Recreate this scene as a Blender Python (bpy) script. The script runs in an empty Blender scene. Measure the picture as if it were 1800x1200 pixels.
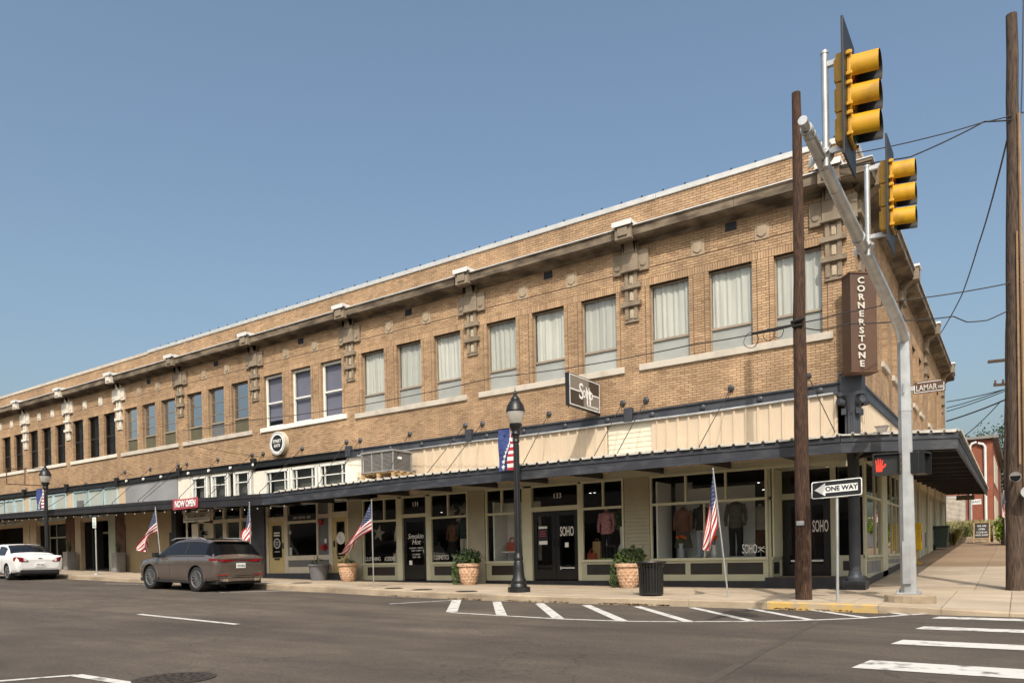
import bpy, bmesh, math, random
from mathutils import Vector, Matrix
random.seed(11)
R = random.random
S = bpy.context.scene
COL = S.collection
# ---------------------------------------------------------------- camera
F, YAW, ROLL, YP, PITCH, D = 1317.325, -0.596691484, -0.0196992509, 989.010782, -0.0080405964, 19.3
_fw = Vector((math.sin(YAW)*math.cos(PITCH), math.cos(YAW)*math.cos(PITCH), math.sin(PITCH)))
_r0 = Vector((math.cos(YAW), -math.sin(YAW), 0)); _u0 = _r0.cross(_fw)
_R = _r0*math.cos(ROLL) + _u0*math.sin(ROLL); _U = -_r0*math.sin(ROLL) + _u0*math.cos(ROLL)
CAMP = Vector((3.168, -D, 0.0))
cd = bpy.data.cameras.new('camera'); cam = bpy.data.objects.new('camera', cd); COL.objects.link(cam)
cam.matrix_world = Matrix(((_R.x, _U.x, -_fw.x, CAMP.x), (_R.y, _U.y, -_fw.y, CAMP.y), (_R.z, _U.z, -_fw.z, CAMP.z), (0, 0, 0, 1)))
cd.sensor_width = 36.0; cd.lens = F/1800*36; cd.shift_y = (YP-600)/1800; cd.shift_x = 0.0
cd.clip_start = 0.1; cd.clip_end = 3000
S.camera = cam
# ---------------------------------------------------------------- sky, sun, exposure
SUN = Vector((.47, -.78, 1.0)).normalized()
W = bpy.data.worlds.new('World'); S.world = W; W.use_nodes = True
wn = W.node_tree.nodes; wl = W.node_tree.links
bg = wn['Background']; bg.inputs['Strength'].default_value = 0.15
sk = wn.new('ShaderNodeTexSky'); sk.sky_type = 'NISHITA'; sk.sun_disc = False
sk.sun_elevation = math.asin(SUN.z); sk.sun_rotation = math.atan2(SUN.x, SUN.y)
sk.air_density = 1.2; sk.dust_density = 6.0; sk.ozone_density = 1.8; sk.altitude = 50
tn = wn.new('ShaderNodeMix'); tn.data_type = 'RGBA'; tn.blend_type = 'MULTIPLY'; tn.inputs[0].default_value = 1; tn.inputs[7].default_value = (1.0, 1.03, .985, 1)
wl.new(sk.outputs[0], tn.inputs[6]); wl.new(tn.outputs[2], bg.inputs['Color'])
sl = bpy.data.lights.new('sun', 'SUN'); sl.energy = 3.1; sl.angle = math.radians(.55); sl.color = (1.0, .925, .835)
so = bpy.data.objects.new('sun', sl); COL.objects.link(so); so.location = (20, -30, 40)
so.rotation_euler = (-SUN).to_track_quat('-Z', 'Y').to_euler()
S.view_settings.view_transform = 'Standard'; S.view_settings.look = 'None'
S.view_settings.gamma = 1.0; S.view_settings.use_curve_mapping = False
S.view_settings.exposure = 0.2
try:
    S.cycles.max_bounces = 8; S.cycles.transparent_max_bounces = 12
    S.cycles.caustics_reflective = False; S.cycles.caustics_refractive = False
    S.cycles.sample_clamp_indirect = 6.0; S.cycles.use_denoising = True
except Exception: pass
# ---------------------------------------------------------------- surveying helpers (photo pixel -> place on a known plane)
def ray(x, y): return _fw*F + _R*(x-900) + _U*(YP-y)
def aY(x, y, Y=0.0):
    v = ray(x, y); return CAMP + v*((Y+D)/v.y)
def aX(x, y, X):
    v = ray(x, y); return CAMP + v*((X-CAMP.x)/v.x)
def aZ(x, y, Z):
    v = ray(x, y); return CAMP + v*(Z/v.z)
def XF(x, y=900, Y=0.0): return aY(x, y, Y).x
def ZF(x, y, Y=0.0): return aY(x, y, Y).z
def lerp(a, b, t): return a+(b-a)*t
def interp(X, xs, ys):
    if X <= xs[0]: return ys[0]
    for i in range(1, len(xs)):
        if X <= xs[i]: return lerp(ys[i-1], ys[i], (X-xs[i-1])/(xs[i]-xs[i-1]))
    return ys[-1]
BX = [-90, -60, -45, -30, -24, -16, -12, -6, -1, 1, 2, 3, 9]
BB = [.9, .35, .02, -.39, -.58, -.76, -.81, -.875, -.92, -.935, -.94, -.945, -.95]
BK = [.95, .42, .0, -.41, -.57, -.74, -.835, -.935, -.975, -1.0, -1.04, -1.09, -1.1]
BG = [.80, .27, -.15, -.56, -.705, -.925, -1.01, -1.08, -1.115, -1.145, -1.15, -1.155, -1.16]
def KY(X): return interp(X, [-14, -8], [-3.6, -4.25])
def GS(X, Y):           # pavement height
    if Y > 0: return interp(X, BX, BB) + .047*Y
    a = min(1, Y/(KY(X)+.15)); return lerp(interp(X, BX, BB), interp(X, BX, BK), a)
def GR(X, Y):           # road height
    return interp(X, BX, BG) + .008*max(-16, min(0, Y+4.25))
def onG(x, y, fn=GS):
    v = ray(x, y); t = 3.0
    while t < 90:
        P = CAMP + v*(t/F)
        if P.z < fn(P.x, P.y): return P
        t += .004
    return P
# ---------------------------------------------------------------- materials
def mat(name, col, rough=.7, metal=0.0, var=.12, scale=3.0, bump=0.0, bscale=40.0, detail=4.0, col2=None, spec=.5, world=True, stretch=None, thr=(.35, .7), coat=0.0, attr=None, rnd=0.0):
    m = bpy.data.materials.new(name); m.use_nodes = True
    n = m.node_tree.nodes; l = m.node_tree.links; b = n['Principled BSDF']
    b.inputs['Roughness'].default_value = rough; b.inputs['Metallic'].default_value = metal
    b.inputs['Specular IOR Level'].default_value = spec
    if coat: b.inputs['Coat Weight'].default_value = coat; b.inputs['Coat Roughness'].default_value = .04
    g = n.new('ShaderNodeNewGeometry') if world else n.new('ShaderNodeTexCoord')
    vec = g.outputs['Position'] if world else g.outputs['Object']
    if stretch:
        mp = n.new('ShaderNodeMapping'); mp.inputs['Scale'].default_value = stretch
        l.new(vec, mp.inputs['Vector']); vec = mp.outputs[0]
    nz = n.new('ShaderNodeTexNoise'); nz.inputs['Scale'].default_value = scale; nz.inputs['Detail'].default_value = detail
    nz.inputs['Roughness'].default_value = .5
    l.new(vec, nz.inputs['Vector'])
    mr = n.new('ShaderNodeMapRange'); mr.inputs['From Min'].default_value = thr[0]; mr.inputs['From Max'].default_value = thr[1]
    l.new(nz.outputs['Fac'], mr.inputs['Value'])
    mx = n.new('ShaderNodeMix'); mx.data_type = 'RGBA'
    c1 = [max(0, c*(1-var)) for c in col]; c2 = [min(1, c*(1+var)) for c in col] if col2 is None else col2
    if col2 is not None: c1 = list(col)
    mx.inputs[6].default_value = (*c1, 1); mx.inputs[7].default_value = (*c2, 1)
    l.new(mr.outputs[0], mx.inputs[0])
    out = mx.outputs[2]
    if attr or rnd:
        if attr:
            a = n.new('ShaderNodeAttribute'); a.attribute_name = attr; src = a.outputs['Fac']
        else:
            a = n.new('ShaderNodeObjectInfo'); src = a.outputs['Random']
        ramp = n.new('ShaderNodeValToRGB'); e = ramp.color_ramp.elements
        stops = attr_ramp if attr or rnd > 1 else [(0, (1-rnd, 1-rnd, 1-rnd, 1)), (1, (1+rnd*.5, 1+rnd*.5, 1+rnd*.5, 1))]
        e[0].position, e[0].color = stops[0]; e[1].position, e[1].color = stops[-1]
        for p, c in stops[1:-1]:
            k = e.new(p); k.color = c
        l.new(src, ramp.inputs['Fac'])
        m2 = n.new('ShaderNodeMix'); m2.data_type = 'RGBA'; m2.blend_type = 'MULTIPLY'; m2.inputs[0].default_value = 1
        l.new(out, m2.inputs[6]); l.new(ramp.outputs[0], m2.inputs[7]); out = m2.outputs[2]
    l.new(out, b.inputs['Base Color'])
    if bump:
        n2 = n.new('ShaderNodeTexNoise'); n2.inputs['Scale'].default_value = bscale; n2.inputs['Detail'].default_value = 3
        l.new(vec, n2.inputs['Vector'])
        bp = n.new('ShaderNodeBump'); bp.inputs['Strength'].default_value = bump; bp.inputs['Distance'].default_value = .02
        l.new(n2.outputs['Fac'], bp.inputs['Height']); l.new(bp.outputs[0], b.inputs['Normal'])
    return m
def glass(name, tint=(.9, .95, .95), refl=1.0, rough=.02):
    m = bpy.data.materials.new(name); m.use_nodes = True
    n = m.node_tree.nodes; l = m.node_tree.links; n.remove(n['Principled BSDF'])
    t = n.new('ShaderNodeBsdfTransparent'); t.inputs[0].default_value = (*tint, 1)
    gl = n.new('ShaderNodeBsdfGlossy'); gl.inputs['Roughness'].default_value = rough
    g = n.new('ShaderNodeNewGeometry'); nz = n.new('ShaderNodeTexNoise'); nz.inputs['Scale'].default_value = 1.1
    bp = n.new('ShaderNodeBump'); bp.inputs['Strength'].default_value = .05; bp.inputs['Distance'].default_value = .02
    l.new(g.outputs['Position'], nz.inputs['Vector']); l.new(nz.outputs['Fac'], bp.inputs['Height']); l.new(bp.outputs[0], gl.inputs['Normal'])
    lw = n.new('ShaderNodeLayerWeight'); lw.inputs['Blend'].default_value = .5
    po = n.new('ShaderNodeMath'); po.operation = 'POWER'; po.inputs[1].default_value = 5.0; l.new(lw.outputs['Facing'], po.inputs[0])
    fr = n.new('ShaderNodeMath'); fr.operation = 'MULTIPLY_ADD'; fr.inputs[1].default_value = .95; fr.inputs[2].default_value = .045; l.new(po.outputs[0], fr.inputs[0])
    mu = n.new('ShaderNodeMath'); mu.operation = 'MULTIPLY'; mu.inputs[1].default_value = refl; mu.use_clamp = True
    mx = n.new('ShaderNodeMixShader')
    l.new(fr.outputs[0], mu.inputs[0]); l.new(mu.outputs[0], mx.inputs[0]); l.new(t.outputs[0], mx.inputs[1]); l.new(gl.outputs[0], mx.inputs[2])
    l.new(mx.outputs[0], n['Material Output'].inputs[0])
    return m
def emit(name, col, st):
    m = mat(name, col, .5, var=.02); b = m.node_tree.nodes['Principled BSDF']
    b.inputs['Emission Color'].default_value = (*col, 1); b.inputs['Emission Strength'].default_value = st
    return m
attr_ramp = [(0, (.78, .74, .71, 1)), (.12, (.90, .875, .86, 1)), (.5, (1, 1, 1, 1)), (.88, (1.07, 1.07, 1.05, 1)), (1, (1.14, 1.14, 1.12, 1))]
M = dict(
 brick=mat('buff_brick', (.44, .295, .176), .85, var=.12, scale=1.3, bump=.3, bscale=90, attr='tint'),
 brick1=mat('buff_brick_single', (.44, .295, .176), .85, var=.12, scale=1.3, bump=.3, bscale=90, rnd=1.5),
 mortar=mat('mortar', (.15, .098, .062), .95, var=.2, scale=6),
 stone=mat('cast_stone', (.285, .23, .168), .9, scale=2.2, bump=.35, bscale=30, col2=(.15, .115, .08), thr=(.42, .72)),
 cornice=mat('stained_cornice', (.215, .17, .12), .9, scale=1.6, bump=.35, bscale=30, col2=(.075, .055, .038), thr=(.36, .6), stretch=(1, 1, 3)),
 stone2=mat('cast_stone_plain', (.37, .29, .205), .9, var=.12, scale=5, bump=.2, bscale=50),
 whitestone=mat('whitewashed_stone', (.66, .62, .54), .85, scale=5, bump=.3, bscale=30, col2=(.45, .38, .3), thr=(.5, .8)),
 sill=mat('sill_stone', (.52, .47, .40), .85, scale=2.5, bump=.2, bscale=40, col2=(.36, .31, .25), thr=(.45, .8)),
 flash=mat('white_flashing', (.66, .66, .65), .45, var=.06, scale=2),
 coping=mat('galvanised_coping', (.60, .60, .58), .45, .3, var=.08, scale=4),
 beam=mat('navy_paint', (.036, .040, .052), .5, scale=2.0, bump=.12, bscale=20, col2=(.070, .074, .085), thr=(.4, .8)),
 fascia=mat('weathered_navy_fascia', (.029, .032, .041), .6, scale=2.4, bump=.15, bscale=30, col2=(.085, .088, .096), thr=(.46, .85), stretch=(1, 1, 3)),
 blackfascia=mat('black_fascia', (.020, .018, .020), .55, var=.25, scale=2),
 roofing=mat('white_roof_sheet', (.52, .50, .455), .5, scale=5, col2=(.30, .265, .215), thr=(.5, .85)),
 siding=mat('cream_metal_siding', (.56, .455, .335), .5, var=.05, scale=1.2, col2=None),
 clap=mat('white_clapboard', (.66, .60, .48), .6, var=.06, scale=3),
 whitebrick=mat('painted_white_brick', (.74, .68, .58), .75, var=.06, scale=4, bump=.3, bscale=30),
 tan=mat('tan_paint', (.52, .40, .27), .7, var=.07, scale=2),
 beige=mat('beige_wall', (.36, .27, .155), .75, var=.07, scale=1.2),
 sage=mat('sage_paint', (.40, .395, .285), .6, var=.07, scale=2),
 sagetrim=mat('sage_trim', (.50, .49, .36), .55, var=.05, scale=2),
 sagewall=mat('sage_clapboard', (.375, .34, .24), .65, var=.07, scale=2),
 darkpanel=mat('dark_brown_panel', (.022, .018, .016), .4, var=.2),
 navy=mat('dark_plinth', (.018, .019, .024), .45, var=.3, scale=3),
 cream=mat('cream_trim', (.58, .52, .41), .6, var=.06, scale=2),
 yellow=mat('yellow_door', (.50, .40, .19), .5, var=.05, scale=2),
 grey=mat('grey_panel', (.13, .13, .135), .55, var=.08),
 greyboard=mat('grey_sign_board', (.27, .27, .275), .5, var=.14, scale=.8),
 blueframe=mat('pale_blue_frame', (.42, .56, .60), .6, var=.06),
 frostlow=mat('obscured_pane', (.36, .375, .355), .3, var=.08, scale=2),
 frost=mat('frosted_pane', (.38, .41, .37), .25, var=.08, scale=1),
 greenwall=mat('pale_green_wall', (.40, .42, .33), .7, var=.05),
 black=mat('black_metal', (.012, .012, .013), .42, var=.2),
 blackdoor=mat('black_door', (.010, .009, .009), .3, var=.2),
 frame=mat('grey_brown_frame', (.30, .245, .19), .55, var=.12),
 whitepaint=mat('white_paint', (.76, .75, .70), .5, var=.05),
 darkframe=mat('dark_frame', (.03, .024, .022), .5, var=.2),
 curtain=mat('white_curtain', (.60, .595, .55), .9, var=.04, scale=2),
 blind=mat('violet_blind', (.17, .155, .22), .7, var=.05),
 olive=mat('olive_board', (.10, .09, .055), .6, var=.1),
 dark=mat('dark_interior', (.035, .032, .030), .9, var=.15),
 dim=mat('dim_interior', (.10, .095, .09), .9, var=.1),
 display=mat('white_display_wall', (.78, .78, .76), .8, var=.04),
 asphalt=None, concrete=None,
 wood=mat('weathered_pole_wood', (.105, .052, .029), .9, scale=11, bump=1.0, bscale=24, col2=(.026, .014, .009), thr=(.38, .62), stretch=(6, 6, .55)),
 greywood=mat('grey_pole_wood', (.10, .066, .047), .9, scale=8, bump=.8, bscale=22, col2=(.032, .022, .016), thr=(.4, .65), stretch=(5, 5, .5)),
 lumber=mat('pallet_lumber', (.42, .28, .14), .8, var=.2, scale=6),
 galv=mat('galvanised_steel', (.46, .47, .47), .42, .55, scale=5, col2=(.60, .61, .61), thr=(.3, .7), bump=.05, bscale=12),
 signal=mat('signal_yellow', (.60, .315, .008), .45, scale=7, col2=(.34, .175, .012), thr=(.50, .82)),
 visorin=mat('visor_black', (.016, .016, .016), .5, var=.1),
 white=mat('sign_white', (.80, .80, .78), .45, var=.03),
 signblack=mat('sign_black', (.014, .014, .015), .4, var=.1),
 brownsign=mat('brown_sign', (.095, .045, .024), .55, scale=2, col2=(.065, .034, .022), bump=.1),
 taupe=mat('taupe_sign', (.215, .19, .165), .5, var=.04),
 darktaupe=mat('dark_taupe_sign', (.052, .042, .034), .5, var=.05),
 signcream=mat('faded_sign_paint', (.55, .52, .46), .6, var=.1, scale=8),
 pvc=mat('tan_conduit', (.26, .165, .09), .6, var=.15),
 silver=mat('aluminium', (.62, .62, .62), .35, .7, var=.05),
 red=mat('flag_red', (.42, .022, .035), .75, var=.08), blue=mat('flag_blue', (.022, .035, .115), .75, var=.08),
 flagwhite=mat('flag_white', (.78, .76, .73), .8, var=.04),
 bannerred=mat('banner_red', (.36, .05, .07), .6, var=.1, scale=6),
 hydrant=mat('red_fitting', (.35, .02, .015), .5, var=.1),
 tyre=mat('tyre', (.016, .016, .016), .85, var=.2, scale=20), rim=mat('alloy_rim', (.46, .46, .47), .3, .8, var=.1), rimdark=mat('dark_rim', (.05, .05, .05), .4, .5, var=.1),
 suv=mat('brown_metallic', (.20, .163, .145), .17, .6, var=.05, coat=1.0), suvchrome=mat('chrome', (.62, .60, .57), .16, 1.0, var=.03),
 whitecar=mat('white_car_paint', (.78, .78, .77), .28, 0, var=.02, coat=.6),
 carglass=mat('tinted_glass', (.010, .011, .014), .06, 0, var=.05, spec=.35), privacy=mat('privacy_glass', (.006, .006, .007), .12, 0, var=.05, spec=.12), rimsmoke=mat('smoked_rim', (.30, .30, .305), .35, .7, var=.1), taillight=mat('red_lamp', (.20, .008, .012), .18, var=.1, coat=.5), lampwhite=mat('clear_lamp', (.7, .68, .66), .2, var=.05),
 plastic=mat('black_plastic', (.018, .018, .018), .6, var=.15),
 terracotta=mat('terracotta', (.48, .29, .175), .85, scale=9, bump=.5, bscale=18, col2=(.60, .42, .29), thr=(.42, .62)),
 greypot=mat('grey_pot', (.14, .14, .15), .7, var=.08), conpot=mat('concrete_pot', (.22, .21, .20), .85, var=.1, bump=.2),
 leaf=mat('leaf', (.062, .105, .022), .6, var=.45, scale=14), leafdark=mat('leaf_dark', (.028, .055, .018), .6, var=.4, scale=14), leaflime=mat('leaf_lime', (.22, .32, .03), .55, var=.3, scale=14), dry=mat('dry_grass', (.31, .285, .125), .8, var=.35, scale=8), soil=mat('soil', (.05, .035, .025), .95),
 bark=mat('bark', (.09, .065, .045), .95, bump=.5),
 globe=mat('lamp_globe', (.62, .60, .56), .12, var=.05), pane=glass('window_pane', (.90, .915, .90), 1.6), paneplain=glass('clear_pane', (.88, .93, .91), .8), paneshop=glass('shop_pane', (.90, .92, .91), 1.7), mirror=glass('sky_pane', (.30, .36, .38), 11.0), darkpane=glass('dark_pane', (.35, .36, .36), .75),
 redbrick=mat('red_brick', (.30, .098, .058), .9, var=.12, scale=2, bump=.2, bscale=60), redmortar=mat('red_mortar', (.22, .11, .08), .95),
 hand=emit('hand_red', (.62, .035, .015), .28), bulb=emit('bulb', (.9, .85, .75), .22), spot=emit('spot_lamp', (1, .95, .85), 4.0),
 orange=mat('orange_petals', (.62, .13, .02), .6, var=.2), pinkp=mat('pink_petals', (.55, .25, .28), .7, var=.4, scale=25), bag=mat('red_leather', (.40, .085, .045), .5), cloth1=mat('olive_knit', (.085, .085, .065), .9, var=.25, scale=25), cloth2=mat('black_cloth', (.014, .014, .016), .9), cloth3=mat('cream_trousers', (.50, .47, .41), .9), cloth4=mat('green_top', (.02, .04, .036), .9), cloth5=mat('pale_denim', (.36, .40, .45), .9), cloth6=mat('brown_dress', (.17, .08, .05), .9, var=.3, scale=18),
 ceramic=mat('white_ceramic', (.62, .62, .63), .3), newsbox=mat('yellow_box', (.62, .38, .01), .45), wire=mat('cable', (.02, .019, .018), .6), greenbin=mat('green_bin', (.02, .034, .03), .5), rust=mat('rusty_steel', (.12, .06, .035), .8, var=.3),
 paint=mat('road_paint', (.56, .545, .51), .85, scale=5.5, detail=12, col2=(.17, .155, .135), thr=(.54, .70), bump=.1), kerbyellow=mat('kerb_yellow', (.50, .33, .10), .85, scale=6, col2=(.37, .29, .19), thr=(.42, .62), bump=.2),
 cover=mat('iron_cover', (.040, .030, .023), .8, var=.3, scale=12, bump=.4), chalk=mat('chalk_board', (.022, .022, .026), .7),
)
_gb = M['globe'].node_tree.nodes['Principled BSDF']; _gb.inputs['Alpha'].default_value = .5
def tune_ground(name, base, stain, s1, s2, rough, aggregate):
    m = mat(name, base, rough, var=.1, scale=s1, bump=.45, bscale=95, detail=8)
    n = m.node_tree.nodes; l = m.node_tree.links; b = n['Principled BSDF']
    src = b.inputs['Base Color'].links[0].from_socket
    g = n.new('ShaderNodeNewGeometry')
    mp = n.new('ShaderNodeMapping'); mp.inputs['Scale'].default_value = (.25, 1, 1); l.new(g.outputs['Position'], mp.inputs['Vector'])
    a = n.new('ShaderNodeTexNoise'); a.inputs['Scale'].default_value = s2; a.inputs['Detail'].default_value = 6; l.new(mp.outputs[0], a.inputs['Vector'])
    r = n.new('ShaderNodeMapRange'); r.inputs['From Min'].default_value = .42; r.inputs['From Max'].default_value = .75; l.new(a.outputs['Fac'], r.inputs['Value'])
    x = n.new('ShaderNodeMix'); x.data_type = 'RGBA'; x.inputs[7].default_value = (*stain, 1); l.new(r.outputs[0], x.inputs[0]); l.new(src, x.inputs[6])
    v = n.new('ShaderNodeTexNoise'); v.inputs['Scale'].default_value = 160; v.inputs['Detail'].default_value = 2; l.new(g.outputs['Position'], v.inputs['Vector'])
    r2 = n.new('ShaderNodeMapRange'); r2.inputs['From Min'].default_value = .3; r2.inputs['From Max'].default_value = .7; r2.inputs['To Min'].default_value = 1-aggregate; r2.inputs['To Max'].default_value = 1+aggregate; l.new(v.outputs['Fac'], r2.inputs['Value'])
    y = n.new('ShaderNodeMix'); y.data_type = 'RGBA'; y.blend_type = 'MULTIPLY'; y.inputs[0].default_value = 1
    l.new(x.outputs[2], y.inputs[6]); l.new(r2.outputs[0], y.inputs[7]); l.new(y.outputs[2], b.inputs['Base Color'])
    return m
def weather(m):
    """slow changes of tone and rain streaks over a whole wall"""
    n = m.node_tree.nodes; l = m.node_tree.links; b = n['Principled BSDF']; src = b.inputs['Base Color'].links[0].from_socket
    g = n.new('ShaderNodeNewGeometry')
    for sc, st, lo, hi in ((.33, (1, 1, 1), .84, 1.10), (1.0, (2.6, 2.6, .22), .88, 1.06), (2.2, (1, 1, 1), .93, 1.05)):
        mp = n.new('ShaderNodeMapping'); mp.inputs['Scale'].default_value = st; l.new(g.outputs['Position'], mp.inputs['Vector'])
        a = n.new('ShaderNodeTexNoise'); a.inputs['Scale'].default_value = sc; a.inputs['Detail'].default_value = 5; l.new(mp.outputs[0], a.inputs['Vector'])
        r = n.new('ShaderNodeMapRange'); r.inputs['From Min'].default_value = .32; r.inputs['From Max'].default_value = .68; r.inputs['To Min'].default_value = lo; r.inputs['To Max'].default_value = hi; l.new(a.outputs['Fac'], r.inputs['Value'])
        y = n.new('ShaderNodeMix'); y.data_type = 'RGBA'; y.blend_type = 'MULTIPLY'; y.inputs[0].default_value = 1; l.new(src, y.inputs[6]); l.new(r.outputs[0], y.inputs[7]); src = y.outputs[2]
    l.new(src, b.inputs['Base Color'])
for k_ in ('brick', 'brick1', 'stone', 'cornice', 'galv', 'signal'): weather(M[k_])
M['asphalt'] = tune_ground('asphalt', (.098, .077, .059), (.064, .051, .040), .5, .9, .92, .5)
def lanes(m):
    n = m.node_tree.nodes; l = m.node_tree.links; b = n['Principled BSDF']; src = b.inputs['Base Color'].links[0].from_socket
    g = n.new('ShaderNodeNewGeometry')
    for sc, st, lo, hi, fm, fx in ((1.0, (.03, .75, 1), .80, 1.16, .35, .65), (.22, (1, 1, 1), .88, 1.1, .4, .6), (26, (1, 1, 1), .80, 1.22, .3, .7), (2.4, (.5, 1, 1), .90, 1.05, .55, .42)):
        mp = n.new('ShaderNodeMapping'); mp.inputs['Scale'].default_value = st; l.new(g.outputs['Position'], mp.inputs['Vector'])
        a = n.new('ShaderNodeTexNoise'); a.inputs['Scale'].default_value = sc; a.inputs['Detail'].default_value = 4; l.new(mp.outputs[0], a.inputs['Vector'])
        r = n.new('ShaderNodeMapRange'); r.inputs['From Min'].default_value = fm; r.inputs['From Max'].default_value = fx; r.inputs['To Min'].default_value = lo; r.inputs['To Max'].default_value = hi; l.new(a.outputs['Fac'], r.inputs['Value'])
        y = n.new('ShaderNodeMix'); y.data_type = 'RGBA'; y.blend_type = 'MULTIPLY'; y.inputs[0].default_value = 1; l.new(src, y.inputs[6]); l.new(r.outputs[0], y.inputs[7]); src = y.outputs[2]
    v = n.new('ShaderNodeTexVoronoi'); v.feature = 'DISTANCE_TO_EDGE'; v.inputs['Scale'].default_value = .30
    w = n.new('ShaderNodeTexNoise'); w.inputs['Scale'].default_value = 1.2; w.inputs['Detail'].default_value = 5; l.new(g.outputs['Position'], w.inputs['Vector'])
    ad = n.new('ShaderNodeMix'); ad.data_type = 'RGBA'; ad.blend_type = 'ADD'; ad.inputs[0].default_value = .9; l.new(g.outputs['Position'], ad.inputs[6]); l.new(w.outputs['Color'], ad.inputs[7]); l.new(ad.outputs[2], v.inputs['Vector'])
    r = n.new('ShaderNodeMapRange'); r.inputs['From Min'].default_value = .0; r.inputs['From Max'].default_value = .0045; r.inputs['To Min'].default_value = .62; r.inputs['To Max'].default_value = 1; l.new(v.outputs['Distance'], r.inputs['Value'])
    y = n.new('ShaderNodeMix'); y.data_type = 'RGBA'; y.blend_type = 'MULTIPLY'; y.inputs[0].default_value = 1; l.new(src, y.inputs[6]); l.new(r.outputs[0], y.inputs[7])
    l.new(y.outputs[2], b.inputs['Base Color'])
lanes(M['asphalt'])
M['concrete'] = tune_ground('concrete', (.435, .355, .265), (.32, .25, .175), .8, 1.3, .9, .12)
M['concrete2'] = tune_ground('stained_concrete', (.285, .20, .125), (.20, .135, .085), .7, 1.1, .9, .15)
def per_piece(m, lo, hi):
    n = m.node_tree.nodes; l = m.node_tree.links; b = n['Principled BSDF']; src = b.inputs['Base Color'].links[0].from_socket
    o = n.new('ShaderNodeObjectInfo'); r = n.new('ShaderNodeMapRange'); r.inputs['To Min'].default_value = lo; r.inputs['To Max'].default_value = hi; l.new(o.outputs['Random'], r.inputs['Value'])
    y = n.new('ShaderNodeMix'); y.data_type = 'RGBA'; y.blend_type = 'MULTIPLY'; y.inputs[0].default_value = 1; l.new(src, y.inputs[6]); l.new(r.outputs[0], y.inputs[7]); l.new(y.outputs[2], b.inputs['Base Color'])
per_piece(M['concrete'], .90, 1.08); per_piece(M['concrete2'], .86, 1.08); per_piece(M['curtain'], .82, 1.05); per_piece(M['frostlow'], .75, 1.1)
M['kerb'] = tune_ground('kerb_concrete', (.40, .32, .225), (.20, .155, .105), 2.0, 3.0, .95, .2)
M['dirt'] = tune_ground('dirt', (.20, .15, .10), (.12, .10, .05), .3, .4, .95, .2)
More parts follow.
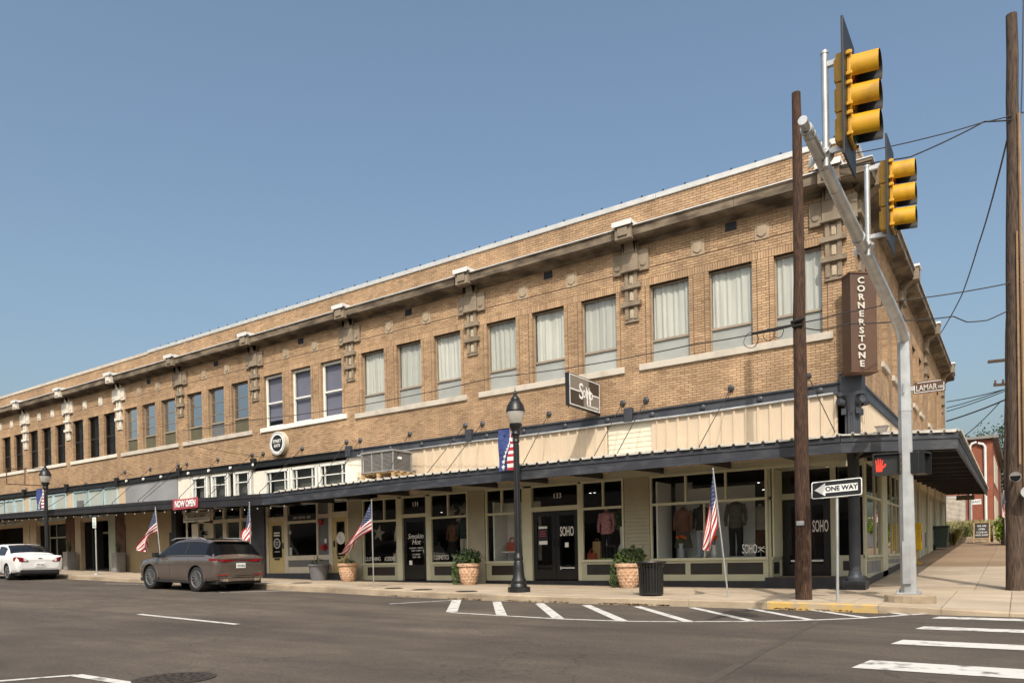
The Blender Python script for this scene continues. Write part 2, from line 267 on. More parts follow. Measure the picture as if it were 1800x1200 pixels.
# ---------------------------------------------------------------- mesh helpers
class MB:
    def __init__(s): s.v = []; s.f = []; s.m = []
    def add(s, vs, fs, mi=0):
        o = len(s.v); s.v += [tuple(p) for p in vs]; s.f += [tuple(i+o for i in f) for f in fs]; s.m += [mi]*len(fs)
    def box(s, x0, x1, y0, y1, z0, z1, mi=0):
        s.add([(x0, y0, z0), (x1, y0, z0), (x1, y1, z0), (x0, y1, z0), (x0, y0, z1), (x1, y0, z1), (x1, y1, z1), (x0, y1, z1)],
              [(0, 3, 2, 1), (4, 5, 6, 7), (0, 1, 5, 4), (1, 2, 6, 5), (2, 3, 7, 6), (3, 0, 4, 7)], mi)
    def obox(s, c, ax, ay, az, mi=0):   # centre + three half-axis vectors
        c, ax, ay, az = Vector(c), Vector(ax), Vector(ay), Vector(az)
        P = [c+sx*ax+sy*ay+sz*az for sz in (-1, 1) for sx, sy in ((-1, -1), (1, -1), (1, 1), (-1, 1))]
        s.add(P, [(0, 3, 2, 1), (4, 5, 6, 7), (0, 1, 5, 4), (1, 2, 6, 5), (2, 3, 7, 6), (3, 0, 4, 7)], mi)
    def bar(s, a, b, w, h, mi=0, up=(0, 0, 1)):
        a, b = Vector(a), Vector(b); d = b-a; u = Vector(up)
        sd = d.cross(u)
        if sd.length < 1e-6: sd = d.cross(Vector((0, 1, 0)))
        sd.normalize(); u = sd.cross(d).normalized()
        s.obox((a+b)/2, d/2, sd*w/2, u*h/2, mi)
    def tube(s, pts, r, n=8, mi=0, caps=True):
        pts = [Vector(p) for p in pts]; rs = r if isinstance(r, (list, tuple)) else [r]*len(pts)
        o = len(s.v); prev = None
        for i, p in enumerate(pts):
            d = (pts[min(i+1, len(pts)-1)]-pts[max(i-1, 0)]).normalized()
            if prev is None:
                a = d.cross(Vector((0, 0, 1)))
                if a.length < 1e-3: a = Vector((1, 0, 0))
            else: a = prev-d*prev.dot(d)
            a.normalize(); prev = a; b = d.cross(a)
            s.v += [tuple(p+(a*math.cos(2*math.pi*k/n)+b*math.sin(2*math.pi*k/n))*rs[i]) for k in range(n)]
        for i in range(len(pts)-1):
            for k in range(n):
                s.f.append((o+i*n+k, o+i*n+(k+1) % n, o+(i+1)*n+(k+1) % n, o+(i+1)*n+k)); s.m.append(mi)
        if caps:
            s.f.append(tuple(o+k for k in reversed(range(n)))); s.f.append(tuple(o+(len(pts)-1)*n+k for k in range(n))); s.m += [mi, mi]
    def lathe(s, prof, n=16, c=(0, 0, 0), mi=0, caps=True):
        s.tube_z([(c[0], c[1], c[2]+z) for r, z in prof], [r for r, z in prof], n, mi, caps)
    def tube_z(s, pts, rs, n, mi, caps, ph=0.0):
        o = len(s.v)
        for p, r in zip(pts, rs):
            s.v += [(p[0]+r*math.cos(2*math.pi*k/n+ph), p[1]+r*math.sin(2*math.pi*k/n+ph), p[2]) for k in range(n)]
        for i in range(len(pts)-1):
            for k in range(n):
                s.f.append((o+i*n+k, o+i*n+(k+1) % n, o+(i+1)*n+(k+1) % n, o+(i+1)*n+k)); s.m.append(mi)
        if caps:
            s.f.append(tuple(o+k for k in reversed(range(n)))); s.f.append(tuple(o+(len(pts)-1)*n+k for k in range(n))); s.m += [mi, mi]
    def prism(s, poly, fn, a, b, mi=0):    # poly of (p,q), fn(p,q,t)->xyz, extruded from a to b
        n = len(poly)
        s.add([fn(p, q, a) for p, q in poly]+[fn(p, q, b) for p, q in poly],
              [tuple(range(n-1, -1, -1)), tuple(range(n, 2*n))]+[(i, (i+1) % n, n+(i+1) % n, n+i) for i in range(n)], mi)
    def grid(s, fn, nu, nv, mi=0, mf=None):
        o = len(s.v)
        s.v += [tuple(fn(i/nu, j/nv)) for i in range(nu+1) for j in range(nv+1)]
        for i in range(nu):
            for j in range(nv):
                a = o+i*(nv+1)+j
                s.f.append((a, a+nv+1, a+nv+2, a+1)); s.m.append(mf(i, j) if mf else mi)
    def build(s, name, mats, parent=None, smooth=False, bevel=0.0, loc=None, angle=35, prep=True):
        me = bpy.data.meshes.new(name); org = loc
        if parent is not None and loc is None: org = parent.get('_org', None) if prep else None
        vs = s.v
        if org is not None: vs = [(x-org[0], y-org[1], z-org[2]) for x, y, z in vs]
        me.from_pydata(vs, [], s.f)
        if not isinstance(mats, (list, tuple)): mats = [mats]
        for m in mats: me.materials.append(m)
        if len(mats) > 1: me.polygons.foreach_set('material_index', s.m)
        if smooth:
            me.polygons.foreach_set('use_smooth', [True]*len(me.polygons))
            me.set_sharp_from_angle(angle=math.radians(angle))
        me.update()
        o = bpy.data.objects.new(name, me); COL.objects.link(o)
        if parent is not None: o.parent = parent
        elif loc is not None: o.location = loc
        o['_org'] = tuple(org) if org is not None else (0.0, 0.0, 0.0)
        if bevel:
            b = o.modifiers.new('bevel', 'BEVEL'); b.width = bevel; b.segments = 2; b.limit_method = 'ANGLE'
        return o
def tag(o, label=None, cat=None, group=None, kind=None):
    if label: o['label'] = label
    if cat: o['category'] = cat
    if group: o['group'] = group
    if kind: o['kind'] = kind
    return o
def thing(name, label, cat, loc=(0, 0, 0), group=None, rz=0.0):
    """An Empty at the base of a thing. Its parts are given in world coordinates and stored relative to loc (rz only for local builds)."""
    o = bpy.data.objects.new(name, None); COL.objects.link(o); o.location = loc; o.rotation_euler = (0, 0, rz)
    o.empty_display_size = .2
    o['_org'] = tuple(loc)
    return tag(o, label, cat, group)
def local(o):
    o['_org'] = (0, 0, 0); return o
def copy_tree(o, parent=None):
    c = o.copy(); COL.objects.link(c); c.parent = parent
    for ch in list(o.children): copy_tree(ch, c)
    return c
def text(name, body, size, m, parent=None, mw=None, sx=1.0, ext=.002, align='CENTER', shear=0.0, off=0.0):
    cu = bpy.data.curves.new(name, 'FONT'); cu.body = body; cu.size = size; cu.extrude = ext; cu.align_x = align; cu.align_y = 'CENTER'
    cu.shear = shear; cu.offset = off; cu.resolution_u = 3
    cu.materials.append(m)
    o = bpy.data.objects.new(name, cu); COL.objects.link(o)
    mm = mw @ Matrix.Diagonal((sx, 1, 1, 1))
    if parent is not None:
        o.parent = parent; org = parent.get('_org', (0, 0, 0))
        mm = Matrix.Translation(Vector((-org[0], -org[1], -org[2]))) @ mm
    o.matrix_local = mm
    return o
def face_mw(c, right, up):
    r = Vector(right).normalized(); u = Vector(up); u = (u-r*u.dot(r)).normalized(); n = r.cross(u)
    return Matrix(((r.x, u.x, n.x, c[0]), (r.y, u.y, n.y, c[1]), (r.z, u.z, n.z, c[2]), (0, 0, 0, 1)))
def southward(x, y, z): return face_mw((x, y, z), (1, 0, 0), (0, 0, 1))   # readable from -Y
def disc(mb, c, r, n, right, up, mi=0, thick=.004, sq=1.0):
    r_ = Vector(right); u_ = Vector(up); nn = r_.cross(u_)
    c = Vector(c)
    mb.prism([(r*math.cos(2*math.pi*k/n), r*sq*math.sin(2*math.pi*k/n)) for k in range(n)], lambda p, q, t: tuple(c+r_*p+u_*q+nn*t), -thick/2, thick/2, mi)
# ================================================================ GROUND
def struct(o, **k): return tag(o, kind='structure', **k)
XS = sorted(set([-90, -80, -70, -60, -52] + list(range(-50, 13)) + [20, 40, 90]))
mb = MB()
ysR = [0, -1, -2, -4, -6, -8, -11, -14, -17]
def roadpt(X, j):
    Y = KY(X)-.15+ysR[j]; return (X, Y, GR(X, Y))
o_ = len(mb.v)
for X in XS:
    for j in range(len(ysR)): mb.v.append(roadpt(X, j))
    mb.v.append((X, -24.0, GR(X, -24)))
nY = len(ysR)+1
for i in range(len(XS)-1):
    for j in range(nY-1):
        a = i*nY+j; mb.f.append((a, a+1, a+nY+1, a+nY)); mb.m.append(0)
struct(mb.build('road', M['asphalt']), label='grey asphalt main street running along the brick shops')
mb = MB()
def terr(u, v):
    X = -700+1400*u; Y = -700+1400*v
    return (X, Y, -1.75+.047*max(0, min(Y, 60))+max(0, min(3, -X*.015)))
mb.grid(terr, 56, 56)
struct(mb.build('terrain', M['dirt']))
# far pavement across the street
mb = MB()
for i in range(len(XS)-1):
    a, b = XS[i], XS[i+1]
    za, zb = GR(a, -24)+.14, GR(b, -24)+.14
    mb.add([(a, -24, za-.3), (b, -24, zb-.3), (b, -24, zb), (a, -24, za), (a, -28.5, za), (b, -28.5, zb)], [(0, 3, 2, 1), (3, 4, 5, 2)])
struct(mb.build('far_pavement', M['concrete']))
# pavement: bed plus separately cast slabs, joints between them
bed = MB()
for i in range(len(XS)-1):
    a, b = XS[i], min(XS[i+1], 12)
    if a >= 12: break
    rows = [6.0, 0, None]
    P = []
    for X in (a, b):
        P.append([(X, 4.0 if X > -1 else 1.2, GS(X, 4.0 if X > -1 else 1.2)-.03), (X, 0, GS(X, 0)-.03), (X, KY(X)+.1, GS(X, KY(X)+.1)-.03)])
    for k in range(2):
        bed.add([P[0][k], P[0][k+1], P[1][k+1], P[1][k]], [(0, 1, 2, 3)])
side_walk = struct(bed.build('sidewalk', M['concrete']), label='pale concrete sidewalk below the shop fronts')
def slab(x0, x1, y0, y1, fn=GS, g=.006, th=.05):
    m = MB(); pts = [(x0+g, y0+g), (x1-g, y0+g), (x1-g, y1-g), (x0+g, y1-g)]
    top = [(x, y, fn(x, y)) for x, y in pts]
    m.add(top+[(x, y, z-th) for x, y, z in top], [(0, 1, 2, 3), (0, 4, 5, 1), (1, 5, 6, 2), (2, 6, 7, 3), (3, 7, 4, 0)])
    return m
X = -52.0
while X < 11:
    x1 = X+1.5 if X+1.5 <= 12 else 12
    for nd in BX:                       # keep slab edges on the breaks in grade
        if X < nd < x1 and nd-X > .4: x1 = nd; break
    k0, k1 = KY(X)+.15, KY(x1)+.15
    for lo, hi in ((1.0, .5), (.5, 0.0)):
        m = MB(); g = .006
        q = [(X+g, k0*lo+g), (x1-g, k1*lo+g), (x1-g, k1*hi-g), (X+g, k0*hi-g)]
        top = [(x, y, GS(x, y)) for x, y in q]
        m.add(top+[(x, y, z-.05) for x, y, z in top], [(0, 1, 2, 3), (0, 4, 5, 1), (1, 5, 6, 2), (2, 6, 7, 3), (3, 7, 4, 0)])
        m.build('paving_slab', M['concrete'], side_walk)
    X = x1
# side street pavement climbing along the end wall
bed = MB()
for a, b in ((0, 6), (6, 12), (12, 18), (18, 26.5)):
    bed.add([(-.05, a, GS(0, a)-.03), (9, a, GS(9, a)-.03), (9, b, GS(9, b)-.03), (-.05, b, GS(0, b)-.03)], [(0, 1, 2, 3)])
lamar_walk = struct(bed.build('sidewalk', M['concrete2']), label='brown stained concrete sidewalk climbing beside the end wall')
yy = 0.0
while yy < 26.2:
    y1 = yy+(1.75 if yy < 5 else 2.62)
    for a, b in ((0.0, 2.3), (2.3, 4.6), (4.6, 9)):
        slab(a, b, yy, y1).build('paving_slab', M['concrete'] if yy < 6.5 else M['concrete2'], lamar_walk)
    yy = y1
# kerbs: lengths of cast kerb
X = -52.0
while X < 11.9:
    x1 = min(X+2.0, 12)
    for nd in BX+[-14, -8, -2.6, 1.35]:
        if X < nd < x1 and nd-X > .3: x1 = nd; break
    m = MB(); g = .004
    A = []
    for x in (X+g, x1-g):
        k = KY(x); zt = GS(x, k+.15); zb = GR(x, k)
        A.append([(x, k+.15, zb-.1), (x, k+.15, zt), (x, k+.03, zt+.002), (x, k, zt-.025), (x, k-.012, zb-.1)])
    m.add(A[0]+A[1], [(0, 1, 2, 3, 4), (9, 8, 7, 6, 5)]+[(i, i+5, i+6, i+1) for i in range(4)])
    struct(m.build('kerb', M['kerbyellow'] if -.85 < (X+x1)/2 < 1.3 else M['kerb']))
    X = x1
# ---- road paint
def painted(name, poly4, n=10, h=.006, label=None, m='paint', fn=GR):
    mb = MB(); a, b, c, d = [Vector((p[0], p[1])) for p in poly4]
    def f(u, v):
        p = a.lerp(b, u).lerp(d.lerp(c, u), v); return (p.x, p.y, fn(p.x, p.y)+h)
    mb.grid(f, n, 2); return struct(mb.build(name, M[m]), label=label)
def line(name, p, q, w, **k):
    p, q = Vector((p[0], p[1])), Vector((q[0], q[1])); d = (q-p).normalized(); s = Vector((-d.y, d.x))*w/2
    return painted(name, [p-s, q-s, q+s, p+s], **k)
for y0, w, xl in ((-4.95, .38, 1.93), (-6.72, .42, 1.87), (-8.62, .5, 1.8), (-10.72, .62, 1.72)):
    painted('crosswalk_stripe', [(xl, y0-w/2), (6.5, y0-w/2), (6.5, y0+w/2), (xl+.08, y0+w/2)])
hz = [onG(x, y, GR) for x, y in ((790, 1076), (880, 1081.5), (985, 1087.5), (1100, 1091.5), (1200, 1092.5), (1300, 1092), (1400, 1090.5), (1520, 1086), (1650, 1077))]
for p, q in zip(hz[:-1], hz[1:]): line('zone_edge_line', p, q, .11, n=4)
for a, b, w in (((803, 1054), (794, 1075), .30), ((873, 1057), (882, 1082), .26), ((948, 1060), (982, 1087), .26), ((1030, 1063), (1094, 1091), .24), ((1120, 1065.5), (1210, 1092), .22), ((1216, 1067.5), (1325, 1092), .2), ((1318, 1069.5), (1430, 1090), .2), ((1426, 1071.5), (1525, 1086), .2), ((1541, 1073), (1600, 1081), .18)):
    line('hatch_stripe', onG(*a, GR), onG(*b, GR), w*.78, n=5)
line('parking_line', onG(684, 1061, GR), onG(803, 1054, GR), .1)
line('parking_line', onG(385, 1040.5, GR), onG(525, 1038, GR), .1)
line('parking_line', onG(186, 1025.5, GR), onG(262, 1026.5, GR), .1)
line('lane_dash', onG(245, 1079, GR), onG(417, 1097, GR), .13, n=14)
line('stall_line', onG(-40, 1200, GR), onG(133, 1186.5, GR), .1); line('stall_line', onG(133, 1186.5, GR), onG(240, 1203, GR), .13)
M['darkline'] = mat('dark_asphalt', (.070, .056, .045), .85, var=.2, scale=4)
# uneven diagonal line, slightly darker than the asphalt around it
for k, (a, b, w) in enumerate((((1240, 1200), (1440, 1092), .12),)):
    p, q = onG(*a, GR), onG(*b, GR); prev = p
    for j in range(1, 9):
        t = j/8; c = p.lerp(q, t); c = Vector((c.x+(R()-.5)*.1, c.y+(R()-.5)*.1, 0)); line('asphalt_line', prev, c, w*(.6+.5*R()), n=2, h=.004, m='darkline'); prev = c
# manhole and small covers
def cover(c, r, fn, label, group=None):
    t = thing('manhole_cover' if r > .3 else 'utility_cover', label, 'cover', (c.x, c.y, fn(c.x, c.y)), group)
    sl_x = (fn(c.x+.3, c.y)-fn(c.x-.3, c.y))/.6
    m = MB(); m.lathe([(r*1.12, -.02), (r*1.12, .007), (r*1.0, .007), (r*1.0, .004)], 28, (c.x, c.y, fn(c.x, c.y)+.002))
    m.build('ring', M['cover'], t)
    m = MB(); m.lathe([(r*.97, -.02), (r*.97, .009)], 28, (c.x, c.y, fn(c.x, c.y)+.002))
    for rr in (.25, .5, .75):
        for k in range(int(20*rr)+4):
            a = 2*math.pi*k/(int(20*rr)+4); m.box(c.x+r*rr*math.cos(a)-.03*r*2, c.x+r*rr*math.cos(a)+.03*r*2, c.y+r*rr*math.sin(a)-.02*r*2, c.y+r*rr*math.sin(a)+.02*r*2, t.location.z+.010, t.location.z+.018)
    m.build('lid', M['cover'], t)
def kc(x, y):
    p = onG(x, y); Y = KY(p.x)+.55; q = aY(x, y, Y); return Vector((q.x, Y, 0))
cover(onG(307, 1192, GR), .36, GR, 'round cast iron manhole cover with raised studs in the asphalt')
cover(kc(692, 1036.5), .24, GS, 'small rusty round cover in sidewalk nearest the terracotta pot of dry plants')
cover(kc(742, 1041), .26, GS, 'middle one of three small rusty round covers in the sidewalk')
cover(kc(820, 1041.5), .26, GS, 'small rusty round cover in sidewalk nearest the black street lamp')
cover(onG(530, 1024), .3, GS, 'rusty round cover in sidewalk in front of the yellow doors')
# ================================================================ THE BRICK BUILDING
bld = thing('commercial_building', 'long two storey buff brick commercial building with shop fronts and canopy', 'building', (0, 0, 0))
XL = -54.0; YE = 25.4; ZT = 9.76; ZB = 3.35
RE = [-.73, -2.40, -4.07, -6.21, -7.91, -9.62, -11.79, -13.48, -15.18, -17.3, -18.98, -20.62, -22.73, -24.34, -25.9, -27.89, -29.47, -31.0, -32.94, -34.46, -36.0, -37.86, -39.37, -40.85, -42.66, -44.13, -45.6, -47.4, -48.9, -50.4]
def wscale(x): return interp(x, [-46, -20, 0], [.9, .99, 1.0])
WIN = [(x-1.13*wscale(x), x) for x in RE]
ZW0, ZW1 = 5.25, 7.385
PIL = [XF(1466, 430), XF(1111, 500), XF(830.7, 550), XF(617, 630), XF(449.7, 670), XF(318.5, 690), XF(211, 715), XF(121, 740), XF(46, 755), -47.1, -51.6]
SWIN = [(1.35, 2.4), (3.95, 5.0), (6.05, 7.1), (9.2, 10.2), (11.3, 12.3), (13.4, 14.4), (16.6, 17.6), (18.7, 19.7), (20.8, 21.8)]
BXB = [-54, -45.5, -38.8, -32.4, -27, -22, -16, -5, 0]; BZB = [4.19, 4.17, 4.10, 4.05, 4.10, 4.03, 4.0, 3.96, 4.02]
def beamtop(x): return interp(x, BXB, BZB)
SIDE_BEAM = lambda y: 4.02+.008*y
# ---- mortar backing
mb = MB()
xs = sorted([XL, 0]+[e for w in WIN for e in w])
for a, b, zz in ((-22.4, -.012, 3.85), (XL, -22.4, 3.82)): mb.box(a, b, .0, .26, zz, ZW0)
mb.box(XL, -.012, .0, .26, ZW1, ZT)
for i in range(0, len(xs)-1, 2): mb.box(xs[i]+(.012 if i else 0), xs[i+1]-.012, .0, .26, ZW0, ZW1)
ys = sorted([.26, YE]+[e for w in SWIN for e in w])
mb.box(-.26, -.012, .26, YE, 3.85, ZW0); mb.box(-.26, -.012, .26, YE, ZW1, ZT)
for i in range(0, len(ys)-1, 2): mb.box(-.26, -.012, ys[i]+(.012 if i else 0), ys[i+1]-.012, ZW0, ZW1)
wall = mb.build('wall', M['mortar'], bld)
# ---- brick by brick
CO = .0677; BL = .203; J = .012
bricks = []     # (x0,x1,z0,z1,depth) on the street front
def courses(z0, z1): return [z0+k*CO for k in range(int((z1-z0+.001)/CO))]
def fill(a, b, z, k, out, h=CO-J, stack=False, depth=.06):
    L = b-a
    if L < .03: return
    x = a-(BL+J)*((k % 2)*.5)-((a*7.3) % 1)*0.0
    while x < b-.005:
        p, q = max(a, x), min(b, x+BL)
        if q-p > .028: out.append((p, q, z, z+h, depth))
        x += BL+J
def rows(z0, z1, ivs, out, k0=0):
    n = max(1, round((z1-z0)/CO)); st = (z1-z0)/n
    for k in range(n):
        for a, b in ivs: fill(a, b, z0+k*st, k+k0, out, st-J)
ZG = 7.875                                                   # shadow groove level with the feet of the shields
rows(ZB, ZW0-.17, [(XL, -.0)], bricks)
rows(ZW0-.17, ZW0, [(XL, -.0)], bricks, 1)
nW = round((ZW1-ZW0)/CO); st = (ZW1-ZW0)/nW
for k in range(nW):
    z = ZW0+k*st; e = XL
    for a, b in sorted(WIN):
        piers = (a-e) > 1.0
        fill(e+(.13 if e > XL else 0), a-.13, z, k, bricks, st-J)
        if e > XL: bricks.append((e, e+.108, z, z+st-J, .19))
        bricks.append((a-.108, a, z, z+st-J, .19)); e = b
    fill(e+.13, 0, z, k, bricks, st-J); bricks.append((e, e+.108, z, z+st-J, .19))
sold = []                                                    # soldier course over each group of three windows
SOLZ = ZW1+.205
groups = [(WIN[i+2][0]-.34, WIN[i][1]+.34) for i in range(0, len(WIN), 3)]
gl = []
e = XL
for a, b in sorted(groups):
    gl.append((e, a-.01)); e = b+.01
gl.append((e, 0))
rows(ZW1, SOLZ, gl, bricks)
for a, b in groups:
    n = round((b-a)/(CO+.001)); w = (b-a)/n
    for k in range(n): bricks.append((a+k*w, a+(k+1)*w-J, ZW1, SOLZ-J, .19))
rows(SOLZ, ZG-.012, [(XL, 0)], bricks)
rows(ZG+.012, 8.92, [(XL, 0)], bricks)
rows(8.92, ZT-.01, [(XL, 0)], bricks)
sbr = []
rows(ZB, ZW0, [(0.0, YE)], sbr)
for k in range(nW):
    z = ZW0+k*st; e = 0.0
    for a, b in SWIN:
        fill(e+(.13 if e > 0 else 0), a-.13, z, k, sbr, st-J)
        if e > 0: sbr.append((e, e+.108, z, z+st-J, .19))
        sbr.append((a-.108, a, z, z+st-J, .19)); e = b
    sbr.append((e, e+.108, z, z+st-J, .19)); fill(e+.13, YE, z, k, sbr, st-J)
rows(ZW1, ZT-.01, [(0.0, YE)], sbr)
bricks = [q for q in bricks if q[0] > -52.5 and q[3] > beamtop(q[0])-.14]
sbr = [q for q in sbr if q[3] > SIDE_BEAM(q[0])-.14]
PR = .012
def dist2(q): return ((q[0]+q[1])/2-CAMP.x)**2+((q[2]+q[3])/2)**2
full = sorted([i for i, q in enumerate(bricks) if abs((q[1]-q[0])-BL) < .001 and q[0] < -.05 and q[2] > 4.1 and q[3]-q[2] > .05 and q[4] < .1], key=lambda i: dist2(bricks[i]))[:300]
single = set(full)
brand = random.Random(3)
def brick_mesh(lst, side):
    v = []; f = []; tint = []
    for (a, b, z0, z1, d) in lst:
        o = len(v); p = PR+(brand.random()-.5)*.005; t = brand.random()
        if brand.random() < .04: t = .02
        if side:
            v += [(p, a, z0), (p, b, z0), (p, b, z1), (p, a, z1), (-d, a, z0), (-d, b, z0), (-d, b, z1), (-d, a, z1)]
        else:
            v += [(a, -p, z0), (b, -p, z0), (b, -p, z1), (a, -p, z1), (a, d, z0), (b, d, z0), (b, d, z1), (a, d, z1)]
        f += [(o, o+1, o+2, o+3), (o, o+4, o+5, o+1), (o+1, o+5, o+6, o+2), (o+2, o+6, o+7, o+3), (o+3, o+7, o+4, o)]
        tint += [t]*5
    me = bpy.data.meshes.new('brickwork'); me.from_pydata(v, [], f); me.materials.append(M['brick'])
    at = me.attributes.new('tint', 'FLOAT', 'FACE'); at.data.foreach_set('value', tint)
    o = bpy.data.objects.new('brickwork', me); COL.objects.link(o); o.parent = bld; o['kind'] = 'stuff'
    return o
brick_mesh([q for i, q in enumerate(bricks) if i not in single], False)
brick_mesh(sbr, True)
m = MB(); m.box(-BL/2, BL/2, -PR, .06, 0, .0557)
m.f = m.f[:6]
proto = m.build('brick', M['brick1'], bld)
for j, i in enumerate(full):
    q = bricks[i]; o = proto if j == 0 else proto.copy()
    if j: COL.objects.link(o)
    o.location = ((q[0]+q[1])/2, (brand.random()-.5)*.005, q[2])
# ---- sills
def stonebox(name, m, x0, x1, y0, y1, z0, z1, bevel=.012, label=None):
    b = MB(); b.box(x0, x1, y0, y1, z0, z1); o = b.build(name, M[m], bld, bevel=bevel)
    if label: o['label'] = label
    return o
for i in range(0, len(WIN), 3):
    zz = .06 if 9 <= i < 12 else 0.0
    dz = interp(WIN[i][1], [-45, -17, -15], [.1, .06, 0])
    a, b = WIN[i+2][0]-.32, WIN[i][1]+.24
    if i == 9: stonebox('window_sill', 'whitepaint', a+.1, b, -.07, .2, ZW0-.16+dz, ZW0+.01+dz, label='white painted sill')
    elif i >= 18: stonebox('window_sill', 'whitestone', a+.1, b-.1, -.07, .2, ZW0-.16+dz, ZW0+.01+dz)
    else: stonebox('window_sill', 'sill', a, b, -.07, .2, ZW0-.17+dz, ZW0+.005+dz)
for a, b in SWIN:
    bb = MB(); bb.box(-.2, .08, a-.1, b+.1, ZW0-.16, ZW0); bb.build('window_sill', M['sill'], bld, bevel=.01)
# ---- windows
def window(i, a, b):
    g = i//3; r = random.Random(i)
    z0, z1 = ZW0+.0+interp(b, [-45, -17, -15], [.1, .06, 0]), ZW1; y = .11
    fm = {0: 'frame', 1: 'frame', 2: 'frame', 3: 'whitepaint', 4: 'frame', 5: 'frame'}.get(g, 'darkframe')
    w = .035 if g != 3 else .085
    f = MB()
    f.box(a-.01, a+w, y, y+.07, z0, z1); f.box(b-w, b+.01, y, y+.07, z0, z1)
    f.box(a+w, b-w, y, y+.07, z1-w-.02, z1+.01); f.box(a+w, b-w, y, y+.07, z0, z0+w)
    zm = z0+.29*(z1-z0) if g in (0, 1, 2, 4, 5) else z0+.47*(z1-z0)
    f.box(a+w, b-w, y-.01, y+.06, zm-.028, zm+.028)
    if g in (4, 5):
        for t in (.48, .72): f.box(a+w, b-w, y+.02, y+.04, z0+t*(z1-z0)-.008, z0+t*(z1-z0)+.008)
    win = f.build('window', M[fm], bld)
    for zz0, zz1, up in ((z0+w, zm-.028, 0), (zm+.028, z1-w-.02, 1)):
        p = MB(); yy = y+(.045 if up else .03); p.add([(a+w, yy, zz0), (b-w, yy, zz0), (b-w, yy+.004, zz1), (a+w, yy+.004, zz1)], [(0, 1, 2, 3)])
        if g in (4, 5) and not up: p.build('pane_board', M['olive' if (i != 13) else 'grey'], win)
        elif g < 3 and not up: p.build('pane', M['frostlow'], win)
        else: p.build('pane', M['mirror' if g in (4, 5) else 'pane' if g < 3 else 'paneplain' if g == 3 else 'darkpane'], win)
    if g < 3:      # gathered curtain
        c = MB(); n = 44; ph = [r.random()*6.28 for _ in range(4)]
        split = r.random() < .5; kx = r.uniform(.7, 1.5)
        def cf(u, v):
            x = lerp(a+.04, b-.04, u)
            d = .013*kx*math.sin(u*(22+ph[1]*3)+ph[0]+.8*math.sin(v*2.2+ph[1]))+.008*math.sin(u*61+ph[2])+.013*math.sin(u*9+v*2+ph[3])
            if split: x += .03*math.sin(v*2.5)*(1 if u > .5 else -1)*(1-abs(2*u-1))
            return (x, y+.085+d, lerp(z0+.04, z1-.05, v))
        c.grid(cf, n, 6); c.build('curtain', M['curtain'], win, smooth=True, angle=180)
    elif g == 3:
        c = MB(); lo = .3 if i == 11 else .06
        c.box(a+.05, b-.05, y+.13, y+.14, z0+lo, z1-.05); c.build('blind', M['blind'], win)
    elif g >= 6:
        c = MB(); n = 20
        def cf2(u, v): return (lerp(a+.05, a+.36, u), y+.2+.03*math.sin(u*16+i), lerp(z0+.04, z1-.05, v))
        c.grid(cf2, n, 2); c.build('curtain', M['dim'], win)
for i, (a, b) in enumerate(WIN): window(i, a, b)
for k, (a, b) in enumerate(SWIN):
    f = MB(); x = -.13; w = .05
    f.box(x-.07, x, a, a+w, ZW0, ZW1); f.box(x-.07, x, b-w, b, ZW0, ZW1); f.box(x-.07, x, a+w, b-w, ZW1-w, ZW1); f.box(x-.07, x, a+w, b-w, ZW0, ZW0+w); f.box(x-.06, x+.01, a+w, b-w, 6.2, 6.26)
    win = f.build('window', M['frame'], bld)
    p = MB(); p.add([(x-.04, a+w, ZW0+w), (x-.04, b-w, ZW0+w), (x-.04, b-w, ZW1-w), (x-.04, a+w, ZW1-w)], [(0, 1, 2, 3)]); p.build('pane', M['pane'], win)
    c = MB(); c.grid(lambda u, v: (x-.2+.02*math.sin(u*40+k), lerp(a+.03, b-.03, u), lerp(ZW0+.03, ZW1-.03, v)), 24, 2); c.build('curtain', M['curtain'], win, smooth=True, angle=180)
# ---- cornice, coping, roof
cor = [(0, 8.52), (-.06, 8.55), (-.12, 8.62), (-.40, 8.64), (-.40, 8.66), (-.44, 8.68), (-.44, 8.86), (-.47, 8.90), (-.47, 8.93), (0, 8.93)]
edges = [0.44]+[ -5.2-i*2.75 for i in range(18)]
edges = [.44, -2.7, -5.45, -8.2, -11.0, -13.8, -16.6, -19.4, -22.2, -25, -27.8, -30.4, -33, -35.6, -38.2, -40.8, -43.4, -46, -49, -52.5]
for a, b in zip(edges[:-1], edges[1:]):
    m = MB(); m.prism(cor, lambda p, q, t: (t, p, q), b+.005, (a-.005) if a < .4 else 0.0); o = m.build('cornice', M['cornice'], bld)
m = MB()
m.prism(cor, lambda p, q, t: (-p, t, q), -.0, YE+.3); m.box(0, .44, -.44, 0, 8.66, 8.86); m.box(0, .40, -.4, 0, 8.62, 8.66); m.box(0, .47, -.47, 0, 8.86, 8.93); m.build('cornice', M['cornice'], bld)
m = MB(); m.box(-52.5, .48, -.48, .0, 8.932, 8.95); m.box(.002, .48, .0, YE+.3, 8.932, 8.95); m.box(-52.5, .49, -.488, -.478, 8.925, 8.95); m.box(.478, .488, -.478, YE+.3, 8.925, 8.95)
m.build('cornice_flashing', M['flash'], bld)
cpx = [.05, -9.4, -18.8, -28.2]
def coping(x0, x1, z, mm, lab=None):
    m = MB(); m.box(x1, x0, -.05, .32, z-.10, z+.04); o = m.build('coping', M[mm], bld, bevel=.01)
    if lab: o['label'] = lab
for k in range(6): coping(.05-k*5.0-(.004 if k else 0), .05-(k+1)*5.0+.004, ZT+.02, 'coping')
coping(-29.96, -52.5, ZT-.03, 'sill', 'plain stone coping')
m = MB(); m.box(-.32, .05, .33, YE, ZT-.08, ZT+.06); m.build('coping', M['coping'], bld)
m = MB()
x = -.4
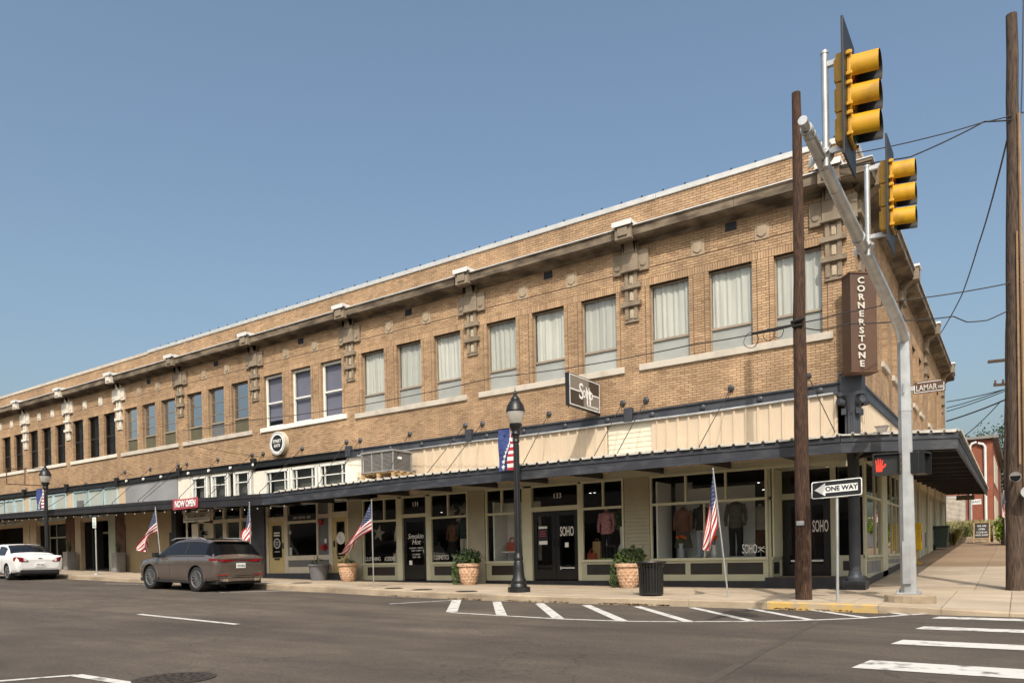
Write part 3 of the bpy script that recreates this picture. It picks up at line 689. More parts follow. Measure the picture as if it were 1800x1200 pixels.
while x > -29.5:
    m.box(x-.03, x+.03, -.04, .02, ZT+.06, ZT+.085); m.box(x-.012, x+.012, -.03, .0, ZT+.085, ZT+.12); x -= .62
o = m.build('coping_clips', M['black'], bld); o['kind'] = 'stuff'
m = MB(); m.box(XL, -.27, .27, YE, 9.0, 9.15); m.build('roof', M['dim'], bld)
m = MB(); m.box(XL, -.27, 1.6, 1.7, 4.0, 9.0); m.box(-1.7, -1.6, 1.7, YE, 4.0, 9.0); m.box(XL, -.3, .28, YE, 3.6, 3.75); m.build('inner_wall', M['dim'], bld)
m = MB(); m.box(XL, 0, YE-.2, YE, -1.2, 9.7); m.box(XL-.2, XL, 0, YE, -1.2, 9.7); m.build('rear_wall', M['mortar'], bld)
# ---- pilaster ornaments
M['inset'] = mat('pale_inset_stone', (.44, .36, .26), .9, var=.12, scale=5, bump=.2, bscale=50)
def pilaster(x, mm, parent):
    root = MB(); ins = MB(); Z = lambda y: ZF(1111, y)
    y_ = -.012
    def pan(z0, z1, w=.185):
        root.box(x-w, x-w+.10, -.085, 0, z0, z1); root.box(x+w-.10, x+w, -.085, 0, z0, z1)
        root.box(x-w+.1, x+w-.1, -.055, 0, z1-.06, z1)
        o = len(root.v)
        a, b, c = x-w+.10, x+w-.10, .055
        root.box(a, b, -.03, 0, z0, z1-.06)
        ins.add([(a+.005, -.031, z0+.01), (b-.005, -.031, z0+.01), (b-.005, -.031, z1-.07), (a+.005, -.031, z1-.07), (a+.05, -.075, z0+.03), (b-.05, -.075, z0+.03), (b-.05, -.075, z1-.13), (a+.05, -.075, z1-.13)],
                 [(4, 5, 6, 7), (0, 1, 5, 4), (1, 2, 6, 5), (2, 3, 7, 6), (3, 0, 4, 7)])
    zc0, zc1 = Z(475), Z(450)
    pan(Z(501), zc0-.05); pan(Z(531), Z(508)); pan(Z(562), Z(539))
    root.box(x-.21, x+.21, -.06, 0, Z(567), Z(562))
    pil = root.build('pilaster', M[mm], parent); o_ = ins.build('inset_panels', M['inset'] if mm == 'stone' else M[mm], pil); o_['kind'] = 'stuff'
    for yb in (Z(504.5), Z(535)):
        b = MB(); b.box(x-.29, x+.29, -.10, 0, yb-.075, yb+.055); b.box(x-.29, x+.29, -.14, -.1, yb-.075, yb-.03); b.box(x-.29, x-.24, -.14, -.1, yb-.03, yb+.055); b.box(x+.24, x+.29, -.14, -.1, yb-.03, yb+.055)
        b.build('cross_bar', M[mm], pil)
    b = MB(); b.box(x-.24, x+.24, -.14, 0, zc0-.03, zc1+.05); b.box(x-.28, x+.28, -.17, 0, zc0-.075, zc0-.03)
    b.build('cross_block', M[mm], pil, bevel=.01)
    for s in (-1, 1):
        b = MB(); cx = x+s*.39; b.box(cx-.145, cx+.145, -.10, 0, zc0-.10, zc1+.08)
        disc(b, (cx, -.105, zc0+.1), .085, 16, (1, 0, 0), (0, 0, 1), 0, .04)
        b.build('square_block', M[mm], pil, bevel=.008)
    b = MB()                                # console: a scroll profile under the cornice
    prof = [(0, zc1+.05), (-.16, zc1+.05), (-.15, zc1+.2), (-.17, zc1+.33), (-.25, zc1+.46), (-.34, zc1+.53), (-.44, zc1+.56), (-.46, 8.635), (0, 8.635)]
    b.prism(prof, lambda p, q, t: (t, p, q), x-.16, x+.16)
    for s in (-1, 1): b.prism([(p*.92, q) for p, q in prof], lambda p, q, t: (t, p, q), x+s*.2-.03, x+s*.2+.03)
    b.build('console', M[mm], pil)
    b = MB(); b.box(x-.24, x+.24, -.56, -.40, 8.60, 9.0); b.box(x-.14, x+.14, -.60, -.56, 8.68, 8.9); b.build('cornice_block', M[mm], pil, bevel=.008)
    b = MB(); b.box(x-.28, x+.28, -.62, .0, 9.0, 9.07); b.box(x-.28, x+.28, -.635, -.62, 8.93, 9.07); b.box(x-.29, x-.28, -.635, 0, 8.97, 9.07); b.box(x+.28, x+.29, -.635, 0, 8.97, 9.07)
    b.build('cap_flashing', M['flash'], pil)
for k, x in enumerate(PIL): pilaster(x, 'stone' if k < 6 else 'whitestone', bld)
# end wall ornaments of the side street: simple copies turned a quarter
def side_pilaster(y):
    b = MB(); b.box(0, .08, y-.18, y+.18, 6.7, 8.0); b.box(0, .13, y-.3, y+.3, 7.05, 7.2); b.box(0, .13, y-.3, y+.3, 7.5, 7.62); b.box(0, .15, y-.5, y+.5, 7.95, 8.25)
    b.prism([(0, 8.2), (.16, 8.2), (.2, 8.45), (.44, 8.63), (0, 8.63)], lambda p, q, t: (p, t, q), y-.18, y+.18)
    b.box(.4, .58, y-.24, y+.24, 8.6, 9.0)
    p = b.build('pilaster', M['stone'], bld, bevel=.008)
    c = MB(); c.box(0, .62, y-.28, y+.28, 9.0, 9.07); c.build('cap_flashing', M['flash'], p)
for y in (.55, 8.1, 15.5, 23.5): side_pilaster(y)
# ---- shields and vents
def med_x(i):
    a0, a1, a2 = WIN[3*i+2], WIN[3*i+1], WIN[3*i]
    return ((a0[1]+a1[0])/2, (a1[1]+a2[0])/2)
for i in range(len(WIN)//3):
    xa, xb = med_x(i)
    for x in (xa, xb):
        b = MB(); b.box(x-.18, x+.18, -.035, 0, 7.86, 8.26)
        if i < 6: b.prism([(-.115, .15), (-.115, -.07), (-.06, -.115), (0, -.14), (.06, -.115), (.115, -.07), (.115, .15)], lambda p, q, t: (x+p, t, 8.06+q), -.06, -.03)
        else: b.prism([(-.11, .12), (-.11, -.12), (.11, -.12), (.11, .12)], lambda p, q, t: (x+p, t, 8.06+q), -.06, -.03)
        b.build('shield_stone', M['stone2'] if i < 6 else M['whitestone'], bld, bevel=.008)
    if i < 6:
        x = (xa+xb)/2+.05
        b = MB(); b.box(x-.15, x+.15, -.02, .01, 8.28, 8.5)
        for k in range(5): b.box(x-.13, x+.13, -.035, -.02, 8.30+k*.04, 8.315+k*.04)
        b.build('vent', M['black'], bld)
# ---- steel beam over the shop fronts with rosettes
bx = [0.0]+[p for p in PIL[1:10]]+[-52.5]
bx = [-.12, -5.85, -11.45, -16.95, -22.4, -27.6, -32.8, -37.7, -42.5, -47.2, -52.5]
for a, b in zip(bx[:-1], bx[1:]):
    m = MB(); za, zb = beamtop(a), beamtop(b)
    h = .28 if a > -16 else .25
    for y0, y1, u0, u1 in ((-.05, 0.1, -h, 0), (-.10, -.05, -.04, 0.0), (-.10, -.05, -h, -h+.04)):
        m.add([(a, y0, za+u0), (b, y0, zb+u0), (b, y1, zb+u0), (a, y1, za+u0), (a, y0, za+u1), (b, y0, zb+u1), (b, y1, zb+u1), (a, y1, za+u1)], [(0, 1, 2, 3), (4, 7, 6, 5), (0, 4, 5, 1), (1, 5, 6, 2), (2, 6, 7, 3), (3, 7, 4, 0)])
    bm_ = m.build('steel_beam', M['beam'] if a > -16 else M['black'], bld)
    if a > -16.5 and True:
        for t in (.12, .37, .63, .88):
            x = lerp(a, b, t); z = lerp(za, zb, t)-h/2
            r = MB(); r.tube([(x, -.05, z), (x, -.075, z), (x, -.09, z), (x, -.105, z)], [.075, .075, .05, .03], 12); r.build('rosette', M['beam'], bm_)
    m = MB(); m.box(a-.125, a+.125, -.15, 0, za-.26, za+.13); m.build('beam_block', M['beam'] if a > -20 else M['black'], bld, bevel=.01)
m = MB(); 
m.add([(0.0, .1, 3.73), (.06, .1, 3.73), (.06, YE, 3.93), (0, YE, 3.93), (0, .1, 4.0), (.06, .1, 4.0), (.06, YE, 4.2), (0, YE, 4.2)], [(0, 3, 2, 1), (4, 5, 6, 7), (0, 1, 5, 4), (1, 2, 6, 5), (2, 3, 7, 6), (3, 0, 4, 7)])
m.add([(.06, .1, 3.96), (.1, .1, 3.96), (.1, YE, 4.16), (.06, YE, 4.16), (.06, .1, 4.0), (.1, .1, 4.0), (.1, YE, 4.2), (.06, YE, 4.2)], [(0, 3, 2, 1), (4, 5, 6, 7), (0, 1, 5, 4), (1, 2, 6, 5), (2, 3, 7, 6), (3, 0, 4, 7)])
m.build('steel_beam', M['beam'], bld)
# ---- corner cast iron column with its capital
cz0 = interp(-.1, BX, BB)
ccx, ccy = -.10, .02
col = MB(); col.lathe([(.13, -.62), (.13, 2.2)], 18, (ccx, ccy, 0)); col.lathe([(.20, -.72), (.20, -.66), (.17, -.63), (.15, -.58), (.14, -.5)], 18, (ccx, ccy, 0))
for k in range(8):
    a = k*math.pi/4+.39
    col.tube([(ccx+.14*math.cos(a), ccy+.14*math.sin(a), 2.45), (ccx+.14*math.cos(a), ccy+.14*math.sin(a), 3.25)], .035, 6)
col.lathe([(.14, 2.2), (.14, 3.3)], 16, (ccx, ccy, 0))
column = col.build('corner_column', M['beam'], bld, smooth=True)
c = MB(); c.lathe([(.15, 3.2), (.17, 3.26), (.16, 3.3), (.2, 3.46), (.27, 3.6), (.29, 3.64)], 16, (ccx, ccy, 0)); c.box(ccx-.27, ccx+.29, ccy-.27, ccy+.29, 3.64, 3.72)
for sx, sy in ((-1, -1), (1, -1), (1, 1)):
    c.tube([(ccx+sx*.17, ccy+sy*.17, 3.50), (ccx+sx*.27, ccy+sy*.27, 3.52)], .085, 10)
    c.obox((ccx+sx*.16, ccy+sy*.16, 3.28), (.05, 0, 0), (0, .05, 0), (0, 0, .07))
c.build('capital', M['beam'], column, smooth=True, angle=50)
c = MB(); c.box(ccx-.23, ccx+.25, ccy-.23, ccy+.25, 3.722, 4.2); c.box(ccx-.26, ccx+.28, ccy-.26, ccy+.28, 4.15, 4.2); c.build('capital_block', M['beam'], column, bevel=.01)
c = MB(); c.box(ccx-.26, ccx+.26, ccy-.26, ccy+.26, cz0-.1, -.72); c.build('plinth', M['navy'], column, bevel=.008)
# ================================================================ SHOP FRONTS
ZH, ZTR, ZSI, ZBA = 2.1, 1.36, -.12, -.73
def boxes(lst, name, m, parent, bevel=0.0, label=None):
    b = MB()
    for q in lst: b.box(*q)
    o = b.build(name, M[m] if isinstance(m, str) else m, parent, bevel=bevel)
    if label: o['label'] = label
    return o
def paneY(x0, x1, z0, z1, y, parent, m='paneshop', name='pane'):
    b = MB(); b.add([(x0, y, z0), (x1, y, z0), (x1, y, z1), (x0, y, z1)], [(0, 1, 2, 3)]); return b.build(name, M[m], parent)
def paneX(y0, y1, z0, z1, x, parent, m='paneshop', name='pane'):
    b = MB(); b.add([(x, y0, z0), (x, y1, z0), (x, y1, z1), (x, y0, z1)], [(0, 1, 2, 3)]); return b.build(name, M[m], parent)
def clapboards(x0, x1, z0, z1, y, name, m, parent, step=.105, dep=.034):
    n = round((z1-z0)/step); h = (z1-z0)/n
    poly = [(y+.06, z0)]
    for k in range(n): poly += [(y-dep, z0+k*h), (y-.004, z0+(k+1)*h-.001)]
    poly += [(y+.06, z1)]
    b = MB(); b.prism(poly, lambda p, q, t: (t, p, q), x0, x1); o = b.build(name, M[m], parent); o['kind'] = 'stuff'; return o
def gz(x): return interp(x, BX, BB)
# plinth strips following the pavement
def plinth(x0, x1, ztop, y=-.03, m='navy'):
    b = MB(); n = 6
    for k in range(n):
        a, c = lerp(x0, x1, k/n), lerp(x0, x1, (k+1)/n)
        b.add([(a, y, gz(a)-.06), (c, y, gz(c)-.06), (c, y, ztop), (a, y, ztop), (a, .2, ztop), (c, .2, ztop)], [(0, 1, 2, 3), (3, 2, 5, 4)])
    b.build('plinth', M[m], bld)
fascia_board = boxes([(-17.2, -.12, -.0, .12, ZH+.06, 2.75)], 'upper_panel', 'sage', bld)
def shop_window(parent, x0, x1, mull, low_mull=(), panels=None, y=.03, head=ZH):
    t = .055
    fr = [(x0, x0+t, y-.04, y+.05, ZSI, head), (x1-t, x1, y-.04, y+.05, ZSI, head), (x0+t, x1-t, y-.04, y+.05, ZTR-.035, ZTR+.035), (x0-.01, x1+.01, y-.09, y+.1, ZSI-.07, ZSI), (x0, x1, y-.05, y+.06, head, head+.07)]
    for m_ in mull: fr.append((m_-t/2, m_+t/2, y-.04, y+.05, ZTR+.035, head))
    for m_ in low_mull: fr.append((m_-.02, m_+.02, y-.03, y+.04, ZSI, ZTR-.035))
    w = boxes(fr, 'shop_window', 'sagetrim', parent, bevel=.006)
    e = [x0+t]+list(mull)+[x1-t]
    for a, b in zip(e[:-1], e[1:]): paneY(a, b, ZTR+.035, head, y+.01, w)
    e = [x0+t]+list(low_mull)+[x1-t]
    for a, b in zip(e[:-1], e[1:]): paneY(a, b, ZSI, ZTR-.035, y+.01, w)
    blk = [(x0-.0, x1+.0, y-.02, y+.15, ZBA, ZSI-.07), (x0, x1, y-.045, y-.02, ZBA, ZBA+.17), (x0, x1, y-.045, y-.02, ZSI-.14, ZSI-.07)]
    pn = panels or [(x0+.1, x1-.1)]
    ed = [x0]+[q for p in pn for q in p]+[x1]
    for k in range(0, len(ed), 2): blk.append((ed[k], ed[k+1], y-.045, y-.02, ZBA+.17, ZSI-.14))
    bk = boxes(blk, 'bulkhead', 'sage', w, bevel=.004)
    for a, b in pn: boxes([(a, b, y-.028, y-.0201, ZBA+.17, ZSI-.14)], 'bulkhead_panel', 'darkpanel', w)
    return w
def door_leaf(parent, x0, x1, z0, z1, y, m, glassm='paneshop', rail=.13, bottom=.28, name='door', knob=1, slot=None):
    fr = [(x0, x0+rail, y, y+.05, z0, z1), (x1-rail, x1, y, y+.05, z0, z1), (x0+rail, x1-rail, y, y+.05, z1-rail, z1), (x0+rail, x1-rail, y, y+.05, z0, z0+bottom)]
    d = boxes(fr, name, m, parent, bevel=.006)
    paneY(x0+rail, x1-rail, z0+bottom, z1-rail, y+.025, d, glassm)
    kx = x1-rail/2 if knob > 0 else x0+rail/2
    h = MB(); h.box(kx-.02, kx+.02, y-.02, y, z0+.95, z0+1.2); h.tube([(kx, y-.02, z0+1.0), (kx, y-.06, z0+1.02), (kx, y-.06, z0+1.15), (kx, y-.02, z0+1.17)], .012, 6); h.build('handle', M['black'], d)
    return d
# walls between the shops
clapboards(-17.16, -16.46, -.80, ZH+.06, .02, 'clapboard_pier', 'sagewall', bld)
clapboards(-11.63, -10.97, -.84, ZH+.06, .02, 'clapboard_pier', 'sagewall', bld)
clapboards(-6.08, -5.32, -.86, ZH+.06, .02, 'clapboard_pier', 'sagewall', bld)
# --- shop 131
plinth(-16.46, -11.63, ZBA)
x131a = shop_window(bld, -16.42, -14.72, [-15.35], panels=[(-16.2, -14.86)])
x131b = shop_window(bld, -13.24, -11.64, [-12.47], panels=[(-13.08, -11.78)])
fr = boxes([(-14.72, -14.5, -.02, .12, ZBA, ZH), (-13.42, -13.24, -.02, .12, ZBA, ZH), (-14.5, -13.42, -.02, .12, 1.42, 1.54), (-14.5, -13.42, -.02, .12, ZH, ZH+.06)], 'door_frame', 'sagetrim', bld, bevel=.005)
paneY(-14.5, -13.42, 1.54, ZH, .06, fr)
d131 = door_leaf(bld, -14.48, -13.44, -.70, 1.41, .05, 'blackdoor', knob=-1, bottom=.5)
text('house_number', '131', .22, M['sign_txt'] if 'sign_txt' in M else M['flagwhite'], fr, southward(-13.92, .05, 1.86), .95)
for s, dz, sz, sh in (("Smokin'", .42, .25, .25), ('Hot', .22, .25, .25), ('MONDAY - FRIDAY', .02, .075, 0), ('10AM - 5:30PM', -.07, .075, 0), ('SATURDAY', -.20, .075, 0), ('10AM - 2PM', -.29, .075, 0)):
    text('door_lettering', s, sz, M['flagwhite'], d131, southward(-13.93, .06, .35+dz), .95, shear=sh)
boxes([(-14.25, -14.12, .055, .06, -.22, -.05)], 'door_sticker', 'white', d131)
text('window_lettering', 'CLOTHING', .2, M['flagwhite'], x131a, southward(-15.95, .02, .02), .75); text('window_lettering', 'ACCESSORIES', .2, M['flagwhite'], x131a, southward(-15.12, .02, .02), .42)
text('window_lettering', 'COSMETICS', .2, M['flagwhite'], x131b, southward(-12.8, .02, .03), .62); text('window_lettering', 'GIFTS & MORE', .15, M['flagwhite'], x131b, southward(-12.05, .02, .03), .5)
# --- shop 133
plinth(-10.95, -6.08, ZBA)
x133a = shop_window(bld, -10.93, -9.48, [-10.3], panels=[(-10.72, -9.6)])
x133b = shop_window(bld, -7.46, -6.1, [-6.75], panels=[(-7.3, -6.24)])
fr = boxes([(-9.48, -9.18, -.02, .12, ZBA, ZH), (-7.58, -7.46, -.02, .12, ZBA, ZH), (-9.18, -7.58, -.02, .12, 1.36, 1.50), (-9.18, -7.58, -.02, .12, ZH, ZH+.06)], 'door_frame', 'sagetrim', bld, bevel=.005)
paneY(-9.18, -7.58, 1.50, ZH, .06, fr)
text('house_number', '133', .22, M['flagwhite'], fr, southward(-8.3, .05, 1.8), .95)
d133a = door_leaf(bld, -9.16, -8.38, -.70, 1.35, .05, 'blackdoor', knob=1)
d133b = door_leaf(bld, -8.37, -7.6, -.70, 1.35, .05, 'blackdoor', knob=-1)
text('door_lettering', 'SOHO', .40, M['flagwhite'], d133b, southward(-7.99, .06, .72), .42, off=.006)
boxes([(-8.06, -7.94, .055, .06, .26, .4)], 'door_sticker', 'white', d133b)
boxes([(-8.25, -7.75, .055, .06, -.37, -.34), (-8.28, -8.2, .055, .06, -.40, -.31)], 'door_sticker', 'flagwhite', d133b)
po = boxes([(-8.98, -8.66, .055, .06, .35, .92)], 'door_poster', 'signblack', d133a); boxes([(-8.97, -8.67, .052, .055, .36, .47), (-8.97, -8.67, .052, .055, .84, .91)], 'poster_strip', 'white', po)
boxes([(-8.93, -8.72, .0515, .054, .6+.07*k, .63+.07*k) for k in range(3)], 'poster_strip', 'bannerred', po)
# --- shop 135 on the corner
plinth(-5.32, -.35, ZBA)
x135 = shop_window(bld, -5.30, -2.12, [-4.55+.28, -3.2+.02], [-3.77], panels=[(-5.12, -4.3), (-4.16, -3.3), (-3.16, -2.24)])
boxes([(-2.12, -.45, .0, .1, ZH, ZH+.06), (-2.02, -1.98, .08, .9, ZSI, ZH), ], 'window_return_frame', 'sagetrim', bld)
ret = boxes([(-2.17, -2.05, .1, .92, ZBA, ZSI), (-2.05, -2.01, .1, .92, ZSI-.07, ZSI)], 'bulkhead', 'sage', bld)
boxes([(-2.14, -2.06, .1, .9, ZTR-.035, ZTR+.035)], 'window_return_frame', 'sagetrim', bld)
boxes([(-2.14, -2.06, .1, .14, ZSI, ZH), (-2.14, -2.06, .82, .92, ZSI, ZH)], 'window_return_frame', 'sagetrim', bld)
paneX(.14, .82, ZSI, ZH, -2.1, bld)
boxes([(-2.049, -2.04, .25, .75, ZBA+.17, ZSI-.14)], 'bulkhead_panel', 'darkpanel', ret)
YR = .92
fr = boxes([(-2.15, -2.02, YR-.03, YR+.1, -.66, ZH), (-.80, -.62, YR-.03, YR+.1, -.66, ZH), (-2.02, -.80, YR-.03, YR+.1, 1.35, 1.5), (-2.15, .0, YR-.04, YR+.12, ZH, 2.75), (-.05, 0.0, YR-.03, YR+.1, -.66, ZH)], 'door_frame', 'sagetrim', bld)
paneY(-2.02, -.8, 1.5, ZH, YR+.05, fr)
text('house_number', '135', .22, M['flagwhite'], fr, southward(-1.55, YR+.03, 1.72), .95)
d135 = door_leaf(bld, -2.0, -.81, -.62, 1.34, YR+.01, 'blackdoor', knob=-1, rail=.17, bottom=.3)
text('door_lettering', 'SOHO', .42, M['flagwhite'], d135, southward(XF(1442, 915, YR), YR+.0, .62), .33, off=.006)
boxes([(-1.8, -1.0, YR+.03, YR+.034, -.27, -.22)], 'door_sticker', 'flagwhite', d135)
boxes([(-2.2, .02, -.02, YR, -.80, -.64)], 'entry_step', 'navy', bld)
boxes([(-2.02, -.7, .12, YR, -.639, -.63)], 'entry_floor', 'concrete2', bld)
w2 = boxes([(-.66, -.62, YR-.03, YR+.06, -.66, ZH), (-.62, -.02, YR-.03, YR+.08, ZSI-.07, ZSI), (-.62, -.05, YR-.03, YR+.06, ZTR-.035, ZTR+.035), (-.62, -.05, YR-.02, YR+.1, -.66, ZSI-.07)], 'shop_window', 'sagetrim', bld)
paneY(-.62, -.05, ZSI, ZTR-.035, YR+.02, w2); paneY(-.62, -.05, ZTR+.035, ZH, YR+.02, w2); boxes([(-.52, -.14, YR-.03, YR-.0205, -.5, -.26)], 'bulkhead_panel', 'darkpanel', w2)
text('window_lettering', 'SOHO', .34, M['flagwhite'], x135, southward(XF(1317, 960), .03, .08), .40, off=.002)
sc = MB(); sx_ = XF(1338, 960); sc.bar((sx_-.09, .03, .0), (sx_+.07, .03, .15), .012, .025, 0, (0, 1, 0)); sc.bar((sx_+.07, .03, .0), (sx_-.08, .03, .12), .012, .025, 0, (0, 1, 0)); sc.bar((sx_-.1, .03, .14), (sx_+.09, .03, .09), .012, .02, 0, (0, 1, 0)); sc.build('window_mark', M['flagwhite'], x135)
# --- Lamar side wall below the beam
def side_window(y0, y1, mull, parent=bld, x=-.02):
    t = .05; dz = .012*y0
    fr = [(x-.06, x+.03, y0, y0+t, ZSI, ZH+.1), (x-.06, x+.03, y1-t, y1, ZSI, ZH+.1), (x-.06, x+.03, y0+t, y1-t, ZTR-.03, ZTR+.03), (x-.1, x+.07, y0, y1, ZSI-.07, ZSI)]
    for m_ in mull: fr.append((x-.05, x+.02, m_-.02, m_+.02, ZSI, ZH+.1))
    w = boxes(fr, 'shop_window', 'sagetrim', parent, bevel=.005)
    e = [y0+t]+list(mull)+[y1-t]
    for a, b in zip(e[:-1], e[1:]):
        paneX(a, b, ZSI, ZTR-.03, x-.01, w); paneX(a, b, ZTR+.03, ZH+.1, x-.01, w)
    n = 3; L = (y1-y0-.2)/n; zb = GS(0, (y0+y1)/2)+.12
    boxes([(x-.12, x, y0, y1, min(zb, -.4), ZSI-.07)], 'bulkhead', 'sage', w)
    for k in range(n): boxes([(x, x+.012, y0+.14+k*L, y0+.04+(k+1)*L, zb+.12, ZSI-.16)], 'bulkhead_panel', 'conpot', w)
side_window(1.05, 3.5, [2.5]); side_window(4.45, 7.6, [5.6, 6.6])
for a, b in ((3.5, 4.45), (7.6, 9.2)): boxes([(-.14, .03, a, b, -1.0, 2.3)], 'side_pier', 'sagetrim', bld)
boxes([(-.14, .0, .6, YE, 2.2, 3.74)], 'upper_panel', 'sage', bld)
yy = 9.2
for k in range(5):
    z0 = GS(0, yy)
    boxes([(-.16, -.02, yy, yy+3.3, z0-.6, z0+3.4)], 'side_wall_panel', 'sagewall', bld)
    boxes([(-.1, .05, yy+.05, yy+.32, z0-.4, z0+3.2)], 'side_pilaster', 'sagetrim', bld)
    boxes([(-.05, .0, yy+1.2, yy+2.2, z0-.0, z0+2.2)], 'side_door', 'greenwall' if k % 2 else 'sagetrim', bld)
    boxes([(-.03, .02, yy+2.5, yy+3.0, z0+.4, z0+1.0)], 'meter_box', 'conpot', bld)
    yy += 3.24
b = MB(); b.add([(.0, .35, GS(0, .35)-.05), (.03, .35, GS(0, .35)-.05), (.03, 9, GS(0, 9)-.05), (0, 9, GS(0, 9)-.05), (0, .35, GS(0, .35)+.16), (.03, .35, GS(0, .35)+.16), (.03, 9, GS(0, 9)+.16), (0, 9, GS(0, 9)+.16)], [(0, 3, 2, 1), (4, 5, 6, 7), (0, 1, 5, 4), (1, 2, 6, 5), (2, 3, 7, 6), (3, 0, 4, 7)]); b.build('plinth', M['navy'], bld)
boxes([(-.3, .0, .3, .6, ZBA-.3, 2.3)], 'corner_post', 'sagewall', bld) if False else None
# --- interiors
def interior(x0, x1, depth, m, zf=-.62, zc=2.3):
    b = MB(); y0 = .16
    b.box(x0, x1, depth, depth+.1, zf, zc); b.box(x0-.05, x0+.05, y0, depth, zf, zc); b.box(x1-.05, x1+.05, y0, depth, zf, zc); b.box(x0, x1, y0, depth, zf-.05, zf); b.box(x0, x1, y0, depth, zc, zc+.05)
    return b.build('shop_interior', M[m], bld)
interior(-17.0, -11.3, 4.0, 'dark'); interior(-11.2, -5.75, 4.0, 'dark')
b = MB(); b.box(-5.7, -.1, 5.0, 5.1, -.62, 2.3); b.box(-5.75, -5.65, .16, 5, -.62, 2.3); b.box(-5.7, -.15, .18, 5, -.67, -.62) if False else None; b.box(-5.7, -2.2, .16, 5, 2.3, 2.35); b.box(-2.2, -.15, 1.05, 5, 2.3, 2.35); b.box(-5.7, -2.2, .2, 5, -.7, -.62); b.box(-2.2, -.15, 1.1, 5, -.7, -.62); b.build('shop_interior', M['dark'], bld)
boxes([(-5.2, -2.15, .12, .9, ZSI-.09, ZSI-.02)], 'display_deck', 'display', bld)
boxes([(-5.17, -5.12, .12, 1.1, ZSI-.02, 2.0), (-4.65, -2.75, 1.1, 1.15, ZSI-.02, 1.82), (-5.15, -4.65, 1.5, 1.55, ZSI, 2.05)], 'display_wall', 'display', bld)
boxes([(-10.7, -9.4, .85, .9, ZSI, 1.75), (-10.72, -10.67, .12, .85, ZSI, 1.75)], 'display_wall', 'display', bld)
boxes([(-10.9, -9.5, .12, .9, ZSI-.09, ZSI-.02), (-7.44, -6.12, .12, .9, ZSI-.09, ZSI-.02), (-16.4, -14.75, .12, .9, ZSI-.09, ZSI-.02), (-13.2, -11.7, .12, .9, ZSI-.09, ZSI-.02)], 'display_deck', 'dim', bld)
# --- cream shop with yellow doors ("street eats")
zs = lambda y, x=510: ZF(x, y)
ZP = -.46
plinth(-22.3, -17.16, ZP, -.05, 'beam')
SX = lambda z: XF(460+z/8.57, 940)
fr = boxes([(SX(70), SX(108), -.03, .1, ZP, 2.3), (SX(345), SX(398), -.03, .1, ZP, 2.3), (SX(832), SX(855), -.03, .1, -.0, 2.3), (SX(1015), SX(1072), -.03, .1, ZP, 2.3), (SX(1300), SX(1312), -.03, .1, ZP, 2.3),
            (SX(108), SX(345), -.02, .1, 1.60, 1.76), (SX(1072), SX(1300), -.02, .1, 1.6, 1.8), (SX(398), SX(832), -.02, .1, 1.46, 1.56), (SX(855), SX(1015), -.02, .1, 1.60, 1.76), (SX(70), SX(1312), -.03, .1, 2.2, 2.4),
            (SX(398), SX(1015), -.03, .1, .04, .22), (SX(398), SX(1015), -.02, .1, ZP, -.22)], 'shop_front_frame', 'cream', bld, bevel=.006)
boxes([(SX(398), SX(1015), 0, .1, -.22, .04)], 'bulkhead_panel', 'grey', fr); boxes([(SX(855), SX(1015), .02, .08, .22, 1.60), (SX(855), SX(1015), .02, .08, 1.76, 2.2)], 'grey_infill', 'grey', fr)
paneY(SX(398), SX(832), .22, 1.46, .03, fr); paneY(SX(398), SX(832), 1.76, 2.2, .03, fr); paneY(SX(108), SX(345), 1.76, 2.2, .03, fr); paneY(SX(1072), SX(1300), 1.8, 2.2, .03, fr)
sg = boxes([(SX(400), SX(830), .0, .04, 1.56, 1.78)], 'sign_strip', 'signblack', fr)
text('strip_lettering', 'PLATES  \u2022  STREET FOOD  \u2022  DRINKS', .13, M['flagwhite'], sg, southward((SX(400)+SX(830))/2, -.004, 1.67), .47)
dl = door_leaf(bld, SX(110), SX(343), ZP, 1.6, .0, 'yellow', knob=1, rail=.17, bottom=.62)
dr = door_leaf(bld, SX(1074), SX(1300), ZP, 1.6, .0, 'yellow', knob=-1, rail=.17, bottom=.62)
for d_, xx in ((dl, (SX(110)+SX(343))/2), (dr, (SX(1074)+SX(1300))/2)): boxes([(xx-.16, xx+.16, -.012, 0, .06, .14)], 'letter_slot', 'black', d_)
xx = (SX(110)+SX(343))/2
r_ = MB(); disc(r_, (xx, .01, .72), .2, 24, (1, 0, 0), (0, 0, 1)); r_.build('door_roundel', M['flagwhite'], dl)
r_ = MB(); disc(r_, (xx, .006, .72), .16, 24, (1, 0, 0), (0, 0, 1)); r_.build('door_roundel', M['signblack'], dl)
text('door_lettering', 'STREET', .085, M['flagwhite'], dl, southward(xx, .001, .76), .8); text('door_lettering', 'EATS', .085, M['flagwhite'], dl, southward(xx, .001, .67), .8)
boxes([(xx-.18, xx+.18, .008, .012, 1.0, 1.06), (xx-.18, xx+.18, .008, .012, 1.1, 1.16)], 'door_sticker', 'flagwhite', dl); boxes([(xx-.15, xx+.15, .008, .012, .38, .4)], 'door_sticker', 'flagwhite', dl)
xx = (SX(1074)+SX(1300))/2
r_ = MB(); disc(r_, (xx+.0, .008, .82), .23, 24, (1, 0, 0), (0, 0, 1)); r_.build('door_roundel', M['flagwhite'], dr)
r_ = MB()
for k in range(3): r_.tube([(xx-.1+.08*k+.05*math.cos(a), .004, .92-.09*k+.05*math.sin(a)) for a in [j*.6 for j in range(10)]], .007, 4)
r_.build('roundel_squiggle', M['grey'], dr); text('door_lettering', 'noodles', .11, M['flagwhite'], dr, southward(xx, .01, .26), .85)
hy = boxes([(SX(945), SX(972), 0, .02, .66, .82)], 'notice', 'flagwhite', fr)
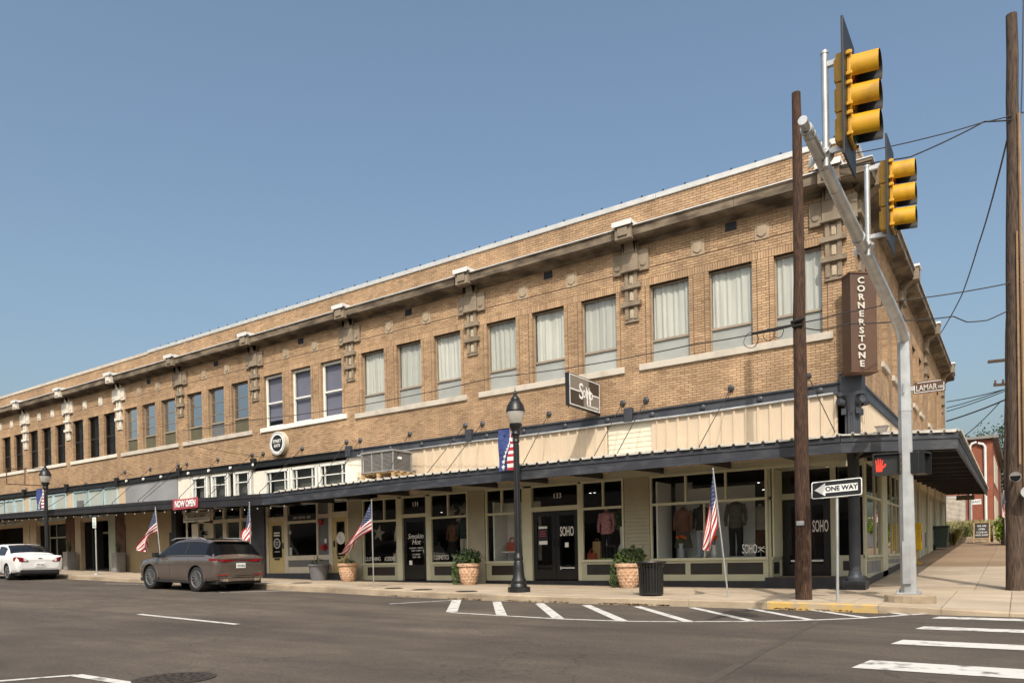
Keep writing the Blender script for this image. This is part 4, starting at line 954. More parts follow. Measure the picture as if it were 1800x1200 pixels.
r_ = MB(); r_.tube([(SX(945), -.1, .5), (SX(945), .02, .5)], .12, 10); r_.tube([(SX(925), -.12, .47), (SX(970), -.12, .47)], .05, 8); r_.tube([(SX(960), -.14, .56), (SX(960), .0, .56)], .06, 8); r_.build('fire_connection', M['hydrant'], fr)
r_ = MB(); r_.tube([(SX(905), -.08, 1.45), (SX(905), .02, 1.45)], .1, 12); r_.box(SX(878), SX(893), -.04, .02, 1.36, 1.5); r_.build('fire_alarm', M['hydrant'], fr)
boxes([(SX(412), SX(450), .0, .02, .24, .55), (SX(415), SX(440), .0, .02, 1.05, 1.2)], 'window_notice', 'frost', fr)
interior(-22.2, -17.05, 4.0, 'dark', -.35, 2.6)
boxes([(-22.75, -21.78, -.12, .1, -.7, 2.3)], 'shop_pier', 'beam', bld)
# --- "Treasures" shop front with white brick
X0 = -27.45
fr = boxes([(-27.3, -26.4, .0, .1, -.55, 2.35), (-27.3, -22.8, .0, .1, 2.3, 2.7)], 'painted_brick_pier', 'whitebrick', bld)
T = lambda z: XF(280+z/10, 930)
tf = boxes([(T(500), T(570), 0, .1, -.5, 2.0), (T(780), T(940), 0, .1, -.5, 1.9), (T(500), T(940), 0, .1, 1.72, 1.95), (T(920), T(950), -.02, .1, -.5, 2.3), (T(1120), T(1155), -.02, .1, 1.8, 2.3), (T(1425), T(1455), -.02, .1, 1.8, 2.3), (T(1640), T(1685), -.02, .1, -.5, 2.35), (T(920), T(1685), -.02, .1, 1.68, 1.82), (T(1120), T(1185), -.02, .1, -.5, 1.7), (T(1410), T(1450), -.02, .1, -.5, 1.7), (T(960), T(1120), -.01, .1, .9, .97), (T(950), T(1685), -.02, .12, -.55, .05)], 'shop_front_frame', 'cream', bld, bevel=.006)
for a, b, z0, z1 in ((570, 780, -.5, 1.72), (950, 1120, .05, 1.68), (1185, 1410, .05, 1.68), (1450, 1640, .05, 1.68), (950, 1120, 1.82, 2.3), (1155, 1425, 1.82, 2.3), (1455, 1640, 1.82, 2.3)): paneY(T(a), T(b), z0, z1, .04, tf)
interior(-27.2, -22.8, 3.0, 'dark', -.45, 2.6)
ln = MB(); lx = T(835); ln.box(lx-.12, lx+.12, -.3, -.05, 1.2, 1.24); ln.box(lx-.09, lx+.09, -.27, -.09, .85, .89); ln.tube([(lx-.09, -.27, .87), (lx-.11, -.29, 1.2)], .012, 5); ln.tube([(lx+.09, -.27, .87), (lx+.11, -.29, 1.2)], .012, 5); ln.lathe([(.13, 1.24), (.03, 1.36)], 8, (lx, -.17, 0)); ln.box(lx-.03, lx+.03, -.17, 0, 1.33, 1.37); ln.build('wall_lantern', M['black'], tf)
st = MB(); rr = random.Random(5)
for k in range(40): x = lerp(T(1225), T(1400), rr.random()); z = .1+1.0*rr.random()*rr.random(); st.box(x-.05, x+.05, .03, .032, z, z+.03+.08*rr.random())
st.build('window_lettering', M['flagwhite'], tf)
# --- closed beige front, dark recessed fronts farther left
boxes([(XF(222, 950), XF(313, 950), -.02, .1, -.6, 2.0), (XF(222, 950), XF(313, 950), -.05, .1, 1.95, 2.5)], 'closed_front_wall', 'beige', bld)
boxes([(XF(313, 950), XF(321, 950), -.3, .0, -.6, 2.4)], 'iron_post', 'black', bld)
mbx = MB(); mbx.box(XF(302, 950), XF(311, 950), -.12, -.02, .62, 1.3); mbx.prism([(0, 0), (.1, 0), (.1, .1)], lambda p, q, t: (t, -.02-p, 1.3+q), XF(302, 950), XF(311, 950)); mbx.build('letter_box', M['greenbin'], bld)
for a, b, m_ in ((205, 222, 'rust'), (118, 134, 'rust'), (43, 54, 'tan'), (133, 144, 'tan'), (55, 66, 'tan'), (193, 205, 'greenwall')):
    boxes([(XF(a, 950), XF(b, 950), -.06, .15, -.5, 2.6)], 'shop_pier', m_, bld)
boxes([(XL, XF(222, 950), .0, .1, 2.2, 2.7)], 'upper_panel', 'tan', bld)
lf = boxes([(XF(70, 950), XF(118, 950), .5, .55, 1.5, 1.58), (XF(70, 950), XF(71, 950), .5, .55, -.2, 2.2), (XF(82, 950), XF(83, 950), .5, .55, -.2, 2.2), (XF(100, 950), XF(101, 950), .5, .55, -.2, 2.2)], 'shop_front_frame', 'greenwall', bld)
boxes([(XF(146, 950), XF(193, 950), .8, .85, 1.6, 1.7), (XF(172, 950), XF(175, 950), .8, .85, -.2, 2.2)], 'shop_front_frame', 'greenwall', bld)
paneY(XF(70, 950), XF(118, 950), -.1, 2.2, .52, lf, 'darkpane'); paneY(XF(146, 950), XF(193, 950), -.1, 2.2, .82, lf, 'darkpane')
boxes([(XF(175, 950), XF(193, 950), .78, .84, -.2, .35)], 'bulkhead', 'greenwall', lf)
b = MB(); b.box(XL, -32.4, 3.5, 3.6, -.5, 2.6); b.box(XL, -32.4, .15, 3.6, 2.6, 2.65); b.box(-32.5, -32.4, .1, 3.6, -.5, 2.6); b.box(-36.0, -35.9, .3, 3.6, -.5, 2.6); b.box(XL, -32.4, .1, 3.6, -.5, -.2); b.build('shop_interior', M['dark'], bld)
plinth(-32.3, -27.9, -.40, -.04, 'black')
# ================================================================ BAND BETWEEN CANOPY AND BEAM
def siding(x0, x1, z0, z1fn, m='siding', y=.0):
    """ribbed metal sheet"""
    b = MB(); n = max(1, round((x1-x0)/.305)); w = (x1-x0)/n
    pr = []
    for k in range(n):
        a = x0+k*w; pr += [(a, y), (a+w*.72, y), (a+w*.77, y-.042), (a+w*.93, y-.042)]
    pr.append((x1, y))
    for (xa, ya), (xb, yb) in zip(pr[:-1], pr[1:]):
        b.add([(xa, ya, z0), (xb, yb, z0), (xb, yb, z1fn(xb)), (xa, ya, z1fn(xa))], [(0, 1, 2, 3)])
    return b.build('siding_sheet', M[m], bld)
zt = lambda x: beamtop(x)-.27
x = -.42
while x > -5.2: siding(max(x-.915, -5.2), x, 2.3, zt, y=-.02); x -= .915
clapboards(-6.55, -5.2, 2.3, 3.69, .03, 'clapboard_patch', 'clap', bld, .14, .014)
x = -6.55
while x > -13.6: siding(max(x-.915, -13.7), x, 2.3, zt, y=-.02); x -= .915
boxes([(-15.6, -13.7, -.03, .1, 2.2, 3.72)], 'siding_sheet', 'siding', bld)
mtr = boxes([(XF(630, 820), XF(634.5, 820), -.12, 0, 2.95, 3.15), (XF(632, 820), XF(633.5, 820), -.06, 0, 2.5, 2.95)], 'meter_box', 'clap', bld)
boxes([(XF(709, 822), XF(716, 822), -.12, 0, 2.9, 3.2)], 'junction_box', 'siding', bld)
gut = MB(); gut.tube([(x_, -.09, beamtop(x_)-.27+.01*math.sin(x_*9)) for x_ in [-.5-k*.8 for k in range(21)]], .028, 6); gut.build('gutter_strip', M['galv'], bld)
tx = lambda z: XF(440+z/8.18, 830)
def transom_set(edges, m, zb, zt_, style, y=.02, glassm='paneplain'):
    for (a, b) in edges:
        w = .05; fr = [(a-.06, a+w, y-.05, y+.06, zb, zt_), (b-w, b+.06, y-.05, y+.06, zb, zt_), (a, b, y-.05, y+.06, zt_-.07, zt_), (a, b, y-.05, y+.06, zb, zb+.09)]
        L = b-a
        if style == 'prairie': fr += [(a+L*.18-.018, a+L*.18+.018, y-.02, y+.03, zb, zt_), (b-L*.17-.018, b-L*.17+.018, y-.02, y+.03, zb, zt_), (a, b, y-.02, y+.03, lerp(zb, zt_, .66)-.018, lerp(zb, zt_, .66)+.018)]
        f = boxes(fr, 'transom_window', m, bld)
        paneY(a+w, b-w, zb+.09, zt_-.07, y+.01, f, glassm)
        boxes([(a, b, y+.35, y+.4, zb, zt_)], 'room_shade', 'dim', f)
transom_set([(tx(225), tx(550)), (tx(598), tx(947)), (tx(1003), tx(1386))], 'whitepaint', 2.4, 3.6, 'prairie')
boxes([(tx(1390), -15.6, .0, .12, 2.2, 3.72), (tx(40), tx(212), .0, .12, 2.2, 3.65), (tx(212), tx(1390), .02, .12, 3.585, 3.66)], 'painted_brick_pier', 'whitebrick', bld)
e8 = lambda z: XF(z/3.334, 870)
transom_set([(e8(1130), e8(1215)), (e8(1245), e8(1337)), (e8(1378), e8(1470))], 'whitepaint', 2.45, 3.72, 'prairie')
boxes([(e8(1045), e8(1118), .0, .12, 2.2, 3.83), (e8(1118), e8(1480), .03, .12, 3.71, 3.83)], 'painted_brick_pier', 'whitebrick', bld)
boxes([(e8(738), e8(1044), -.02, .1, 2.2, 3.80)], 'grey_board', 'greyboard', bld)
boxes([(e8(693), e8(736), -.0, .1, 2.2, 3.82), (e8(392), e8(430), 0, .1, 2.2, 3.84), (e8(142), e8(175), 0, .1, 2.2, 3.86)], 'tan_pier', 'tan', bld)
transom_set([(e8(432), e8(516)), (e8(520), e8(606)), (e8(610), e8(690)), (e8(318), e8(388)), (e8(240), e8(312)), (e8(178), e8(236)), (e8(84), e8(138)), (e8(30), e8(80)), (e8(-20), e8(28))], 'blueframe', 2.4, 3.80, 'plain', glassm='frost')
boxes([(e8(452), e8(486), -.02, .03, 2.75, 3.3)], 'square_vent', 'grey', bld)
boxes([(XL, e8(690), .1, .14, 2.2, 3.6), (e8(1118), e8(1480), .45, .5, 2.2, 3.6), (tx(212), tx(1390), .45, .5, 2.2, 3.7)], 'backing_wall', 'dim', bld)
siding_side = []
yy = .25
while yy < 12:
    b = MB(); n = 3; w = .915/3
    for k in range(n):
        a = yy+k*w; pts = [(.0, a), (.0, a+w*.7), (.035, a+w*.78), (.035, a+w*.92), (.0, a+w)]
        for (xa, ya), (xb, yb) in zip(pts[:-1], pts[1:]): b.add([(xa, ya, 2.3), (xb, yb, 2.3), (xb, yb, 3.73+.008*yb), (xa, ya, 3.73+.008*ya)], [(0, 1, 2, 3)])
    b.build('siding_sheet', M['siding'], bld); yy += .915
boxes([(-.05, .01, yy, YE, 2.3, 3.9)], 'siding_sheet', 'clap', bld)
# ================================================================ CANOPY
can = bpy.data.objects.new('canopy', None); COL.objects.link(can); can.parent = bld; can['_org'] = (0, 0, 0)
CY = -2.6
FT = [(-54, 2.80), (-39.1, 2.66), (-26.6, 2.53), (-18.9, 2.36), (-18.3, 2.36), (-12.2, 2.44), (-4.3, 2.42), (.12, 2.36)]
FB = [(-54, 2.55), (-39.1, 2.42), (-26.6, 2.19), (-18.9, 1.97), (-18.3, 1.98), (-12.2, 2.05), (-4.3, 2.06), (.12, 2.02)]
fx = [p[0] for p in FT]
def ft(x): return interp(x, fx, [p[1] for p in FT])
def fb(x): return interp(x, fx, [p[1] for p in FB])
def fasc(xs, m):
    for a, b in zip(xs[:-1], xs[1:]):
        k = MB(); g = .003
        def seg(y0, y1, za0, za1, zb0, zb1):
            k.add([(a+g, y0, za0), (b-g, y0, zb0), (b-g, y1, zb0), (a+g, y1, za0), (a+g, y0, za1), (b-g, y0, zb1), (b-g, y1, zb1), (a+g, y1, za1)], [(0, 3, 2, 1), (4, 5, 6, 7), (0, 1, 5, 4), (1, 2, 6, 5), (2, 3, 7, 6), (3, 0, 4, 7)])
        sp = .64
        ma, mb_ = lerp(fb(a), ft(a), sp), lerp(fb(b), ft(b), sp)
        seg(CY, CY+.05, fb(a), ma, fb(b), mb_); seg(CY-.02, CY+.05, ma+.002, ft(a), mb_+.002, ft(b))
        k.build('fascia_board', M[m], can)
fasc([-18.62-k*3.6 for k in range(10)][::-1]+[], 'blackfascia')
fasc([-18.62, -15.6, -12.3, -9.2, -6.0, -2.9, .1], 'fascia')
P0 = Vector((.1, CY, 0)); P1 = Vector((2.12, -1.36, 0)); P2 = Vector((1.8, YE, 0))
zt0, zb0, zt2, zb2 = 2.365, 2.02, 2.92, 2.62
zt1, zb1 = 2.385, 2.05
def fas3(a, b, ta, ba, tb, bb, n, m='fascia'):
    d = (b-a).normalized(); nn = Vector((d.y, -d.x, 0))
    for k in range(n):
        u, v = k/n, (k+1)/n; p, q = a.lerp(b, u), a.lerp(b, v)
        for lo, hi, off in ((0, .64, 0.0), (.642, 1, .02)):
            z = [lerp(lerp(ba, bb, u), lerp(ta, tb, u), lo), lerp(lerp(ba, bb, v), lerp(ta, tb, v), lo), lerp(lerp(ba, bb, u), lerp(ta, tb, u), hi), lerp(lerp(ba, bb, v), lerp(ta, tb, v), hi)]
            p_, q_ = p+nn*off, q+nn*off; pi, qi = p-nn*.05, q-nn*.05
            k_ = MB(); k_.add([(p_.x, p_.y, z[0]), (q_.x, q_.y, z[1]), (qi.x, qi.y, z[1]), (pi.x, pi.y, z[0]), (p_.x, p_.y, z[2]), (q_.x, q_.y, z[3]), (qi.x, qi.y, z[3]), (pi.x, pi.y, z[2])], [(0, 3, 2, 1), (4, 5, 6, 7), (0, 1, 5, 4), (1, 2, 6, 5), (2, 3, 7, 6), (3, 0, 4, 7)])
            k_.build('fascia_board', M[m], can)
fas3(P0, P1, zt0, zb0, zt1, zb1, 1); fas3(P1, P2, zt1, zb1, zt2, zb2, 8)
# roof sheets: ribbed, with a bright cut edge showing over the fascia
def sheet(a, b, za, zb, ia, ib, zia, zib, rib=.3):
    """from eave a-b to inner edge ia-ib"""
    L = (b-a).length; n = max(1, round(L/rib)); k = MB(); d = (b-a).normalized(); nn = Vector((d.y, -d.x, 0))
    pts = []
    for j in range(n):
        for t, h in ((0, 0), (.72, 0), (.8, .035), (.92, .035)): pts.append(((j+t)/n, h))
    pts.append((1, 0))
    for (u, h), (v, g) in zip(pts[:-1], pts[1:]):
        p, q = a.lerp(b, u)+nn*.07, a.lerp(b, v)+nn*.07; r, s_ = ia.lerp(ib, u), ia.lerp(ib, v)
        zp, zq, zr, zs_ = lerp(za, zb, u), lerp(za, zb, v), lerp(zia, zib, u), lerp(zia, zib, v)
        k.add([(p.x, p.y, zp+h), (q.x, q.y, zq+g), (s_.x, s_.y, zs_+g), (r.x, r.y, zr+h)], [(0, 1, 2, 3)])
        k.add([(p.x, p.y, zp+h-.032+ (.015 if h else 0)), (q.x, q.y, zq+g-.032+(.015 if g else 0)), (q.x, q.y, zq+g), (p.x, p.y, zp+h)], [(0, 1, 2, 3)])
    o = k.build('roof_sheet', M['roofing'], can); return o
V3 = lambda x, y: Vector((x, y, 0))
xs_ = [-17.9+k*.97 for k in range(19)]; xs_[-1] = .1
for a, b in zip(xs_[:-1], xs_[1:]):
    sheet(V3(a, CY), V3(b, CY), ft(a)+.018, ft(b)+.018, V3(a, -.05), V3(b, -.05), 2.62, 2.62)
sheet(P0, P1, zt0+.03, zt1+.03, V3(-.2, -.2), V3(.1, 0), 2.62, 2.62, .26)
for k in range(9):
    u, v = k/9, (k+1)/9; p, q = P1.lerp(P2, u), P1.lerp(P2, v)
    sheet(p, q, lerp(zt1, zt2, u)+.03, lerp(zt1, zt2, v)+.03, V3(.05, p.y if k else 0), V3(.05, q.y), lerp(2.62, 3.1, u), lerp(2.62, 3.1, v), .3)
k = MB()
for a, b in ((-54, -39.1), (-39.1, -26.6), (-26.6, -17.9)): k.add([(a, CY, ft(a)-.01), (b, CY, ft(b)-.01), (b, 0.0, ft(b)+.1), (a, 0, ft(a)+.1)], [(0, 1, 2, 3)])
k.build('roof_sheet', M['blackfascia'], can)
# joists and soffit boards
def joist(a, b, w, h):
    m = MB(); m.bar(a, b, w, h); m.build('joist', M['blackfascia'], can)
x = -53.0
while x < 0:
    joist((x, CY+.06, fb(x)+.13), (x, 0, fb(x)+.22), .06, .16); x += 1.85
for k in range(15):
    u = (k+.5)/15; p = P1.lerp(P2, u); z = lerp(zb1, zb2, u)+.12; joist((p.x-.06, p.y, z), (0, p.y, z+.08), .06, .15)
for t in (.33, .66): joist((P1.x*t, .3, lerp(zb1, 2.6, .3)+.2), (P2.x*t, YE, zb2+.22), .08, .08)
for t in (.2, .5, .8): p = P0.lerp(P1, t); joist((p.x, p.y+.05, 2.14), (-.05+.1*t, -.02, 2.24), .06, .15)
# tie rods up to rosettes on the brick
rods = [((1284.5, 682), (1228, 770)), ((1135, 703), (1083, 787)), ((1094, 708), (1043, 790)), ((964, 727), (918, 789)), ((847, 744), (784, 832)), ((817, 747), (750, 833)), ((719, 762), (674, 820)), ((608, 776), (556, 838)), ((632, 773), (585, 843)), ((530, 788), (455, 866)), ((461.5, 797), (425, 842)), ((442, 799), (366, 878)), ((382, 807), (314, 874)), ((327.5, 815), (250, 882)), ((312.5, 817), (242, 883)), ((263, 824), (196, 886)), ((218.5, 829), (146, 892)), ((150, 850), (80, 902)), ((45, 860), (-20, 905))]
for k, (a, b) in enumerate(rods):
    A = aY(a[0], a[1], -.06)
    zc = ft(A.x)+.06
    B = Vector((A.x+(-.15 if k else -.2), CY+.18, zc+.02))
    B2 = aY(b[0], b[1], CY+.15); B.x = B2.x
    m = MB(); m.tube([A, B], .011, 5); m.tube([B-Vector((0, 0, .15)), B], .014, 5)
    rod = m.build('tie_rod', M['wire'], can)
    m = MB(); m.tube([(A.x, .0, A.z), (A.x, -.05, A.z), (A.x, -.07, A.z), (A.x, -.1, A.z)], [.085, .085, .06, .03], 10); m.build('rosette', M['beam'], rod)
A = aY(1420, 660, -.06); B = aY(1468, 760, CY+.9); m = MB(); m.tube([A, B], .011, 5); rod = m.build('tie_rod', M['wire'], can)
m = MB(); m.tube([(A.x, .0, A.z), (A.x, -.07, A.z), (A.x, -.1, A.z)], [.085, .06, .03], 10); m.build('rosette', M['beam'], rod)
# post caps / white discs on the black beam at the left
for i, z in enumerate((1352, 1225, 1105, 945, 842, 743, 1487)):
    a = aY(z/3.334, 540+(940, 957, 972, 992, 1005, 1017, 922)[i]/3.334, -.11); m = MB(); m.tube([(a.x, -.1, a.z), (a.x, -.16, a.z)], .06, 10); m.build('white_boss', M['whitepaint'], bld)
# ================================================================ SIGNS ON THE WALL
# round sign
c = aY(486.5, 778.5, -.24)
t = thing('round_sign', 'round black and white hanging wall sign reading STREET EATS above yellow doors', 'sign', (c.x, 0, c.z))
m = MB(); m.tube([(c.x, -.22, c.z), (c.x, .0-.02, c.z)], .46, 32); m.build('drum', M['cream'], t, smooth=True)
m = MB(); disc(m, (c.x, -.225, c.z), .44, 36, (1, 0, 0), (0, 0, 1)); m.build('face', M['white'], t)
m = MB()
for r0 in (.41,):
    m.tube([(c.x+r0*math.cos(a*.1745), -.232, c.z+r0*math.sin(a*.1745)) for a in range(37)], .008, 4)
m.build('ring', M['signblack'], t)
m = MB(); disc(m, (c.x, -.229, c.z), .32, 36, (1, 0, 0), (0, 0, 1)); m.build('black_disc', M['signblack'], t)
text('lettering', 'STREET', .165, M['white'], t, southward(c.x, -.236, c.z+.075), .92, off=.003); text('lettering', 'EATS', .165, M['white'], t, southward(c.x, -.236, c.z-.10), .95, off=.003)
# soho blade sign, square to the wall
sx = -6.79; z0, z1 = 4.02, 4.90; y0, y1 = -1.86, -.08
t = thing('projecting_sign', 'taupe and brown square projecting sign reading SOHO on the brick above canopy', 'sign', (sx, 0, z0))
m = MB(); m.box(sx-.06, sx+.055, y0, y1, z0, z1); m.build('cabinet', M['signblack'], t, bevel=.008)
yc = lerp(y0, y1, .50); zc = lerp(z0, z1, .52)
m = MB(); X_ = sx+.058
def sq(a, b, c_, d_, mi): m.add([(X_, a, c_), (X_, b, c_), (X_, b, d_), (X_, a, d_)], [(0, 1, 2, 3)], mi)
g = .05
sq(y0+g, lerp(y0, y1, .62), zc, z1-g, 0); sq(lerp(y0, y1, .62), y1-g, zc, z1-g, 1); sq(y0+g, lerp(y0, y1, .45), z0+g, zc, 1); sq(lerp(y0, y1, .45), y1-g, z0+g, zc, 0)
m.build('face', [M['taupe'], M['darktaupe']], t)
m = MB(); X_ = sx+.062
for a, b, c_, d_ in ((y0+.03, y0+.055, z0+.03, z1-.03), (y1-.055, y1-.03, z0+.03, z1-.03), (y0+.055, y1-.055, z0+.03, z0+.055), (y0+.055, y1-.055, z1-.055, z1-.03), (y0+.055, lerp(y0, y1, .34), zc-.018, zc+.018), (lerp(y0, y1, .74), y1-.055, zc-.018, zc+.018)): m.box(sx+.056, sx+.063, a, b, c_, d_)
m.build('white_lines', M['white'], t)
fm = face_mw((sx+.066, lerp(y0, y1, .37), zc-.01), (0, 1, 0), (0, 0, 1)); text('lettering', 'S', .62, M['white'], t, fm, .95, off=.006)
fm = face_mw((sx+.066, lerp(y0, y1, .58), zc+.0), (0, 1, 0), (0, 0, 1)); text('lettering', 'oHo', .44, M['white'], t, fm, .72, off=.006)
m = MB()
for yy in (.60, .69): m.box(sx+.06, sx+.066, lerp(y0, y1, yy-.05), lerp(y0, y1, yy-.015), zc-.30, zc+.1)
m.build('letter_stem', M['white'], t)
text('lettering', 'SALON & BOUTIQUE', .085, M['white'], t, face_mw((sx+.066, lerp(y0, y1, .74), zc-.335), (0, 1, 0), (0, 0, 1)), .85)
m = MB()
for zz in (z0+.02, z1-.02): m.tube([(sx, y1, zz), (sx, .0, zz)], .03, 8)
m.tube([(sx, y0+.05, z0-.06), (sx, y0+.05, z0)], .02, 6); m.build('bracket', M['rust'], t)
# vertical corner sign
c = Vector((.13, -.30, 0)); ang = math.radians(38); r = Vector((math.cos(ang), math.sin(ang), 0)); nrm = Vector((r.y, -r.x, 0))
z0, z1 = 4.12, 6.33
t = thing('corner_sign', 'tall brown wooden box sign reading CORNERSTONE at the building corner', 'sign', (c.x, c.y, z0))
m = MB(); m.obox((c.x, c.y, (z0+z1)/2), r*.31, nrm*.2, (0, 0, (z1-z0)/2)); m.build('box', M['brownsign'], t, bevel=.012)
m = MB(); m.obox((c.x, c.y, z1+.02), r*.33, nrm*.22, (0, 0, .018)); m.obox((c.x, c.y, z0-.02), r*.33, nrm*.22, (0, 0, .018)); m.build('rim', M['rust'], t)
for k, ch in enumerate('CORNERSTONE'):
    p = c+nrm*.215-r*.07; z = lerp(z1-.17, z0+.14, k/10)
    text('lettering', ch, .20, M['signcream'], t, face_mw((p.x, p.y, z), r, (0, 0, 1)), 1.15, ext=.014, off=.005)
m = MB(); m.tube([(c.x-nrm.x*.2, c.y-nrm.y*.2, z0+.3), (0, 0, z0+.3)], .03, 6); m.tube([(c.x-nrm.x*.2, c.y-nrm.y*.2, z1-.3), (0, 0, z1-.3)], .03, 6); m.build('bracket', M['rust'], t)
# bare sign frame at far left
t = thing('sign_frame', 'empty rusty steel frame of a projecting sign beside the far lamp', 'sign', (XF(40, 860), 0, 4.2))
m = MB(); X_ = XF(82, 850)
A = [aX(36, 827, X_), aX(36, 850, X_)]
P_ = [aY(11.5, 824, -1.9), aY(75, 823, -.1), aY(75, 853, -.1), aY(11.5, 850, -1.9)]
m.tube([P_[0], P_[1]], .025, 5); m.tube([P_[2], P_[3]], .025, 5); m.tube([P_[0], P_[3]], .025, 5); m.tube([P_[1], P_[2]], .025, 5)
m.tube([(P_[0]+P_[1])/2, (P_[2]+P_[3])/2], .025, 5); m.tube([P_[1], (P_[1].x, 0, P_[1].z)], .03, 5); m.tube([P_[2], (P_[2].x, 0, P_[2].z)], .03, 5)
m.build('frame_tubes', M['rust'], t)
# ================================================================ AIR CONDITIONER ON THE CANOPY
M['acframe'] = mat('grey_unit_frame', (.25, .245, .235), .5, var=.1); M['glossblack'] = mat('gloss_black_steel', (.018, .018, .019), .25, var=.1)
x0, x1 = -14.95, -13.55
t = thing('air_conditioner', 'grey louvred rooftop air conditioner on a timber pallet above the canopy', 'air conditioner', (x0, -1.4, 2.5))
m = MB(); m.box(x0+.03, x1-.03, -1.37, -.53, 2.9, 3.50); m.build('housing', M['grey'], t)
lv = MB()
for k in range(14):
    z = 2.92+k*.041; lv.box(x0+.06, x1-.06, -1.40, -1.372, z, z+.02); lv.box(x1-.028, x1, -1.33, -.57, z, z+.02)
o = lv.build('louvres', M['conpot'], t); o['kind'] = 'stuff'
m = MB(); m.box(x0-.02, x1+.03, -1.44, -.46, 3.5, 3.56); m.box(x0-.02, x1+.03, -1.44, -.46, 2.86, 2.9)
for xx in (x0, lerp(x0, x1, .33), lerp(x0, x1, .66), x1): m.box(xx-.02, xx+.02, -1.42, -1.375, 2.9, 3.5)
m.box(x1-.01, x1+.02, -.55, -.5, 2.9, 3.5); m.build('frame', M['acframe'], t)
m = MB(); m.box(x1+.001, x1+.012, -1.2, -1.0, 3.26, 3.34); m.build('maker_plate', M['white'], t)
t2 = thing('timber_pallet', 'timber pallet stand holding up the air conditioner', 'pallet', (x0, -1.4, 2.6))
for k in range(4):
    m = MB(); yy = -1.4+k*.3; m.box(x0-.05, x1+.1, yy, yy+.09, 2.815, 2.86); m.build('plank', M['lumber'], t2)
for xx in (x0, (x0+x1)/2, x1-.05):
    m = MB(); m.box(xx, xx+.09, -1.45, -.45, 2.725, 2.815); m.build('bearer', M['lumber'], t2)
    m = MB(); m.box(xx, xx+.09, -1.45, -1.36, 2.44, 2.725); m.box(xx, xx+.09, -.54, -.45, 2.44, 2.725); m.build('leg', M['lumber'], t2)
def pigeon_light(x, y, z, lab):
    t = thing('flood_lamp', lab, 'lamp', (x, y, z)); m = MB(); m.tube([(x, y, z), (x, y, z+.12)], .012, 6); m.build('stem', M['rust'], t)
    m = MB(); m.prism([(-.07, 0), (.07, 0), (.13, .13), (-.13, .13)], lambda p, q, tt: (x+p, y+tt, z+.12+q), -.07, .07); m.box(x-.14, x+.14, y-.08, y+.08, z+.25, z+.27); m.build('hood', M['taupe'], t)
pl = aY(1550, 762, -.9); pigeon_light(pl.x, pl.y, 2.47, 'small taupe flood lamp standing on the canopy by the column')
# hanging wooden shop sign
c = aY(346, 908, -1.5)
t = thing('hanging_sign', 'pale wooden hanging sign with dark border and shop name under the canopy', 'sign', (c.x, -1.5, c.z))
m = MB(); m.box(c.x-.9, c.x+.9, -1.53, -1.49, c.z-.2, c.z+.2); m.build('board', M['cream'], t, bevel=.006)
m = MB()
for q in ((-.8, .8, .12, .135), (-.8, .8, -.11, -.095), (-.82, -.8, -.05, .08), (.8, .82, -.05, .08)): m.box(c.x+q[0], c.x+q[1], -1.535, -1.531, c.z+q[2], c.z+q[3])
m.build('border', M['signblack'], t)
text('lettering', 'TREASURES & PARTS', .17, M['signblack'], t, southward(c.x, -1.535, c.z+.02), .82); text('lettering', 'EST. 2019', .07, M['signblack'], t, southward(c.x, -1.535, c.z-.155), 1)
m = MB(); m.tube([(c.x-.75, -1.5, c.z+.2), (c.x-.75, -1.5, 2.2)], .008, 4); m.tube([(c.x+.75, -1.5, c.z+.2), (c.x+.75, -1.5, 2.2)], .008, 4); m.build('chain', M['black'], t)
# NOW OPEN banner across the fascia
a, b = aY(304, 883, CY-.03), aY(348.5, 881, CY-.03)
t = thing('open_banner', 'red vinyl banner reading NOW OPEN tied to the black canopy edge', 'banner', (a.x, CY, a.z))
zt_, zb_ = ft(a.x)+.02, fb(a.x)-.05
m = MB(); m.grid(lambda u, v: (lerp(a.x, b.x, u), CY-.035-.012*math.sin(u*14)*(1-v), lerp(zb_+.03*u, zt_-.03*math.sin(u*math.pi), v)), 16, 4); m.build('cloth', M['bannerred'], t, smooth=True, angle=180)
text('lettering', 'NOW OPEN', .34, M['white'], t, southward((a.x+b.x)/2, CY-.055, (zt_+zb_)/2-.01), .72, shear=.1, off=.012)
